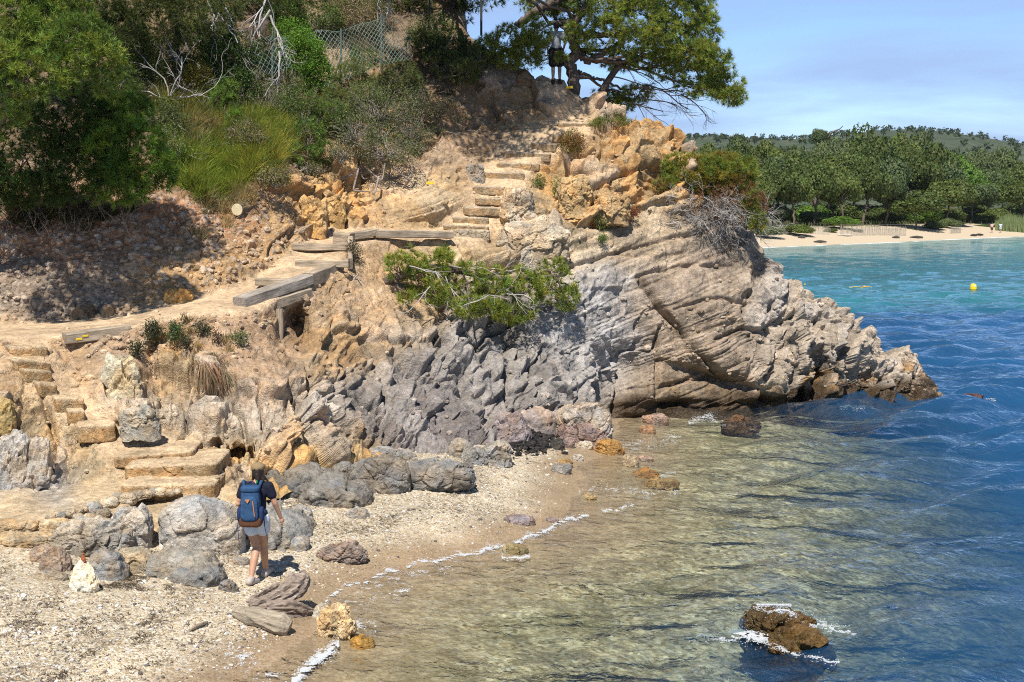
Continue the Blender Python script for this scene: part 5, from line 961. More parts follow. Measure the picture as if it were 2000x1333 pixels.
EXT = [('dark shrub filling the slope between the dead tree and the fence',575,200,44,40,(.10,.15,.035),'leaf',.6),('dusty green shrub just below the chain link fence',720,190,46,30,(.15,.17,.065),'leaf',.5),('dark green shrub at the upper left above the young pine',225,170,52,44,(.09,.13,.03),'needle',.9),('green shrub left of the long grass, touching the young pine',335,280,34,40,(.14,.20,.04),'leaf',.6),('dark shrub on the crest right of the chain link fence',850,60,54,34,(.085,.115,.03),'leaf',.6),('dry olive shrub on the crest above the fence, middle',705,10,60,26,(.14,.14,.05),'leaf',.5),('olive shrub left of the roots, over the red bank',600,325,26,16,(.16,.17,.06),'leaf',.4),('dark shrub under the crest pine trunks',880,100,48,26,(.08,.105,.03),'needle',.6),('dark olive shrub below the pale dead bush',320,225,44,34,(.10,.13,.035),'leaf',.7),('olive pine shrub under the scrap of fence',420,45,44,34,(.11,.135,.035),'needle',.8),('grey wiry shrub just above the sunlit long grass',480,262,36,26,(.20,.18,.10),'leaf',.5),('low yellowish shrub over the red pebbly bank',535,345,34,20,(.21,.19,.075),'leaf',.4),('green shrub low at the fence foot',640,225,40,32,(.14,.20,.045),'needle',.6),('dark green shrub behind the fence, left half',620,35,50,28,(.10,.15,.035),'leaf',.6),('dry brown shrub behind the fence, right half',700,40,50,30,(.24,.19,.11),'leaf',.5),('olive shrub in the shade right of the fence foot',780,150,44,32,(.14,.16,.05),'needle',.6),('small grey shrub above the ochre rocks at the path bend',665,300,24,18,(.20,.18,.10),'leaf',.4),('tiny dry shrub at the top of the ochre rocks',620,330,18,12,(.22,.18,.10),'leaf',.3),('dark shrub half way between the two green shrubs, over the grass',520,110,40,34,(.09,.12,.03),'leaf',.7),('leafy green shrub left of the pale dead bush',275,120,50,44,(.11,.15,.03),'leaf',.9),('dark pine shrub over the yellow grass at the upper left',240,60,50,40,(.09,.115,.03),'needle',1.0),('pale dry bush at the right of the large grey green bush',850,215,24,22,(.24,.20,.12),'leaf',.4)]
for k, (lab, u, v, ru, rv, cc, stl, o_) in enumerate(EXT):
    bush('shrub', lab, 'shrub', [(u, v, oc(u, v + rv * .6, o_), ru, rv), (u + ru * .5, v + rv * .4, oc(u + ru * .5, v + rv * .8, o_), ru * .6, rv * .6), (u - ru * .5, v + rv * .3, oc(u - ru * .5, v + rv * .7, o_), ru * .55, rv * .6)], cc, style=stl, dens=1.0, size=.13, wd=.026 if stl == 'leaf' else .011, nn=8 if stl == 'leaf' else 16, gap=.32, seed=400 + k, ntwig=22, twig=M_mid_twig)
# roots hanging under the large bush
r2 = np.random.default_rng(8); rts = thing('exposed_roots', 'looping bare roots exposed in the bank under the large grey green bush', 'roots', on_cliff(720,345))
for (a, m, b) in [((700,318),(712,350),(740,342)),((716,330),(745,352),(752,320)),((690,340),(670,350),(660,362)),((740,345),(730,380),(722,360)),((760,320),(800,352),(806,330)),((700,330),(690,372),(720,375)),((785,372),(800,350),(806,325))]:
    rt = MB(); y0 = oc(*m, .35); rt.tube(hermite(np.arange(3.), P(np.array([a[0],m[0],b[0]]), np.array([a[1],m[1],b[1]]), np.array([y0+.2,y0,y0+.1])), np.linspace(0, 2, 12)), np.linspace(.028, .016, 12), 6); rt.build('root', M_mid_twig, rts, smooth=True, origin=tuple(rts.location))
def dead(name, label, cat, starts, L, r, lev, k, seed, mat=M_grey_twig, **kw):
    r2 = np.random.default_rng(seed); b = np.asarray(starts[0][0]); mb = MB()
    for p, d in starts: twigs(mb, p, d, L * r2.uniform(.75, 1.2), r, lev, r2, k, **kw)
    return tag(mb.build(name, mat, origin=None, smooth=True), label, cat)
y_ = oc(335,190,.6)
dead('dead_shrub','bare white dead shrub with spreading branches behind the grass','dead shrub',[(P(330,190,y_),(-.15,-.2,1)),(P(335,190,y_),(.5,-.3,.9)),(P(332,188,y_),(.25,.1,1)),(P(338,195,y_),(.8,-.2,.25)),(P(328,195,y_),(-.7,-.3,.15))],1.0,.020,3,3,41,wob=.5,spread=.6)
dead('dead_tree','bleached dead tree leaning in from the top, left of the bright green shrub','dead tree',[(P(520,-25,35.0),(.25,-.35,-1)),(P(528,30,34.6),(.22,-.2,-1)),(P(528,20,34.6),(-.55,-.1,-.7)),(P(545,100,34.4),(.05,-.1,-1))],1.25,.032,3,3,42,wob=.35,spread=.55,droop=.25)
dead('dead_tree','thin pale dead branches hanging at the top, above the dark rounded shrub','dead tree',[(P(395,-10,34.5),(.6,-.2,-.5)),(P(425,25,34.3),(.5,-.1,-.9)),(P(428,28,34.3),(-.2,-.1,-1)),(P(440,15,34.3),(.3,0,-.9))],.95,.024,3,2,43,wob=.4,spread=.5,droop=.3)
dead('dead_branch','white forked dead branch hanging over the fence top','dead branch',[(P(752,-5,38.6),(.35,0,-1)),(P(760,10,38.6),(-.4,-.2,-1)),(P(742,-10,38.6),(-.05,0,-1))],.65,.02,2,3,44,spread=.6,droop=.2)
y_ = oc(700,540,.1)
dead('dead_branch','small white forked dead twig lying on the earth below the wooden steps','dead branch',[(P(701,533,y_),(-.3,-.1,-.6)),(P(697,540,y_),(.25,-.1,-1)),(P(695,540,y_),(-.9,-.1,-.3))],.28,.013,1,2,45)
# --- behind: pines along the crest
for lab, lobes_, tr, sd_ in [('dark crest pine with two black trunks beside the fence top',[(860,-20,42,80,40),(790,-10,42,60,40),(930,-25,42,70,45),(900,30,42.5,30,24),(810,-105,36.6,90,46),(890,-112,35.7,90,46),(965,-112,35.4,90,46),(1040,-105,35.6,90,46),(880,-75,37.0,80,40),(780,-80,37.4,80,40),(790,-130,34.3,90,44),(880,-135,34.0,90,44),(970,-135,34.0,90,44)],[(872,90,42),(868,50,42),(878,10,42),(900,-60,42)],51),('dark pine over the fence, filling the gap left of the black trunks',[(700,-5,43,70,36),(640,-20,42.5,60,34),(760,10,43,40,30),(600,-15,41,50,34)],[(720,80,43),(716,30,43),(705,-50,43)],52),('olive pine at the top edge above the leaning dead tree',[(540,-15,38,60,32),(480,-25,38,60,40),(560,15,37.5,36,24)],[(520,110,37.6),(518,40,38),(515,-50,38)],53),('shaded pine behind the tall pine at the upper left',[(190,10,33,80,50),(110,60,32.5,80,60),(230,60,33,60,50),(20,80,32,90,80)],[(170,240,33.4),(172,120,33.2),(170,-30,33)],54)]:  # crest pine's near lobes, unseen above the view, are added to shade the knoll
    tp = np.array([P(*q_) for q_ in tr]); bush('pine_tree', lab, 'tree', lobes_, (.085,.11,.03), dens=.85, size=.17, wd=.015, nn=16, gap=.34, trunk=tp, twig=M_bark, trad=.13, seed=sd_, ntwig=6, root=tp[0])
mbk = MB(); tp = P(np.array([905,898,906,925.]), np.array([80,45,10,-40.]), 41.5); 
bush('pine_sapling','low bright pine branch spreading right at the top of the bank','tree',[(990,85,38.2,42,36),(1030,100,38.0,38,34),(960,95,38.4,34,26),(1000,118,38.0,30,18),(1050,70,38.2,30,26)],SUNY,dens=1.2,size=.15,wd=.011,nn=20,gap=.33,trunk=P(np.array([935.,955,985,1030]),np.array([150.,118,100,85]),np.array([39.6,38.9,38.4,38.2])),twig=M_bark,trad=.035,seed=55,ntwig=8,root=P(935,150,39.6))
bush('shrub','dull pine shrub in the shade at the right end of the fence','shrub',[(870,125,oc(870,135,.6),44,28),(910,140,oc(910,150,.5),34,24),(830,85,oc(830,105,.5),40,24),(940,110,oc(935,120,.5),26,26)],(.12,.14,.04),dens=1.0,size=.14,wd=.012,nn=16,gap=.34,seed=56,ntwig=16)
# --- the big leaning pine on the headland
tr1 = hermite(np.arange(7.), P(np.array([1122,1121,1116,1122,1112,1135,1200.]), np.array([206,158,122,88,62,25,-60.]), np.array([38.75,38.8,38.8,38.8,38.7,38.6,38.4])), np.linspace(0, 6, 26))
tr1 = tr1 + .04 * np.random.default_rng(1).normal(size=tr1.shape)
LB = [(1290,-30,38.2,105,48),(1185,0,38.4,75,46),(1245,45,38.0,72,46),(1325,30,38.3,68,48),(1372,70,38.4,40,46),(1348,110,38.2,58,34),(1418,168,38.3,36,32),(1392,140,38.1,40,30),(1355,165,38.6,36,22),(1270,100,38.4,62,34),(1180,70,38.6,52,40),(1112,25,39.1,40,28),(1060,5,39.2,50,30),(1210,120,39.0,34,22),(1300,135,38.8,46,22),(1240,185,39.2,42,20),(1360,0,38.5,38,46),(1060,110,39.3,34,24),(1150,-40,39,90,36),(1048,60,37.9,28,34),(1098,112,37.8,12,10),(1118,70,37.9,16,26),(940,-120,36.6,110,50),(1040,-130,36.2,110,50),(860,-120,37.0,90,44),(980,-90,35.4,90,30)]  # last four lobes, unseen above the view, are added to shade the knoll
bp = bush('pine_tree','big leaning pine crowning the headland beside the standing man','tree',LB,(.225,.27,.052),dens=1.25,size=.16,wd=.012,nn=22,gap=.38,trunk=tr1,twig=M_bark,trad=.10,seed=61,ntwig=10,root=tr1[0],cvar=.26,gs=2.6,limbs=False,tip=(1.25,1.2,1))
lm = MB(); r2 = np.random.default_rng(9)
def limb(pts_, r0, r1): 
    a = np.array(pts_, float); c = hermite(np.arange(len(a), dtype=float), P(a[:, 0], a[:, 1], a[:, 2]), np.linspace(0, len(a) - 1, 8 * len(a))); lm.tube(c + .025 * r2.normal(size=c.shape), np.linspace(r0, r1, len(c)), 8)
limb([(1120,100,38.8),(1150,118,38.7),(1175,105,38.6),(1210,85,38.4)], .12, .06); limb([(1112,62,38.7),(1170,70,38.5),(1240,60,38.3),(1330,35,38.3)], .11, .04); limb([(1008,52,38.9),(1040,28,38.8),(1090,0,38.7),(1150,-40,38.6)], .11, .14)
limb([(1135,25,38.6),(1100,15,38.9),(1060,10,39.1)], .07, .03); limb([(1130,140,38.9),(1150,150,38.9),(1185,160,39),(1240,185,39.1)], .06, .03)
for c, r in [lobe(*l) for l in LB]:
    st_ = tr1[6 + int(np.argmin(np.linalg.norm(tr1[6:] - c, axis=1)))]; lm.tube(wander(st_, c, r2, 8, .10), np.linspace(.06, .018, 8), 5, cap=False)
lm.build('limb', M_bark, bp, smooth=True, origin=tr1[0])
tr2 = hermite(np.arange(6.), P(np.array([1158,1171,1190,1212,1250,1330.]), np.array([236,190,155,128,112,92.]), np.array([39.2,39.1,39.0,38.9,38.7,38.5])), np.linspace(0, 5, 24))
b2_ = bush('pine_tree','second slimmer pine leaning right over the headland, bare branches trailing low','tree',[(1400,120,37.9,34,30),(1432,188,38.0,26,20),(1345,100,37.9,50,26),(1385,178,38.2,36,18),(1300,70,37.8,44,26),(1205,205,39.3,36,16),(1180,190,39.4,26,20)],(.225,.27,.052),dens=1.2,size=.16,wd=.012,nn=22,gap=.36,trunk=tr2,twig=M_bark,trad=.06,seed=63,ntwig=10,root=tr2[0],cvar=.26)
tw = MB()
for (u0, v0, dx, dz, L) in [(1195,150,1,-.12,1.2),(1210,130,1,-.25,1.4),(1230,170,1,-.1,1.3),(1260,165,1,-.35,1.2),(1290,175,1,-.45,1.0),(1250,190,1,-.3,1.2),(1220,200,1,-.1,1.2),(1300,150,.9,-.5,1.0),(1330,185,.8,-.6,.8)]:
    tw = MB(); twigs(tw, P(u0, v0, 38.8), (dx, -.1, dz), L, .022, 3, r2, 3, .45, .12, nseg=6, wob=.25); tw.build('bare_branch', M_brown_twig, b2_, smooth=True, origin=tr2[0])
# --- the pine fallen across the cliff face
def fp(u, v, o): return (u, v, oc(u, v, o))
FL = [(778,520,oc(778,540,.5),30,30),(815,545,oc(815,550,.6),30,34),(850,520,oc(850,540,.7),44,30),(905,545,oc(905,560,.9),48,36),(960,560,oc(960,570,1.0),52,36),(1020,560,oc(1020,570,1.0),52,40),(1075,545,oc(1075,560,.9),44,42),(1105,580,oc(1105,590,.8),28,26),(925,600,oc(925,610,.8),54,24),(1000,610,oc(1000,615,.8),52,22),(1128,566,oc(1128,570,.6),14,16),(855,580,oc(855,590,.6),28,28),(800,500,oc(800,520,.4),16,22),(870,500,oc(870,520,.5),16,20),(795,580,oc(795,590,.4),18,14)]
ft = hermite(np.arange(6.), np.array([P(750,552,oc(750,552,-.1)),P(790,536,oc(790,545,.3)),P(850,522,oc(850,540,.6)),P(920,535,oc(920,550,.9)),P(1000,545,oc(1000,560,1.0)),P(1080,540,oc(1080,560,.9))]), np.linspace(0, 5, 26))
fb_ = bush('fallen_pine','yellow green pine lying sideways across the cliff face below the path','tree',FL,(.22,.265,.042),dens=1.15,size=.15,wd=.011,nn=22,gap=.40,trunk=ft,twig=M_bark,trad=.05,seed=71,ntwig=8,root=ft[0],cvar=.28,tip=(1.2,1.15,1),gs=2.6)
dw_ = MB(); r2 = np.random.default_rng(17)
for u0, v0, d in [(800,520,(.9,-.2,-.15)),(850,530,(.3,-.4,-1)),(870,540,(.4,-.3,-1)),(880,520,(1,-.3,-.1)),(960,525,(1,-.2,-.1)),(980,560,(.5,-.4,-.9)),(990,575,(.9,-.3,.1)),(900,600,(.8,-.4,.5)),(840,560,(-.5,-.3,-.8)),(1000,530,(1,-.3,.05))]:
    dw_ = MB(); twigs(dw_, P(u0, v0, oc(u0, v0 + 10, 1.15)), d, .75, .016, 2, r2, 3, .5, nseg=5); dw_.build('bare_branch', M_grey_twig, fb_, smooth=True, origin=ft[0])
# --- the half dead bush on the headland shoulder
HB = lambda u, v, a, b, o: (u, v, 37.0 - (v - 330) * .009 - o * .6, a * 1.3, b * 1.3)
hb = bush('shrub','half dead bush on the headland shoulder, green on top and grey tangled below','bush',[HB(1335,335,34,28,.4),HB(1370,345,46,30,.5),HB(1430,345,36,28,.5),HB(1455,330,20,18,.4),HB(1410,318,30,16,.3),HB(1345,318,26,16,.3),HB(1463,410,15,26,.4),HB(1300,375,20,30,.4),HB(1480,435,12,14,.3),HB(1395,335,40,26,.5)],(.19,.225,.04),dens=2.0,size=.15,wd=.012,nn=18,gap=.36,seed=81,ntwig=10,cvar=.3,colour2=(.26,.22,.04),root=P(1392,430,36.4))
rb = MB(); r2 = np.random.default_rng(83)
for l in [HB(1380,380,56,26,.4),HB(1320,375,34,26,.4),HB(1440,390,36,34,.4),HB(1400,410,50,30,.4),HB(1470,400,22,24,.3)]:
    c, r = lobe(*l); p, ax = in_lobe(c, r, 420, r2, .4, .34, 2.6, 9); needles(rb, p, ax, 11, .12, .012, (.19,.10,.045), .3, r2)
rb.build('dry_foliage', M_dead, hb, origin=P(1392,430,36.4))
db = MB()
for k in range(84):
    u0, v0 = r2.uniform(1315, 1450), r2.uniform(385, 445); dx = (u0 - 1390) / 60 + r2.normal() * .6
    twigs(db, P(u0, v0, 36.0 + r2.uniform(-.4, .3)), (dx, -.55, -.25 + r2.normal() * .4), r2.uniform(.28, .62), .014, 3, r2, 3, .6, .05, nseg=5, wob=.5)
for k in range(26): twigs(db, P(r2.uniform(1430,1475), r2.uniform(405,450), 36.2), (1, -.1, -.1 + r2.normal() * .3), r2.uniform(.3, .65), .012, 3, r2, 3, .5, .05, nseg=5, wob=.4)
db.build('dead_branches', M_grey_twig, hb, smooth=True, origin=P(1392,430,36.4))
# --- small plants
def tuft(label, u, v, ru, rv, colour, seed, style='leaf', cat='plant', name='small_shrub', **kw):
    kw2 = dict(dens=1.5, size=.10, wd=.02, nn=8, gap=.25, ntwig=8); kw2.update(kw); return bush(name, label, cat, [(u, v, oc(u, v + rv * .6, .12), ru, rv)], colour, style=style, seed=seed, trad=.012, root=on_cliff(u, v + rv), **kw2)
tuft('yellow green plant with rusty stems left of the top of the long flight',1118,276,26,22,(.17,.17,.03),101,colour2=(.22,.12,.04))
tuft('weedy green grass tuft on the rim of the headland under the pine',1195,240,42,9,(.18,.20,.05),102,'needle',size=.14,wd=.008,nn=12)
tuft('tall green weed on the right of the long flight',1086,362,9,20,(.13,.19,.03),103)
tuft('small green weed beside the middle of the long flight',1052,352,10,12,(.13,.18,.04),104)
tuft('yellow green weed growing in a crack of the tilted layered slab',1064,440,9,20,(.18,.21,.03),105)
tuft('reddish green succulents creeping over the ledge of the headland',1215,416,34,14,(.10,.13,.03),106,colour2=(.22,.07,.03),dens=2.2)
tuft('hanging succulents with grey dead leaves left of the creeping ones',1172,432,22,18,(.09,.12,.03),107,colour2=(.20,.08,.04),dens=2.0)
tuft('lone green succulent below the hanging ones',1176,466,9,6,(.10,.16,.03),108,dens=2.2)
for k, (lab, u, v, ru, rv, cc) in enumerate([('dark green shrub on the earth mound below the path, nearest the yellow painted beam',268,682,16,16,(.05,.065,.03)),('taller dark shrub on the earth mound right under the path edge',297,648,15,24,(.055,.07,.03)),('fresh green shrub on the earth mound with thin upright stems',340,650,19,20,(.085,.13,.045)),('greyish shrub on the earth mound right of the fresh green one',392,640,13,14,(.08,.085,.045)),('small green herb on the face of the earth mound',470,660,13,14,(.11,.15,.06)),('dark tiny shrub low on the earth mound beside the hanging roots',365,668,12,12,(.06,.07,.035)),('brownish shrub on the earth mound near the middle',425,655,10,12,(.12,.08,.05)),('dry brown shrub in the corner below the wooden steps',690,490,14,22,(.14,.115,.075))]): tuft(lab, u, v, ru, rv, cc, 110 + k, ntwig=14)
# --- grass, hanging roots, dry undergrowth: nobody could count it
gr = MB(); r2 = np.random.default_rng(91)
def grass(u0, u1, v0, v1, n, L, colour, cvar=.25, droop=.5, up=1.0, wd=.012, jit=.35, off=.0):
    k = 0
    m_ = max(4, n // 55); th_ = r2.uniform(0, 6.28, m_); rr0 = np.sqrt(r2.random(m_)); cu, cv = (u0 + u1) / 2 + (u1 - u0) / 2 * rr0 * np.cos(th_), (v0 + v1) / 2 + (v1 - v0) / 2 * rr0 * np.sin(th_)
    kk = r2.integers(0, m_, n); us, vs = cu[kk] + r2.normal(0, 4.5, n), cv[kk] + r2.normal(0, 2.5, n); tone = r2.normal(0, 1, m_)[kk][:, None]
    pts_ = np.array([on_cliff(u, v) for u, v in zip(us, vs)]); pts_[:, 1] -= off
    d = unit(r2.normal(size=(n, 3)) * jit + np.array([.12, -.35, up]) + np.stack([(us - cu[kk]) * .06, 0 * us, 0 * us], -1)); l = L * r2.uniform(.5, 1.2, (n, 1)); s_ = unit(np.cross(d, r2.normal(size=(n, 3)))) * wd * .5
    m = pts_ + d * l * .55; tp = pts_ + d * l * .9 + np.array([.1, -.2, -droop]) * l * .5 * r2.uniform(.3, 1, (n, 1)) + d * l * .2
    V = np.stack([pts_ - s_, pts_ + s_, m + s_ * .8, m - s_ * .8, tp], 1).reshape(-1, 3); b_ = (np.arange(n) * 5)[:, None]
    c = np.asarray(colour) * np.clip(1 + cvar * r2.normal(size=(n, 1)) + .22 * tone, .3, 2); c = c * np.concatenate([1 + .2 * r2.normal(size=(n, 1)) + .15 * tone, np.ones((n, 1)), np.ones((n, 1))], 1)
    gr.add(V, [b_ + np.array([0, 1, 2, 3]), b_ + np.array([3, 2, 4])], np.repeat(np.clip(c, .01, .6), 5, 0))
GG = (.21,.26,.05); GY = (.34,.30,.11); GD = (.38,.30,.17)
grass(345,485,285,398,8500,.55,(.25,.30,.055)); grass(425,565,220,340,8500,.6,(.28,.31,.06)); grass(470,560,270,350,2200,.55,(.34,.31,.08)); grass(240,350,130,225,3000,.6,GY); grass(300,470,180,300,4200,.5,(.23,.235,.07)); grass(330,450,240,310,2400,.45,GD); grass(470,640,150,300,3000,.45,(.25,.24,.09)); grass(250,420,40,150,1600,.5,(.16,.16,.06)); grass(560,720,20,130,1600,.45,(.26,.21,.12))
grass(400,500,370,415,1500,.4,GD); grass(160,240,40,90,400,.6,GY); grass(480,620,200,330,1600,.4,(.17,.16,.06)); grass(600,700,190,300,1200,.35,(.14,.13,.06)); grass(830,920,190,260,500,.22,GD); grass(640,820,80,200,1400,.35,(.16,.14,.07)); grass(640,760,30,100,900,.4,(.20,.16,.10))
grass(380,450,415,470,300,.3,GD); grass(100,200,400,470,500,.35,(.12,.10,.05)); grass(0,120,395,450,700,.4,(.10,.09,.045)); grass(330,480,630,690,420,.16,GD, off=.02); grass(290,430,620,650,260,.22,(.14,.13,.06)); grass(1150,1240,228,246,500,.2,(.22,.22,.07)); grass(1090,1130,285,300,120,.2,GD)
grass(355,450,680,730,420,.35,(.26,.20,.12),up=-1.0,droop=1.0,jit=.2,off=.08); grass(420,440,680,740,160,.4,(.22,.17,.11),up=-1.0,droop=1.0,jit=.15,off=.08)
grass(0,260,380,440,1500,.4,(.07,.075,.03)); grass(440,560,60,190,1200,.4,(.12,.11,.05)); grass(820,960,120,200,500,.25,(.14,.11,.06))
tag(gr.build('grass', M_leaf), kind='stuff')
br = MB()
for k in range(240):
    u0, v0 = [(r2.uniform(480,640), r2.uniform(130,300)), (r2.uniform(640,840), r2.uniform(190,340)), (r2.uniform(270,480), r2.uniform(150,330)), (r2.uniform(0,260), r2.uniform(390,470)), (r2.uniform(600,800), r2.uniform(40,120))][k % 5]
    p = on_cliff(u0, v0); twigs(br, p - np.array([0, .05, 0]), (r2.normal() * .6, -.6, .8), r2.uniform(.25, .6), .008, 2, r2, 3, .7, nseg=4)
tag(br.build('dry_undergrowth', M_mid_twig), kind='stuff')
# ================================================================ the far shore
def far_ground(x, y): return float(bz(x, y))
r2 = np.random.default_rng(77)
def leaves_n(mb, C_, N_, L, wd, colour, cvar, r2):
    n_ = unit(N_ + .45 * r2.normal(size=N_.shape)); a = unit(np.cross(n_, r2.normal(size=N_.shape))); b = np.cross(n_, a); l = L * r2.uniform(.6, 1.3, (len(C_), 1)) * .5; w_ = l * wd / L
    V = np.stack([C_ - a * l, C_ + b * w_, C_ + a * l, C_ - b * w_], 1).reshape(-1, 3); c = np.asarray(colour)[None] * (1 + cvar * r2.normal(size=(len(C_), 1))); c = c * np.concatenate([1 + .1 * r2.normal(size=(len(C_), 1)), np.ones((len(C_), 2))], 1)
    mb.add(V, np.arange(len(V)).reshape(-1, 4), np.repeat(np.clip(c, .004, .7), 4, 0))
def far_crown(seed, r, rz, n, colour, lsz=.34):
    """crown of a far pine: rounded clumps of leaf clusters, built once and shared"""
    r3 = np.random.default_rng(seed); mb = MB()
    cl = []
    for k in range(19):
        d = unit(r3.normal(size=3)); d[2] = abs(d[2]) * .9 - .25; cl.append((d * np.array([r, r, rz]) * r3.uniform(.35, .72), r * r3.uniform(.26, .42)))
    for c, rr in cl:
        m = int(n / 19); d = unit(r3.normal(size=(m, 3))); p = c + d * rr * np.array([1, 1, .78]) * (.6 + .4 * r3.random((m, 1)) ** .5) * (1 + .25 * fbm(d * 2 + seed + c, 2, 5)[:, None])
        kp = fbm(p * .9, 2, seed) > -.32; leaves_n(mb, p[kp], d[kp], lsz, lsz * .6, np.asarray(colour) * r3.uniform(.8, 1.2), .16, r3)
    o = mb.build('crown', M_leaf); me = o.data; bpy.data.objects.remove(o); return me
def far_trunk(seed, h, r=.24, lean=.12):
    r3 = np.random.default_rng(seed); mb = MB(); a = np.zeros(3) - np.array([0, 0, .6]); top = np.array([lean * h * r3.choice([-1, 1]), 0, h]); c = wander(a, top, r3, 8, .12); mb.tube(c, np.linspace(r, r * .55, 8), 7)
    for k in range(5): i = 4 + k % 4; mb.tube(wander(c[min(i, 7)], c[min(i, 7)] + unit(np.array([r3.normal(), r3.normal(), .8])) * h * .35, r3, 5, .1), np.linspace(r * .45, r * .15, 5), 5, cap=False)
    o = mb.build('trunk', M_bark, smooth=True); me = o.data; bpy.data.objects.remove(o); return me
PINE_A, PINE_B, PINE_C, FRESH = (.10,.135,.034), (.13,.165,.04), (.095,.13,.05), (.12,.21,.034)
CR = [far_crown(k + 1, 4.0, 3.0, 9500, c) for k, c in enumerate([PINE_A, PINE_B, PINE_C, PINE_B, PINE_A, FRESH, (.14,.18,.07)])]
TR = [far_trunk(k + 1, 6.5) for k in range(4)]
def far_tree(u, vb, vt, Y, wpx, kind, label, group='pines of the far grove', trunk=True, name='pine_tree', cat='tree'):
    Y = Y + float(np.interp((u - 1000) / FPX, fw[:, 0] / fw[:, 1], fw[:, 1])) - 174; k = Y / FPX; base = P(u, vb, Y); base[2] = min(base[2], float(bz(base[0], base[1])) + .05); top = P(u, vt - (9 if trunk else 0), Y); H = top[2] - base[2]; g = thing(name, label, cat, base, group); rw = wpx / 2 * k * 1.32; rz = min(H * .45, rw * 1.3) if trunk else H * .55
    c = bpy.data.objects.new('crown', CR[kind]); col.objects.link(c); c.parent = g; c.location = (0, 0, H - rz * 1.0); c.scale = (rw / 4.0, rw / 4.0, rz / 3.0); c.rotation_euler = (0, 0, r2.uniform(0, 6.28))
    if trunk:
        t_ = bpy.data.objects.new('trunk', TR[int(r2.integers(4))]); col.objects.link(t_); t_.parent = g; hs_ = max(H - rz * 1.1, H * .4) / 6.5; t_.scale = (min(hs_ * 1.2, 1.6), min(hs_ * 1.2, 1.6), hs_); t_.rotation_euler = (0, 0, r2.uniform(0, 6.28))
    return g
FT = [ # u, foot v, top v, distance, width px, kind, label
 (1510,440,318,208,96,0,'dark far pine at the left of the beach grove, over the green bush'),(1548,438,330,205,70,1,'far pine with two crossing trunks left of the paling fence'),(1585,440,300,207,92,0,'far pine with leaning forked trunk at the left end of the paling fence'),(1640,438,330,204,88,1,'far pine with a slanting trunk over the round bright green bush'),(1690,438,312,206,84,0,'far pine with straight trunks standing right behind the paling fence'),(1735,440,330,204,66,2,'narrow far pine just left of the low spreading pine at the beach'),(1790,448,375,196,116,0,'low spreading pine whose branches reach down to the far beach'),(1850,440,345,203,92,1,'far pine behind the silver bushes at the beach'),(1905,438,352,206,84,2,'dark far pine between silver bushes and reed bed'),(1955,430,350,212,80,0,'far pine rising behind the reed bed'),(2005,430,345,212,90,1,'far pine at the right margin behind the reeds'),(1470,440,330,206,80,1,'far pine half hidden by the half dead headland bush'),
 (1420,430,300,222,88,0,'middle row pine seen just above the half dead bush'),(1480,430,285,226,92,2,'middle row pine with grey green crown, left part of the grove'),(1545,430,282,224,96,0,'dark middle row pine with gaps in its crown above the leaning fork'),(1610,430,290,222,88,3,'rounded yellowish middle row pine in the left half of the grove'),(1668,430,275,226,98,0,'broad middle row pine in the centre of the grove'),(1725,430,290,222,92,2,'blue green middle row pine in the centre of the grove'),(1775,430,285,224,92,0,'middle row pine above the low spreading pine'),(1830,430,300,222,90,2,'middle row pine with dark right edge above the silver bushes'),(1885,430,325,224,80,5,'fresh green middle row tree right of the grove dome'),(1935,425,320,228,76,2,'middle row pine above the two strollers'),(1985,425,315,230,84,0,'middle row pine near the right margin'),
 (1390,420,268,246,84,3,'back row pine at the left end, next to the headland top'),(1445,420,262,250,84,0,'back row pine low on the left skyline of the grove'),(1505,420,262,250,88,3,'back row pine on the skyline left of the dome'),(1570,420,272,248,84,2,'back row pine in the dip left of the dome'),(1625,420,258,250,84,6,'pale silvery back row tree left of the dome'),(1690,420,238,250,112,0,'highest round pine, the dome on the skyline of the grove'),(1745,420,250,250,84,3,'back row pine on the right shoulder of the dome'),(1800,420,254,250,104,0,'dark back row pine with steep right side'),(1862,420,292,255,70,5,'vivid green back row tree right of the dark pine'),(1910,420,284,262,66,6,'slim pale green back row tree on the right skyline'),(1955,420,282,266,60,6,'second slim pale tree on the right skyline'),(2000,420,300,262,70,2,'back row pine at the right margin of the skyline'),
 (1600,420,249,275,34,2,'small tree top poking out above the left skyline of the grove')]
for a in FT: far_tree(*a[:6], a[6], trunk=True)
for lab, u, vb, vt, Y, w_, kd, nm in [('bright green rounded bush behind the left part of the paling fence',1638,444,419,199,62,5,'bush'),('green bush at the left end of the far beach',1550,462,434,190,70,1,'bush'),('grey green scrub where the far beach meets the headland bush',1500,466,438,186,60,6,'bush'),('silvery bush left of the short fence end on the far beach',1824,452,430,196,44,6,'bush'),('taller silvery bush right behind the short fence end',1852,450,422,197,44,6,'bush'),('dry tuft in front of the paling fence',1676,458,446,192,20,6,'bush'),('low green bush at the fence near the blue net',1622,456,444,193,26,1,'bush'),('dark low bush under the far pines behind the strollers',1912,448,436,202,70,2,'bush')]:
    o = far_tree(u, vb, vt, Y, w_, kd, lab, None, False, nm, 'bush')
for k in range(30):
    u = 1450 + k * 19.5 + r2.uniform(-10, 10); Y = r2.uniform(207, 232); far_tree(u, 442, r2.uniform(384, 416), Y, r2.uniform(50, 90), int(r2.choice([0, 1, 2, 5])), 'dense dark undergrowth bush between the trunks of the far grove', 'undergrowth bushes of the far grove', False, 'bush', 'bush')
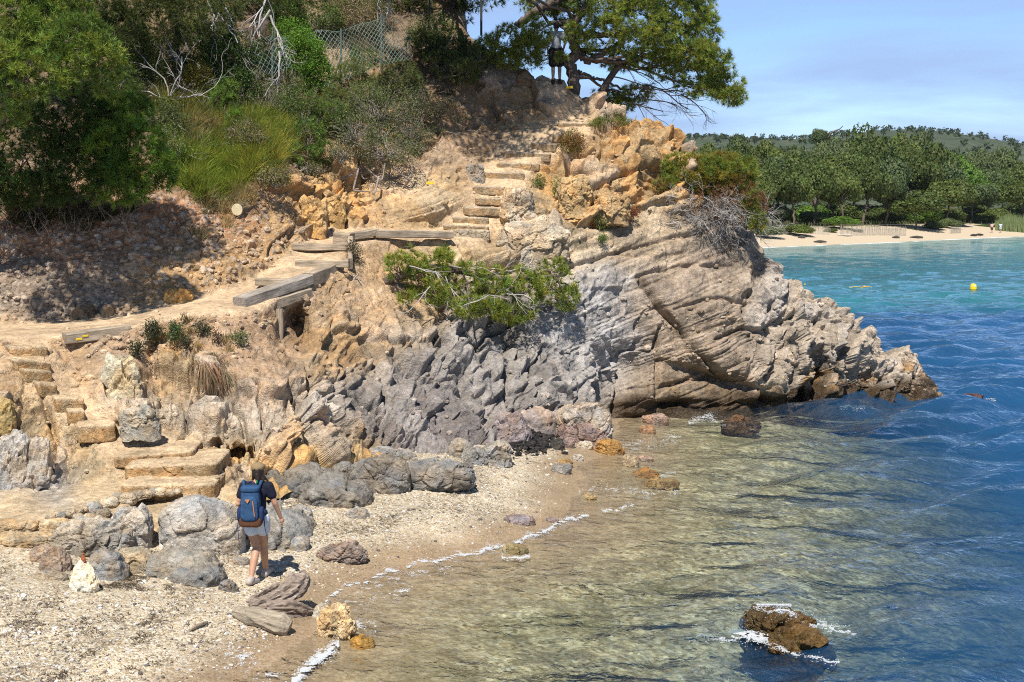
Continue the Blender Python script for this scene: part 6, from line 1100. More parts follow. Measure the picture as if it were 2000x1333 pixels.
# paling fences
M_pale = m_wood('paling', (.26,.24,.22), (.46,.42,.37))
def paling(label, pts_, h, seed, col_=None):
    r3 = np.random.default_rng(seed); a = [P(u, v, Y) for u, v, Y in pts_]; f = thing('paling_fence', label, 'fence', a[0]); mb = MB(); wr_ = MB()
    for p, q_ in zip(a[:-1], a[1:]):
        L = np.linalg.norm(q_ - p); n = int(L / .16)
        for k in range(n):
            b = p + (q_ - p) * (k + .5) / n; b[2] = far_ground(b[0], b[1]) - .1; hh = h * r3.uniform(.85, 1.1); M_, _ = frame(b, b + np.array([r3.normal() * .05, r3.normal() * .03, hh]), (0, 1, 0)); mb.box(M_, (hh, .03, .075), bev=.004)
        for zz in (.3, .8): wr_.tube(np.array([p + np.array([0, -.03, h * zz]), q_ + np.array([0, -.03, h * zz])]), .012, 4)
    mb.build('palings', M_pale, f, origin=a[0]); wr_.build('wire', M_mid_twig, f, origin=a[0]); return f
paling('long grey paling fence between the far beach and the pine grove', [(1640,455,192),(1700,455,197),(1770,454,203)], 1.45, 1)
paling('dark paling fence piece at the left of the round bright green bush', [(1582,452,190.5),(1622,452,192)], 1.3, 2)
paling('short paling fence end leaning beside the silvery bush', [(1856,450,216),(1877,448,219)], 1.1, 3)
mb = MB(); r3 = np.random.default_rng(5)
for k in range(2600):
    u, Y = r3.uniform(1944, 2040), r3.uniform(231, 242); b = P(u, 440, Y); b[2] = far_ground(b[0], b[1]) - .1; h = r3.uniform(1.5, 2.9) * (1 - .5 * sst(1965, 1944, u)); d = np.array([r3.normal() * .12, r3.normal() * .12, 1]) * h; s_ = np.array([.06, 0, 0])
    mb.add(np.array([b - s_, b + s_, b + d]), np.array([[0, 1, 2]]), np.array([.20, .25, .11]) * r3.uniform(.7, 1.25))
tag(mb.build('reeds', M_leaf), kind='stuff')
mb = MB()
for k in range(5200):
    u, Y = r3.uniform(1440, 2050), r3.uniform(194, 250); b = P(u, 445, Y); b[2] = far_ground(b[0], b[1]); fdk = far_d(b[0], b[1])
    if fdk < 17 + 6 * r3.random() or fdk > 40: continue
    h = r3.uniform(.3, .9); d = np.array([r3.normal() * .3, r3.normal() * .2, 1]) * h; s_ = np.array([.08, 0, 0]); mb.add(np.array([b - s_, b + s_, b + d]), np.array([[0, 1, 2]]), np.array([.13, .15, .055]) * r3.uniform(.6, 1.3))
tag(mb.build('undergrowth', M_leaf), kind='stuff')
# drift logs and rocks on the far beach
for lab, u, v, L, c_ in [('dark drift log at the far water line, left one',1602,475,1.7,.05),('short dark drift log on the far beach above the left one',1566,466,1.0,.06),('dark drift log near the middle of the far beach',1790,466,2.0,.05),('small dark log lying right of the low spreading pine',1750,466,1.1,.06),('black rock like log at the far water line, left of the strollers',1902,462,1.0,.04),('second black log at the far water line, nearest the strollers',1913,461,1.3,.04),('pale log on the far beach below the paling fence',1650,462,2.2,.4)]:
    p = on_beach(u, v); V, F = log_mesh([p + np.array([-L / 2, 0, .12]), p + np.array([0, .1, .2]), p + np.array([L / 2, .1, .15])], [.13, .2, .12], n=12, seg=16, seed=int(u)); tag(mesh_np('drift_log', V, F, m_plain('drift_log_%d' % u, (c_ * 1.1, c_, c_ * .85), .9, .3, 6)), lab, 'log')
# hills behind
ux = np.linspace(900, 2700, 260); rows = np.linspace(0, 1, 60)
ridge = np.interp(ux, [900,1300,1370,1450,1520,1600,1660,1720,1770,1830,1900,1980,2100,2700], [290,276,268,272,275,270,264,256,254,260,268,282,298,310])
Yb, Yr = 300.0, 1250.0
pr = P(ux, ridge, Yr); zr = pr[:, 2]; X_ = []
for t_ in rows: Yk = Yb + (Yr - Yb) * t_; X_.append(np.stack([(ux - 1000) / FPX * (Yk * ct), 0 * ux + Yk, 4 + (zr - 4) * (t_ ** .75)], -1))
for t_ in (1.15, 1.5): Yk = Yb + (Yr - Yb) * t_; X_.append(np.stack([(ux - 1000) / FPX * (Yk * ct), 0 * ux + Yk, zr * (1 - (t_ - 1) * .9)], -1))
H_ = np.stack(X_, 1); H_[..., 2] += (3.5 * fbm(H_ * .02, 4, 60) + 1.2 * fbm(H_ * .12, 2, 61)) * np.minimum(1, np.linspace(0, 3, H_.shape[1]))[None]
n_ = H_.shape[1]; ii = np.arange(len(ux) - 1)[:, None] * n_ + np.arange(n_ - 1)[None]; qh = np.stack([ii, ii + n_, ii + n_ + 1, ii + 1], -1).reshape(-1, 4)
t = NT('scrub_hill'); a_ = t.noise(.06, 6, .7); b_ = t.noise(.012, 4, .6); v_ = t.voro(.11); c = t.mix(t.ramp(a_.outputs['Fac'], [(.4, 0.0), (.62, 1.0)]), (.045,.065,.04), (.08,.095,.06)); c = t.mix(t.ramp(b_.outputs['Fac'], [(.55, 0.0), (.7, .6)]), c, (.11,.105,.075)); c = t.mix(1, c, t.ramp(v_.outputs['Distance'], [(0.1, .75), (.7, 1.2)]), 'MULTIPLY')
tag(mesh_np('hills', H_.reshape(-1, 3), qh, t.done(t.bsdf(c, .95, t.bump(a_.outputs['Fac'], .6, 4.0), .1)), None, None, True), kind='structure')
mb = MB(); r3 = np.random.default_rng(12)
for k in range(850):
    i = r3.integers(0, len(ux)); j = int(59 * (1 - r3.random() ** 2.2)); b = H_[i, j] + np.array([r3.uniform(-6, 6), r3.uniform(-6, 6), 0]); s_ = r3.uniform(.9, 2.1); m = 34; d = unit(r3.normal(size=(m, 3)))
    leaves(mb, b + np.array([0, 0, s_ * 1.1]) + d * s_ * np.array([1, 1, .75]) * r3.uniform(.5, 1, (m, 1)), s_ * .8, s_ * .5, (.062,.088,.042), .25, r3)
    mb.tube(np.array([b - np.array([0, 0, .5]), b + np.array([0, 0, s_])]), .18, 3, (.05,.045,.04), cap=False)
tag(mb.build('hill_scrub', M_leaf), kind='stuff')
# buoy and floats
def lathe(mb, c, prof, n=20, colour=None):
    t_ = np.arange(n) * 2 * np.pi / n; V = np.concatenate([np.stack([c[0] + r * np.cos(t_), c[1] + r * np.sin(t_), np.full(n, c[2] + z)], -1) for r, z in prof]); k = np.arange(n); q_ = np.concatenate([np.stack([i * n + k, i * n + (k + 1) % n, (i + 1) * n + (k + 1) % n, (i + 1) * n + k], 1) for i in range(len(prof) - 1)]); mb.add(V, q_, colour)
M_buoy = m_plain('yellow_plastic', (.78,.55,.02), .4, .1, 6); M_mark = m_plain('pale_label', (.75,.70,.50), .5, .1, 8)
c = G(1901, 566, 0.0); by = thing('buoy', 'big yellow mooring buoy floating in the turquoise water', 'buoy', c); mb = MB(); lathe(mb, (0, 0, -.12), [(0,-.1),(.14,-.08),(.205,.0),(.21,.25),(.20,.33),(.17,.42),(.11,.48),(.04,.5),(0,.5)]); mb.build('body', M_buoy, by, smooth=True)
mb = MB(); lathe(mb, (0, 0, .06), [(.19,-.02),(.222,-.015),(.222,.015),(.19,.02)]); mb.build('belt', M_buoy, by); mb = MB(); M_ = np.eye(4); M_[:3, 3] = (.0, -.196, .24); mb.box(M_, (.13, .02, .10), bev=.004); mb.build('label', M_mark, by)
M_orange = m_plain('orange_plastic', (.70,.30,.03), .4, .1, 6)
for lab, u, v, mt in [('small orange float on the water left of the yellow buoy',1688,561,M_orange),('tiny yellow float nearest the headland rocks',1572,556,M_buoy)]:
    mb = MB(); lathe(mb, (0, 0, .0), [(0,-.07),(.07,-.05),(.11,0),(.09,.06),(.04,.09),(0,.095)]); o = mb.build('float', mt, smooth=True); o.scale = (1, 1, 1) if u > 1600 else (.55, .55, .55); o.location = G(u, v, .02); tag(o, lab, 'float')
mb = MB(); ps_ = np.array([G(u, v, .035) for u, v in zip(np.linspace(1655, 1702, 14), 561 + .6 * np.sin(np.arange(14)))]); mb.tube(ps_, .022, 5); tag(mb.build('float_line', M_buoy), 'yellow rope floating on both sides of the small orange float', 'rope')
# --- chain link fence
M_wire = m_plain('green_coated_wire', (.15,.24,.205), .5, .2, 4)
def chain(label, top, bot, Y, cell=.15, posts=(), wd=.0048, seed=1):
    top = [P(u, v, Y + dy) for u, v, dy in top]; bot = [P(u, v, Y + dy) for u, v, dy in bot]
    top = np.array(top); bot = np.array(bot); L = np.linalg.norm(np.diff(top, axis=0), axis=1); xs = np.concatenate([[0], np.cumsum(L)]); xb = np.linspace(0, xs[-1], len(bot)); hgt = np.linalg.norm(top.mean(0) - bot.mean(0)); f = thing('chain_link_fence', label, 'fence', bot[0]); mb = MB()
    def at(x, z):
        tp = np.array([np.interp(x, xs, top[:, k]) for k in range(3)]); bt = np.array([np.interp(x, xb, bot[:, k]) for k in range(3)]); p = bt + (tp - bt) * z
        return p + np.array([0, .22 * math.sin(x * 1.7 + 2 * z) + .07 * math.sin(x * 4 + z * 5), .10 * math.sin(x * 2.3 + 1) * z + .05 * math.sin(x * 5.1) * z])
    nz = max(4, int(hgt / cell)); nx = int(xs[-1] / cell)
    for i in range(-nz, nx + nz):
        for sg in (1, -1):
            pts_ = []
            for j in range(nz + 1):
                x = (i + (sg * j if sg > 0 else -j + nz)) * cell * 1.0
                if -1e-6 <= x <= xs[-1]: pts_.append(at(x, j / nz))
            if len(pts_) > 1: mb.tube(np.array(pts_), wd, 3, cap=False)
    mb.tube(np.array([at(x, 1.0) for x in np.linspace(0, xs[-1], 24)]), wd * 1.2, 4); mb.build('mesh', M_wire, f, origin=bot[0])
    for (u, v0, v1, dy) in posts: pm_ = MB(); pm_.tube(np.array([P(u, v1, Y + dy), P(u, v0, Y + dy)]), .03, 8); pm_.build('post', m_plain('fence_post', (.10,.13,.11), .6, .2, 5), f, origin=bot[0])
    return f
chain('pale green chain link fence sagging across the slope in the upper middle of the photo', [(598,76,0),(640,64,.2),(690,52,.5),(745,30,.9),(800,60,1.5)], [(632,172,-.6),(690,150,-.2),(750,128,.2),(806,118,.8)], 36.9, posts=[(666,56,180,.2),(745,28,140,.8)])
chain('hanging strip of chain link fence behind the leaning dead tree', [(486,92,0),(530,78,0),(566,70,.2)], [(500,150,-.4),(540,140,-.3),(570,130,0)], 34.9, posts=[(532,70,160,.1)])
chain('scrap of chain link fence under the thin pale dead branches', [(396,20,0),(440,8,.2)], [(404,66,-.3),(452,62,0)], 34.8)
chain('faded chain link fence seen through the tall pine at the upper left', [(22,6,0),(80,10,.2),(130,30,.4)], [(26,52,-.3),(80,60,-.1),(134,66,.2)], 33.4)
for lab, u, v0, v1, Y in [('thin dark fence post right of the black pine trunks',940,-20,70,40.6),('dark fence post between the green shrub and the black trunks',838,-10,60,40.4),('thin dark fence post above the chain link fence scrap',373,-15,40,34.6)]:
    mb = MB(); mb.tube(np.array([P(u, v1, Y), P(u, v0, Y)]), .035, 8); tag(mb.build('fence_post', m_plain('dark_post', (.05,.055,.05), .6, .2, 5)), lab, 'post')

# --- foam: clots of bubbles where the swash and the waves break
def foam_mat(t):
    b = t.bsdf((.80,.83,.85), .6, None, .3); tr = t.n('ShaderNodeBsdfTransparent'); m = t.n('ShaderNodeMixShader'); m.inputs[0].default_value = .70; t.l(b, m.inputs[1]); t.l(tr.outputs[0], m.inputs[2]); return t.done(m.outputs[0])
fo = []; r3 = np.random.default_rng(33); d1, F1 = ico(1)
def foam_line(pts_, width, n0, rad=(.006, .022), lift=.012, lace=.0):
    n = int(n0 * 1.25); pts_ = np.array(pts_, float); L = np.concatenate([[0], np.cumsum(np.hypot(*np.diff(pts_, axis=0).T))]); t_ = r3.uniform(0, L[-1], n); u = np.interp(t_, L, pts_[:, 0]); v = np.interp(t_, L, pts_[:, 1]) + 2.5 * np.sin(u * .09) + 1.5 * np.sin(u * .23)
    g = G(u, v + np.abs(r3.normal(0, 1, n)) ** 1.3 * width * .55 * np.sign(r3.random(n) - .25), .03); k = .6 * fbm(g * np.array([3.2, 4.5, 1]), 3, 700); keep_ = (k + .7 * fbm(g * 13, 2, 701)) > lace + .04; g = g[keep_]; g[:, 2] = np.maximum(bz(g[:, 0], g[:, 1]), 0.0) + lift; fo.append((g, np.minimum(r3.uniform(rad[0] * .45, rad[1] * .42, len(g)), 0.0068)))
foam_line([(636,1168),(660,1150),(720,1129),(770,1110),(830,1094),(875,1087),(930,1075)], 3.0, 5200, lace=-.06); foam_line([(930,1075),(1000,1061),(1040,1043),(1080,1025),(1115,1010),(1150,1001)], 4.0, 5200, lace=-.14)
foam_line([(1175,996),(1205,990),(1238,984)], 3, 900, lace=-.05); foam_line([(662,1252),(630,1275),(600,1300),(570,1325)], 9, 5200, (.008,.024), lace=-.12); foam_line([(440,1282),(470,1288),(500,1290)], 5, 700, lace=.02); foam_line([(470,1300),(520,1312),(560,1330)], 9, 1000, lace=.05)
foam_line([(690,1150),(800,1118),(900,1100)], 13, 4200, (.004,.012), lace=.10); foam_line([(650,1180),(720,1165),(790,1150)], 12, 2400, (.004,.012), lace=.10); foam_line([(760,1160),(790,1150),(805,1142)], 3, 500, lace=-.02); foam_line([(690,1218),(720,1212),(735,1222)], 6, 900, lace=.0)
foam_line([(1130,955),(1180,948),(1240,955),(1330,960)], 8, 2600, (.006,.018), lace=.06); foam_line([(1200,872),(1260,866),(1330,850)], 9, 2400, (.008,.022), lace=.05); foam_line([(1345,820),(1380,812),(1418,822)], 7, 1800, (.012,.035), lace=-.05)
foam_line([(1640,792),(1668,796),(1690,790)], 4, 700, (.02,.045), lace=-.1); foam_line([(1862,786),(1890,790),(1925,778),(1945,782)], 5, 1300, (.02,.05), lace=-.1)
foam_line([(1290,925),(1320,922)], 5, 500, lace=0); foam_line([(980,1085),(1035,1088)], 3, 700, lace=-.1)
foam_line([(1405,1232),(1440,1236),(1480,1238),(1500,1240)], 9, 4200, (.008,.026), .02, lace=-.10); foam_line([(1340,1240),(1400,1232),(1420,1250)], 16, 1600, (.005,.014), lace=.08); foam_line([(1540,1196),(1580,1212),(1630,1226),(1680,1240)], 6, 2600, (.006,.02), .03, lace=-.02); foam_line([(1500,1256),(1560,1275),(1640,1290)], 6, 1200, (.005,.016), lace=.03)
# the wave that breaks over the rock: a curling heap of froth behind its crest
n = 9000; tt = r3.random(n); uc = 1478 + 110 * tt; vc = 1184 + 6 * np.sin(tt * 9) + 34 * tt ** 1.4; g = P(uc + r3.normal(0, 4, n), vc + np.abs(r3.normal(0, 1, n)) * (12 - 6 * tt), 16.55 - .25 * tt + r3.normal(0, .06, n)); fo.append((g, r3.uniform(.003, .010, n)))
n = 2200; g = P(r3.uniform(1478, 1545, n), 1180 + r3.exponential(5, n), 16.6 + r3.normal(0, .06, n)); fo.append((g, r3.uniform(.003, .009, n)))
n = 160; g = P(r3.uniform(1420, 1640, n), 1200 + r3.normal(0, 22, n), 16.2 + r3.normal(0, .3, n)); fo.append((g, r3.uniform(.003, .007, n)))
C_ = np.concatenate([a for a, b in fo]); rd = np.concatenate([b for a, b in fo]); V = (d1[None] * np.array([1.5, 1.2, .6]) * rd[:, None, None] * r3.uniform(.7, 1.3, (len(C_), 1, 3)) + C_[:, None]).reshape(-1, 3); Ff = (F1[None] + (np.arange(len(C_)) * len(d1))[:, None, None]).reshape(-1, 3)
t = NT('sea_foam'); tag(mesh_np('sea_foam', V, Ff, foam_mat(t), None, None, True), kind='stuff')
# --- the air
hv = bpy.data.meshes.new('haze'); bmh = bmesh.new(); bmesh.ops.create_cube(bmh, size=1); bmh.to_mesh(hv); bmh.free(); hz = bpy.data.objects.new('haze', hv); col.objects.link(hz); hz.scale = (4200, 3600, 140); hz.location = (100, 1700, 120/2+0.0); hz['kind'] = 'stuff'
t = NT('haze'); pv = t.n('ShaderNodeVolumePrincipled'); pv.inputs['Color'].default_value = (.80,.88,1,1); pv.inputs['Density'].default_value = .00006; pv.inputs['Anisotropy'].default_value = .2; t.l(pv.outputs[0], t.out.inputs['Volume']); hv.materials.append(t.m)
sc.cycles.volume_bounces = 0
# ================================================================ people
def capsule_mesh(chains, blobs=(), vox=.008, smooth_it=6, keep_res=True):
    """one continuous skin over tapering limbs: chains of (points, radii) and ellipsoids (centre, radii)"""
    mb = MB()
    for pts_, rad in chains:
        pts_ = np.asarray(pts_, float); k = np.linspace(0, len(pts_) - 1, 6 * (len(pts_) - 1) + 1); c = np.stack([np.interp(k, np.arange(len(pts_)), pts_[:, j]) for j in range(3)], -1); r = np.interp(k, np.arange(len(rad)), rad)
        mb.tube(c, r, 14)
        for p, q_ in ((c[0], r[0]), (c[-1], r[-1])): d, F = ico(3); mb.add(p + d * q_ * .995, F)
        for p, q_ in zip(pts_[1:-1], rad[1:-1]): d, F = ico(3); mb.add(p + d * q_ * .99, F)
    for c, r in blobs: d, F = ico(4); mb.add(np.asarray(c) + d * np.asarray(r), F)
    V = np.concatenate(mb.V); F = [np.concatenate(mb.F[k]) for k in (3, 4) if mb.F[k]]
    o = mesh_np('tmp', V, F); m = o.modifiers.new('r', 'REMESH'); m.mode = 'VOXEL'; m.voxel_size = vox; s_ = o.modifiers.new('s', 'SMOOTH'); s_.factor = .5; s_.iterations = smooth_it
    dg = bpy.context.evaluated_depsgraph_get(); me = bpy.data.meshes.new_from_object(o.evaluated_get(dg)); bpy.data.objects.remove(o)
    me.polygons.foreach_set('use_smooth', np.ones(len(me.polygons), bool)); return me
def put(name, me, mat, parent=None, loc=(0, 0, 0), rz=0):
    o = bpy.data.objects.new(name, me); me.materials.clear(); me.materials.append(mat); col.objects.link(o)
    if parent: o.parent = parent
    else: o.location = loc; o.rotation_euler = (0, 0, rz)
    return o
def m_skin(name, c):
    t = NT(name); n = t.noise(30, 3); return t.done(t.bsdf(t.mix(1, c, t.ramp(n.outputs['Fac'], [(.3, .9), (.7, 1.08)]), 'MULTIPLY'), .5, None, .35, **{'Subsurface Weight': .08}))
def m_cloth(name, c, fold=7, var=.12, bump=.5):
    t = NT(name); n = t.noise(fold, 3, .5, t.obj(), .8); w = t.noise(120, 2, .5, t.obj()); return t.done(t.bsdf(t.mix(1, c, t.ramp(t.math('ADD', t.math('MULTIPLY', n.outputs['Fac'], .7), t.math('MULTIPLY', w.outputs['Fac'], .3)), [(.3, 1 - var), (.7, 1 + var)]), 'MULTIPLY'), .85, t.bump(n.outputs['Fac'], bump, .03), .2))
def arms_hand(wr_, dirn, side):
    """palm, five unequal curled fingers for a relaxed hanging hand: (chains, blobs)"""
    d = unit(np.asarray(dirn, float)); f = unit(np.cross(d, np.array([side * 1.0, .2, 0]))); w_ = np.cross(d, f); wr_ = np.asarray(wr_, float); ch = []; bl = [(wr_ + d * .05, (.032, .034, .046))]
    for k, (o_, L) in enumerate([(-.030, .060), (-.010, .072), (.010, .068), (.028, .052)]):
        b = wr_ + d * .088 + f * o_; m = b + d * L * .5 + w_ * .012 * side; e = m + d * L * .38 + w_ * .026 * side; ch.append(([wr_ + d * .05 + f * o_ * .8, b, m, e], [.011, .0095, .0085, .007]))
    ch.append(([wr_ + d * .02 - f * .022, wr_ + d * .052 - f * .046 + w_ * .01 * side, wr_ + d * .088 - f * .05 + w_ * .02 * side], [.012, .010, .008])); return ch, bl
def foot(an, ydir, tilt=0.0):
    an = np.asarray(an, float); f = unit(np.array([ydir[0], ydir[1], 0.0])); up = np.array([0, 0, 1.0]); f = unit(f + up * tilt)
    return [([an + np.array([0, 0, .0]), an - f * .05 - up * .045, an + f * .06 - up * .05, an + f * .155 - up * .062], [.044, .040, .040, .030])]
def figure(J, s=1.0, detail=True, vox=.008):
    """joints in metres -> skin chains"""
    g = lambda k: np.asarray(J[k], float); ch = [([g('pelvis'), g('waist'), g('chest'), g('neck0')], [.135, .115, .125, .07]), ([g('neck0'), g('neck1')], [.055, .05])]; bl = [(g('chest') + (0, 0, .06), (.165, .10, .10)), (g('pelvis'), (.150, .11, .11)), (g('head'), (.074, .092, .112)), (g('head') + np.array([0, .07, -.055]), (.045, .045, .05))]
    h = g('head'); bl += [(h + np.array([sx * .074, -.005, -.01]), (.012, .022, .032)) for sx in (-1, 1)] + [(h + np.array([0, .10, -.02]), (.014, .02, .022))]
    for sd_ in ('l', 'r'):
        ch.append(([g('neck0') + np.array([0, 0, -.03]), g('sh_' + sd_), g('el_' + sd_), g('wr_' + sd_)], [.06, .052, .039, .026]))
        ch.append(([g('hip_' + sd_), g('kn_' + sd_), g('kn_' + sd_) * .62 + g('an_' + sd_) * .38 + np.array([0, -.02, 0]), g('an_' + sd_)], [.090, .056, .054, .036]))
        c2, b2 = arms_hand(g('wr_' + sd_), g('wr_' + sd_) - g('el_' + sd_), 1 if sd_ == 'r' else -1); ch += c2; bl += b2
        ch += foot(g('an_' + sd_), J.get('dir_' + sd_, (0, 1)), J.get('tilt_' + sd_, 0.0))
    return ch, bl
SKIN = m_skin('sunlit_skin', (.46,.26,.165)); HAIR = m_plain('dark_hair', (.022,.014,.010), .5, .4, 60, .5)
def shirt_of(J, grow=.016, sleeve=.5):
    g = lambda k: np.asarray(J[k], float); ch = [([g('pelvis') + np.array([0, 0, .07]), g('waist'), g('chest'), g('neck0') + np.array([0, 0, -.02])], [.128 + grow, .115 + grow, .125 + grow, .062 + grow])]; bl = [(g('chest') + (0, 0, .06), (.165 + grow, .10 + grow, .10 + grow)), (g('waist') + np.array([0, 0, -.08]), (.15 + grow, .11 + grow, .10))]
    for sd_ in ('l', 'r'): e = g('sh_' + sd_) + (g('el_' + sd_) - g('sh_' + sd_)) * sleeve; ch.append(([g('neck0') + np.array([0, 0, -.04]), g('sh_' + sd_), e], [.062 + grow * .5, .055 + grow, .046 + grow * 1.4]))
    return ch, bl
def shorts_of(J, grow=.02, leg=.36):
    g = lambda k: np.asarray(J[k], float); ch = []; bl = [(g('pelvis') + np.array([0, 0, .03]), (.155 + grow, .116 + grow, .12))]
    for sd_ in ('l', 'r'): e = g('hip_' + sd_) + (g('kn_' + sd_) - g('hip_' + sd_)) * leg; ch.append(([g('hip_' + sd_) + np.array([0, 0, .03]), e], [.098 + grow, .092 + grow * 1.5]))
    return ch, bl
# --- the woman walking away along the shingle
fl_, fr_ = on_beach(490, 1144), on_beach(519, 1127); mid = (fl_ + fr_) / 2; k = mid[1] / FPX / ct
W0 = np.array([mid[0], mid[1] - .02, min(fl_[2], fr_[2]) + .01]); zl, zr2 = fl_[2] - W0[2], fr_[2] - W0[2]
JW = dict(pelvis=(-.02,.0,.87), waist=(-.015,.0,1.02), chest=(-.01,.02,1.17), neck0=(.0,.03,1.345), neck1=(.01,.045,1.42), head=(.02,.06,1.505), sh_l=(-.165,.02,1.31), sh_r=(.165,.02,1.31), el_l=(-.245,-.02,1.08), wr_l=(-.21,.18,.97), el_r=(.245,.02,1.08), wr_r=(.305,.10,.865),
    hip_l=(-.095,.0,.83), hip_r=(.075,.0,.83), kn_l=(-.02,.05,.46), an_l=(fl_[0]-W0[0], fl_[1]-W0[1]+.02, zl+.10), kn_r=(.055,.17,.46), an_r=(fr_[0]-W0[0], fr_[1]-W0[1]+.02, zr2+.10), dir_l=(.35,1), dir_r=(.25,1), tilt_l=-.12, tilt_r=.10)
wo_ = thing('person', 'woman in dark t-shirt and pale denim shorts walking away across the shingle', 'person', W0)
ch, bl = figure(JW); put('body', capsule_mesh(ch, bl, .0065), SKIN, wo_)
ch, bl = shirt_of(JW); put('tshirt', capsule_mesh(ch, bl, .010), m_cloth('navy_cotton', (.012,.014,.028)), wo_)
ch, bl = shorts_of(JW, .008, .30); put('shorts', capsule_mesh(ch, bl, .009), m_cloth('pale_denim', (.60,.68,.76), 11, .2, .7), wo_)
for sd_, zz in (('l', 0), ('r', 0)):
    a = np.array(JW['an_' + sd_]); f = unit(np.array([*JW['dir_' + sd_], 0.0])); f = unit(f + np.array([0, 0, JW['tilt_' + sd_]])); up = np.array([0, 0, 1.0])
    put('shoe', capsule_mesh([([a - up * .01, a - f * .055 - up * .05, a + f * .06 - up * .052, a + f * .165 - up * .062], [.050, .049, .048, .036])], [], .007, 3), m_plain('grey_shoe', (.42,.37,.33), .8, .3, 60, .4), wo_)
hd = np.array(JW['head'])
hr = capsule_mesh([([hd + (0, -.075, -.03), hd + (.01, -.095, -.09), hd + (.0, -.085, -.12)], [.045, .035, .015]), ([hd + (.06, -.05, -.04), hd + (.10, -.05, -.07), hd + (.15, -.04, -.14)], [.026, .018, .006]), ([hd + (.05, -.06, -.06), hd + (.085, -.07, -.11), hd + (.10, -.06, -.17)], [.022, .014, .005]), ([hd + (-.05, -.05, -.04), hd + (-.065, -.06, -.10)], [.03, .012])], [(hd + (0, -.022, .004), (.083, .088, .098))], .007, 3); put('hair', hr, HAIR, wo_)
cpm = capsule_mesh([([hd + (-.03, .10, .045), hd + (.03, .10, .045)], [.014, .014]), ([hd + (-.045, .15, .03), hd + (.045, .15, .03)], [.010, .010])], [(hd + (0, .0, .062), (.094, .108, .072)), (hd + (0, .12, .036), (.075, .06, .012))], .007, 4); capo = put('cap', cpm, m_cloth('khaki_cotton', (.25,.175,.095), 14), wo_)
mb = MB(); lathe_c = hd + np.array([0, -.10, .035]); th = np.linspace(0, math.pi, 12); mb.tube(np.stack([lathe_c[0] + .036 * np.cos(th), lathe_c[1] + .0 * th, lathe_c[2] + .030 * np.sin(th)], -1), .006, 6, cap=True); mb.build('cap_opening', HAIR, capo)
mb = MB(); ht = hd + np.array([0.0, -.125, -.12]); mb.tube(np.array([ht + (0, 0, .03), ht + (.004, -.005, 0), ht + (-.003, 0, -.035)]), [.010, .014, .006], 8); mb.build('hair_tie', m_plain('green_tie', (.03,.20,.09), .6, .2, 30), wo_)
# --- her rucksack
bk = np.array(JW['chest']) + W0 + np.array([-.035, -.19, -.075]); ru = thing('backpack', 'blue hiking backpack with brown base worn by the walking woman', 'backpack', bk)
M_blue = m_cloth('blue_nylon', (.028,.072,.155), 9, .18, .6); M_blue2 = m_cloth('dark_blue_nylon', (.018,.035,.10), 9, .2, .6); M_brown = m_cloth('brown_nylon', (.105,.045,.025), 9, .2, .5); M_zip = m_plain('orange_zip', (.50,.20,.08), .6, .1, 40)
def rbox(size, n=5, sub=5, seed=1, lump=.05, taper=0.0): p, F, a_ = rock_shape(size, seed, n=n, sub=sub, lump=lump, facet=.0, crack=0, fine=.012, taper=taper); return p, F
p, F = rbox((.295,.19,.50), 4, taper=.10); mesh_np('main_bag', p * np.array([.94,1,1]), F, M_blue, ru, smooth=True)
p, F = rbox((.25,.10,.34), 4, taper=.14, seed=2); mesh_np('front_pocket', p + np.array([0,-.095,-.03]), F, M_blue, ru, smooth=True)
p, F = rbox((.31,.21,.15), 4, seed=3); mesh_np('base_panel', p + np.array([.0,-.015,-.215]), F, M_brown, ru, smooth=True)
p, F = rbox((.26,.19,.09), 3.5, seed=4); mesh_np('lid', p + np.array([0,.0,.225]), F, M_blue, ru, smooth=True)
for sx in (-1, 1): p, F = rbox((.07,.15,.20), 3, seed=6); mesh_np('side_pocket', p + np.array([sx*.145,-.01,-.12]), F, M_blue2, ru, smooth=True)
mb = MB(); mb.tube(np.array([[.055,-.158,.09],[.068,-.162,.0],[.078,-.160,-.12]]), .007, 6); mb.build('zip', M_zip, ru)
mb = MB(); zc = np.array([-.015,-.152,.085]); mb.add(np.array([zc + (-.032,-.004,.02), zc + (.032,-.004,.02), zc + (.0,-.004,-.03), zc + (-.032,.02,.02), zc + (.032,.02,.02), zc + (0,.02,-.03)]), [np.array([[0,2,1]]), np.array([[0,1,4,3],[1,2,5,4],[2,0,3,5]])]); mb.build('emblem', M_zip, ru)
mb = MB(); th = np.linspace(0, math.pi, 9); mb.tube(np.stack([.05*np.cos(th)-.0, 0*th+.06, .265+.045*np.sin(th)], -1), .010, 6); mb.build('haul_loop', M_blue2, ru)
for sx in (-1, 1):
    mb = MB(); mb.tube(np.array([[sx*.10,.09,.22],[sx*.12,.13,.295],[sx*.13,.22,.285],[sx*.135,.29,.17],[sx*.14,.26,.02],[sx*.16,.12,-.14]]), [.022]*6, 8); mb.build('shoulder_strap', M_blue, ru, smooth=True)
    mb = MB(); x0 = sx*.17; mb.tube(np.array([[x0,.02,-.18],[x0+sx*.012,.0,-.30],[x0+(.05 if sx>0 else -.0),-.02,-.47]]), [.007,.006,.005], 5); mb.build('strap_end', M_blue2, ru)
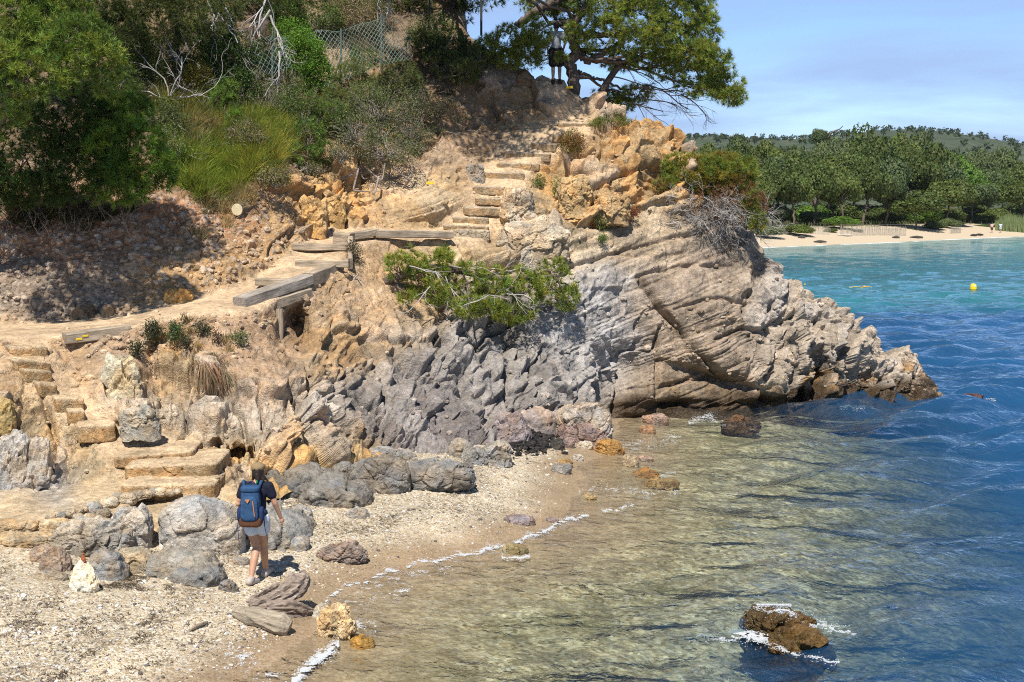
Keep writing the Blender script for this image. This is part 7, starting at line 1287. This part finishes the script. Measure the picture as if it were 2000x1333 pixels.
# --- the man standing in the shade of the big pine
mf = on_cliff(1086, 166); mf = P(1086, 164, mf[1] + .05)
JM = dict(pelvis=(0,0,.92), waist=(0,0,1.08), chest=(0,.0,1.24), neck0=(0,.0,1.43), neck1=(0,.02,1.50), head=(0,.03,1.585), sh_l=(-.185,0,1.39), sh_r=(.185,0,1.39), el_l=(-.25,-.02,1.13), wr_l=(-.23,.10,.92), el_r=(.25,-.02,1.13), wr_r=(.21,.14,.96), hip_l=(-.09,0,.88), hip_r=(.09,0,.88), kn_l=(-.085,.02,.49), an_l=(-.085,.0,.09), kn_r=(.10,.03,.49), an_r=(.10,-.06,.09), dir_l=(-.2,1), dir_r=(.25,1))
mn = thing('person', 'man in pale t-shirt and black shorts standing in the shade of the leaning pine', 'person', mf)
ch, bl = figure(JM); put('body', capsule_mesh(ch, bl, .012), m_skin('shaded_skin', (.30,.17,.11)), mn); ch, bl = shirt_of(JM, .02); put('tshirt', capsule_mesh(ch, bl, .014), m_cloth('shaded_pale_cotton', (.24,.25,.27)), mn); ch, bl = shorts_of(JM, .03, .75); put('shorts', capsule_mesh(ch, bl, .014), m_cloth('black_cotton', (.012,.012,.014)), mn)  # pale shirt and skin coloured darker to paint the pine's shade
h_ = np.array(JM['head']); put('hair', capsule_mesh([], [(h_ + (0, -.02, .02), (.084, .09, .10))], .012, 2), HAIR, mn)
for sd_ in 'lr':
    a = np.array(JM['an_' + sd_]); f = unit(np.array([*JM['dir_' + sd_], 0.0])); up = np.array([0, 0, 1.0]); put('shoe', capsule_mesh([([a, a - f * .055 - up * .05, a + f * .06 - up * .052, a + f * .17 - up * .062], [.052, .05, .05, .038])], [], .012, 2), m_plain('black_shoe', (.02,.02,.022), .7), mn)
# --- two strollers on the far beach
for lab, u, v, top, btm, skin, ph in [('far stroller in dark shorts and pink top walking on the distant beach',1937,455.5,(.62,.38,.35),(.04,.04,.05),(.45,.26,.18),.10),('far stroller in pale blue shirt and light shorts on the distant beach',1954,455.0,(.50,.58,.68),(.42,.42,.42),(.42,.25,.17),-.12)]:
    p = on_beach(u, v); J = dict(JM); J['an_l'] = (-.085, ph, .09); J['an_r'] = (.10, -ph, .09); fg = thing('person', lab, 'person', p)
    ch, bl = figure(J); put('body', capsule_mesh(ch, bl, .02, 2), m_skin('far_skin', skin), fg); ch, bl = shirt_of(J, .025); put('top', capsule_mesh(ch, bl, .022, 2), m_cloth('far_top', top), fg); ch, bl = shorts_of(J, .03, .6); put('shorts', capsule_mesh(ch, bl, .022, 2), m_cloth('far_shorts', btm), fg)
    h_ = np.array(J['head']); put('hair', capsule_mesh([], [(h_ + (0, -.02, .02), (.088, .095, .10))], .02, 1), HAIR, fg)
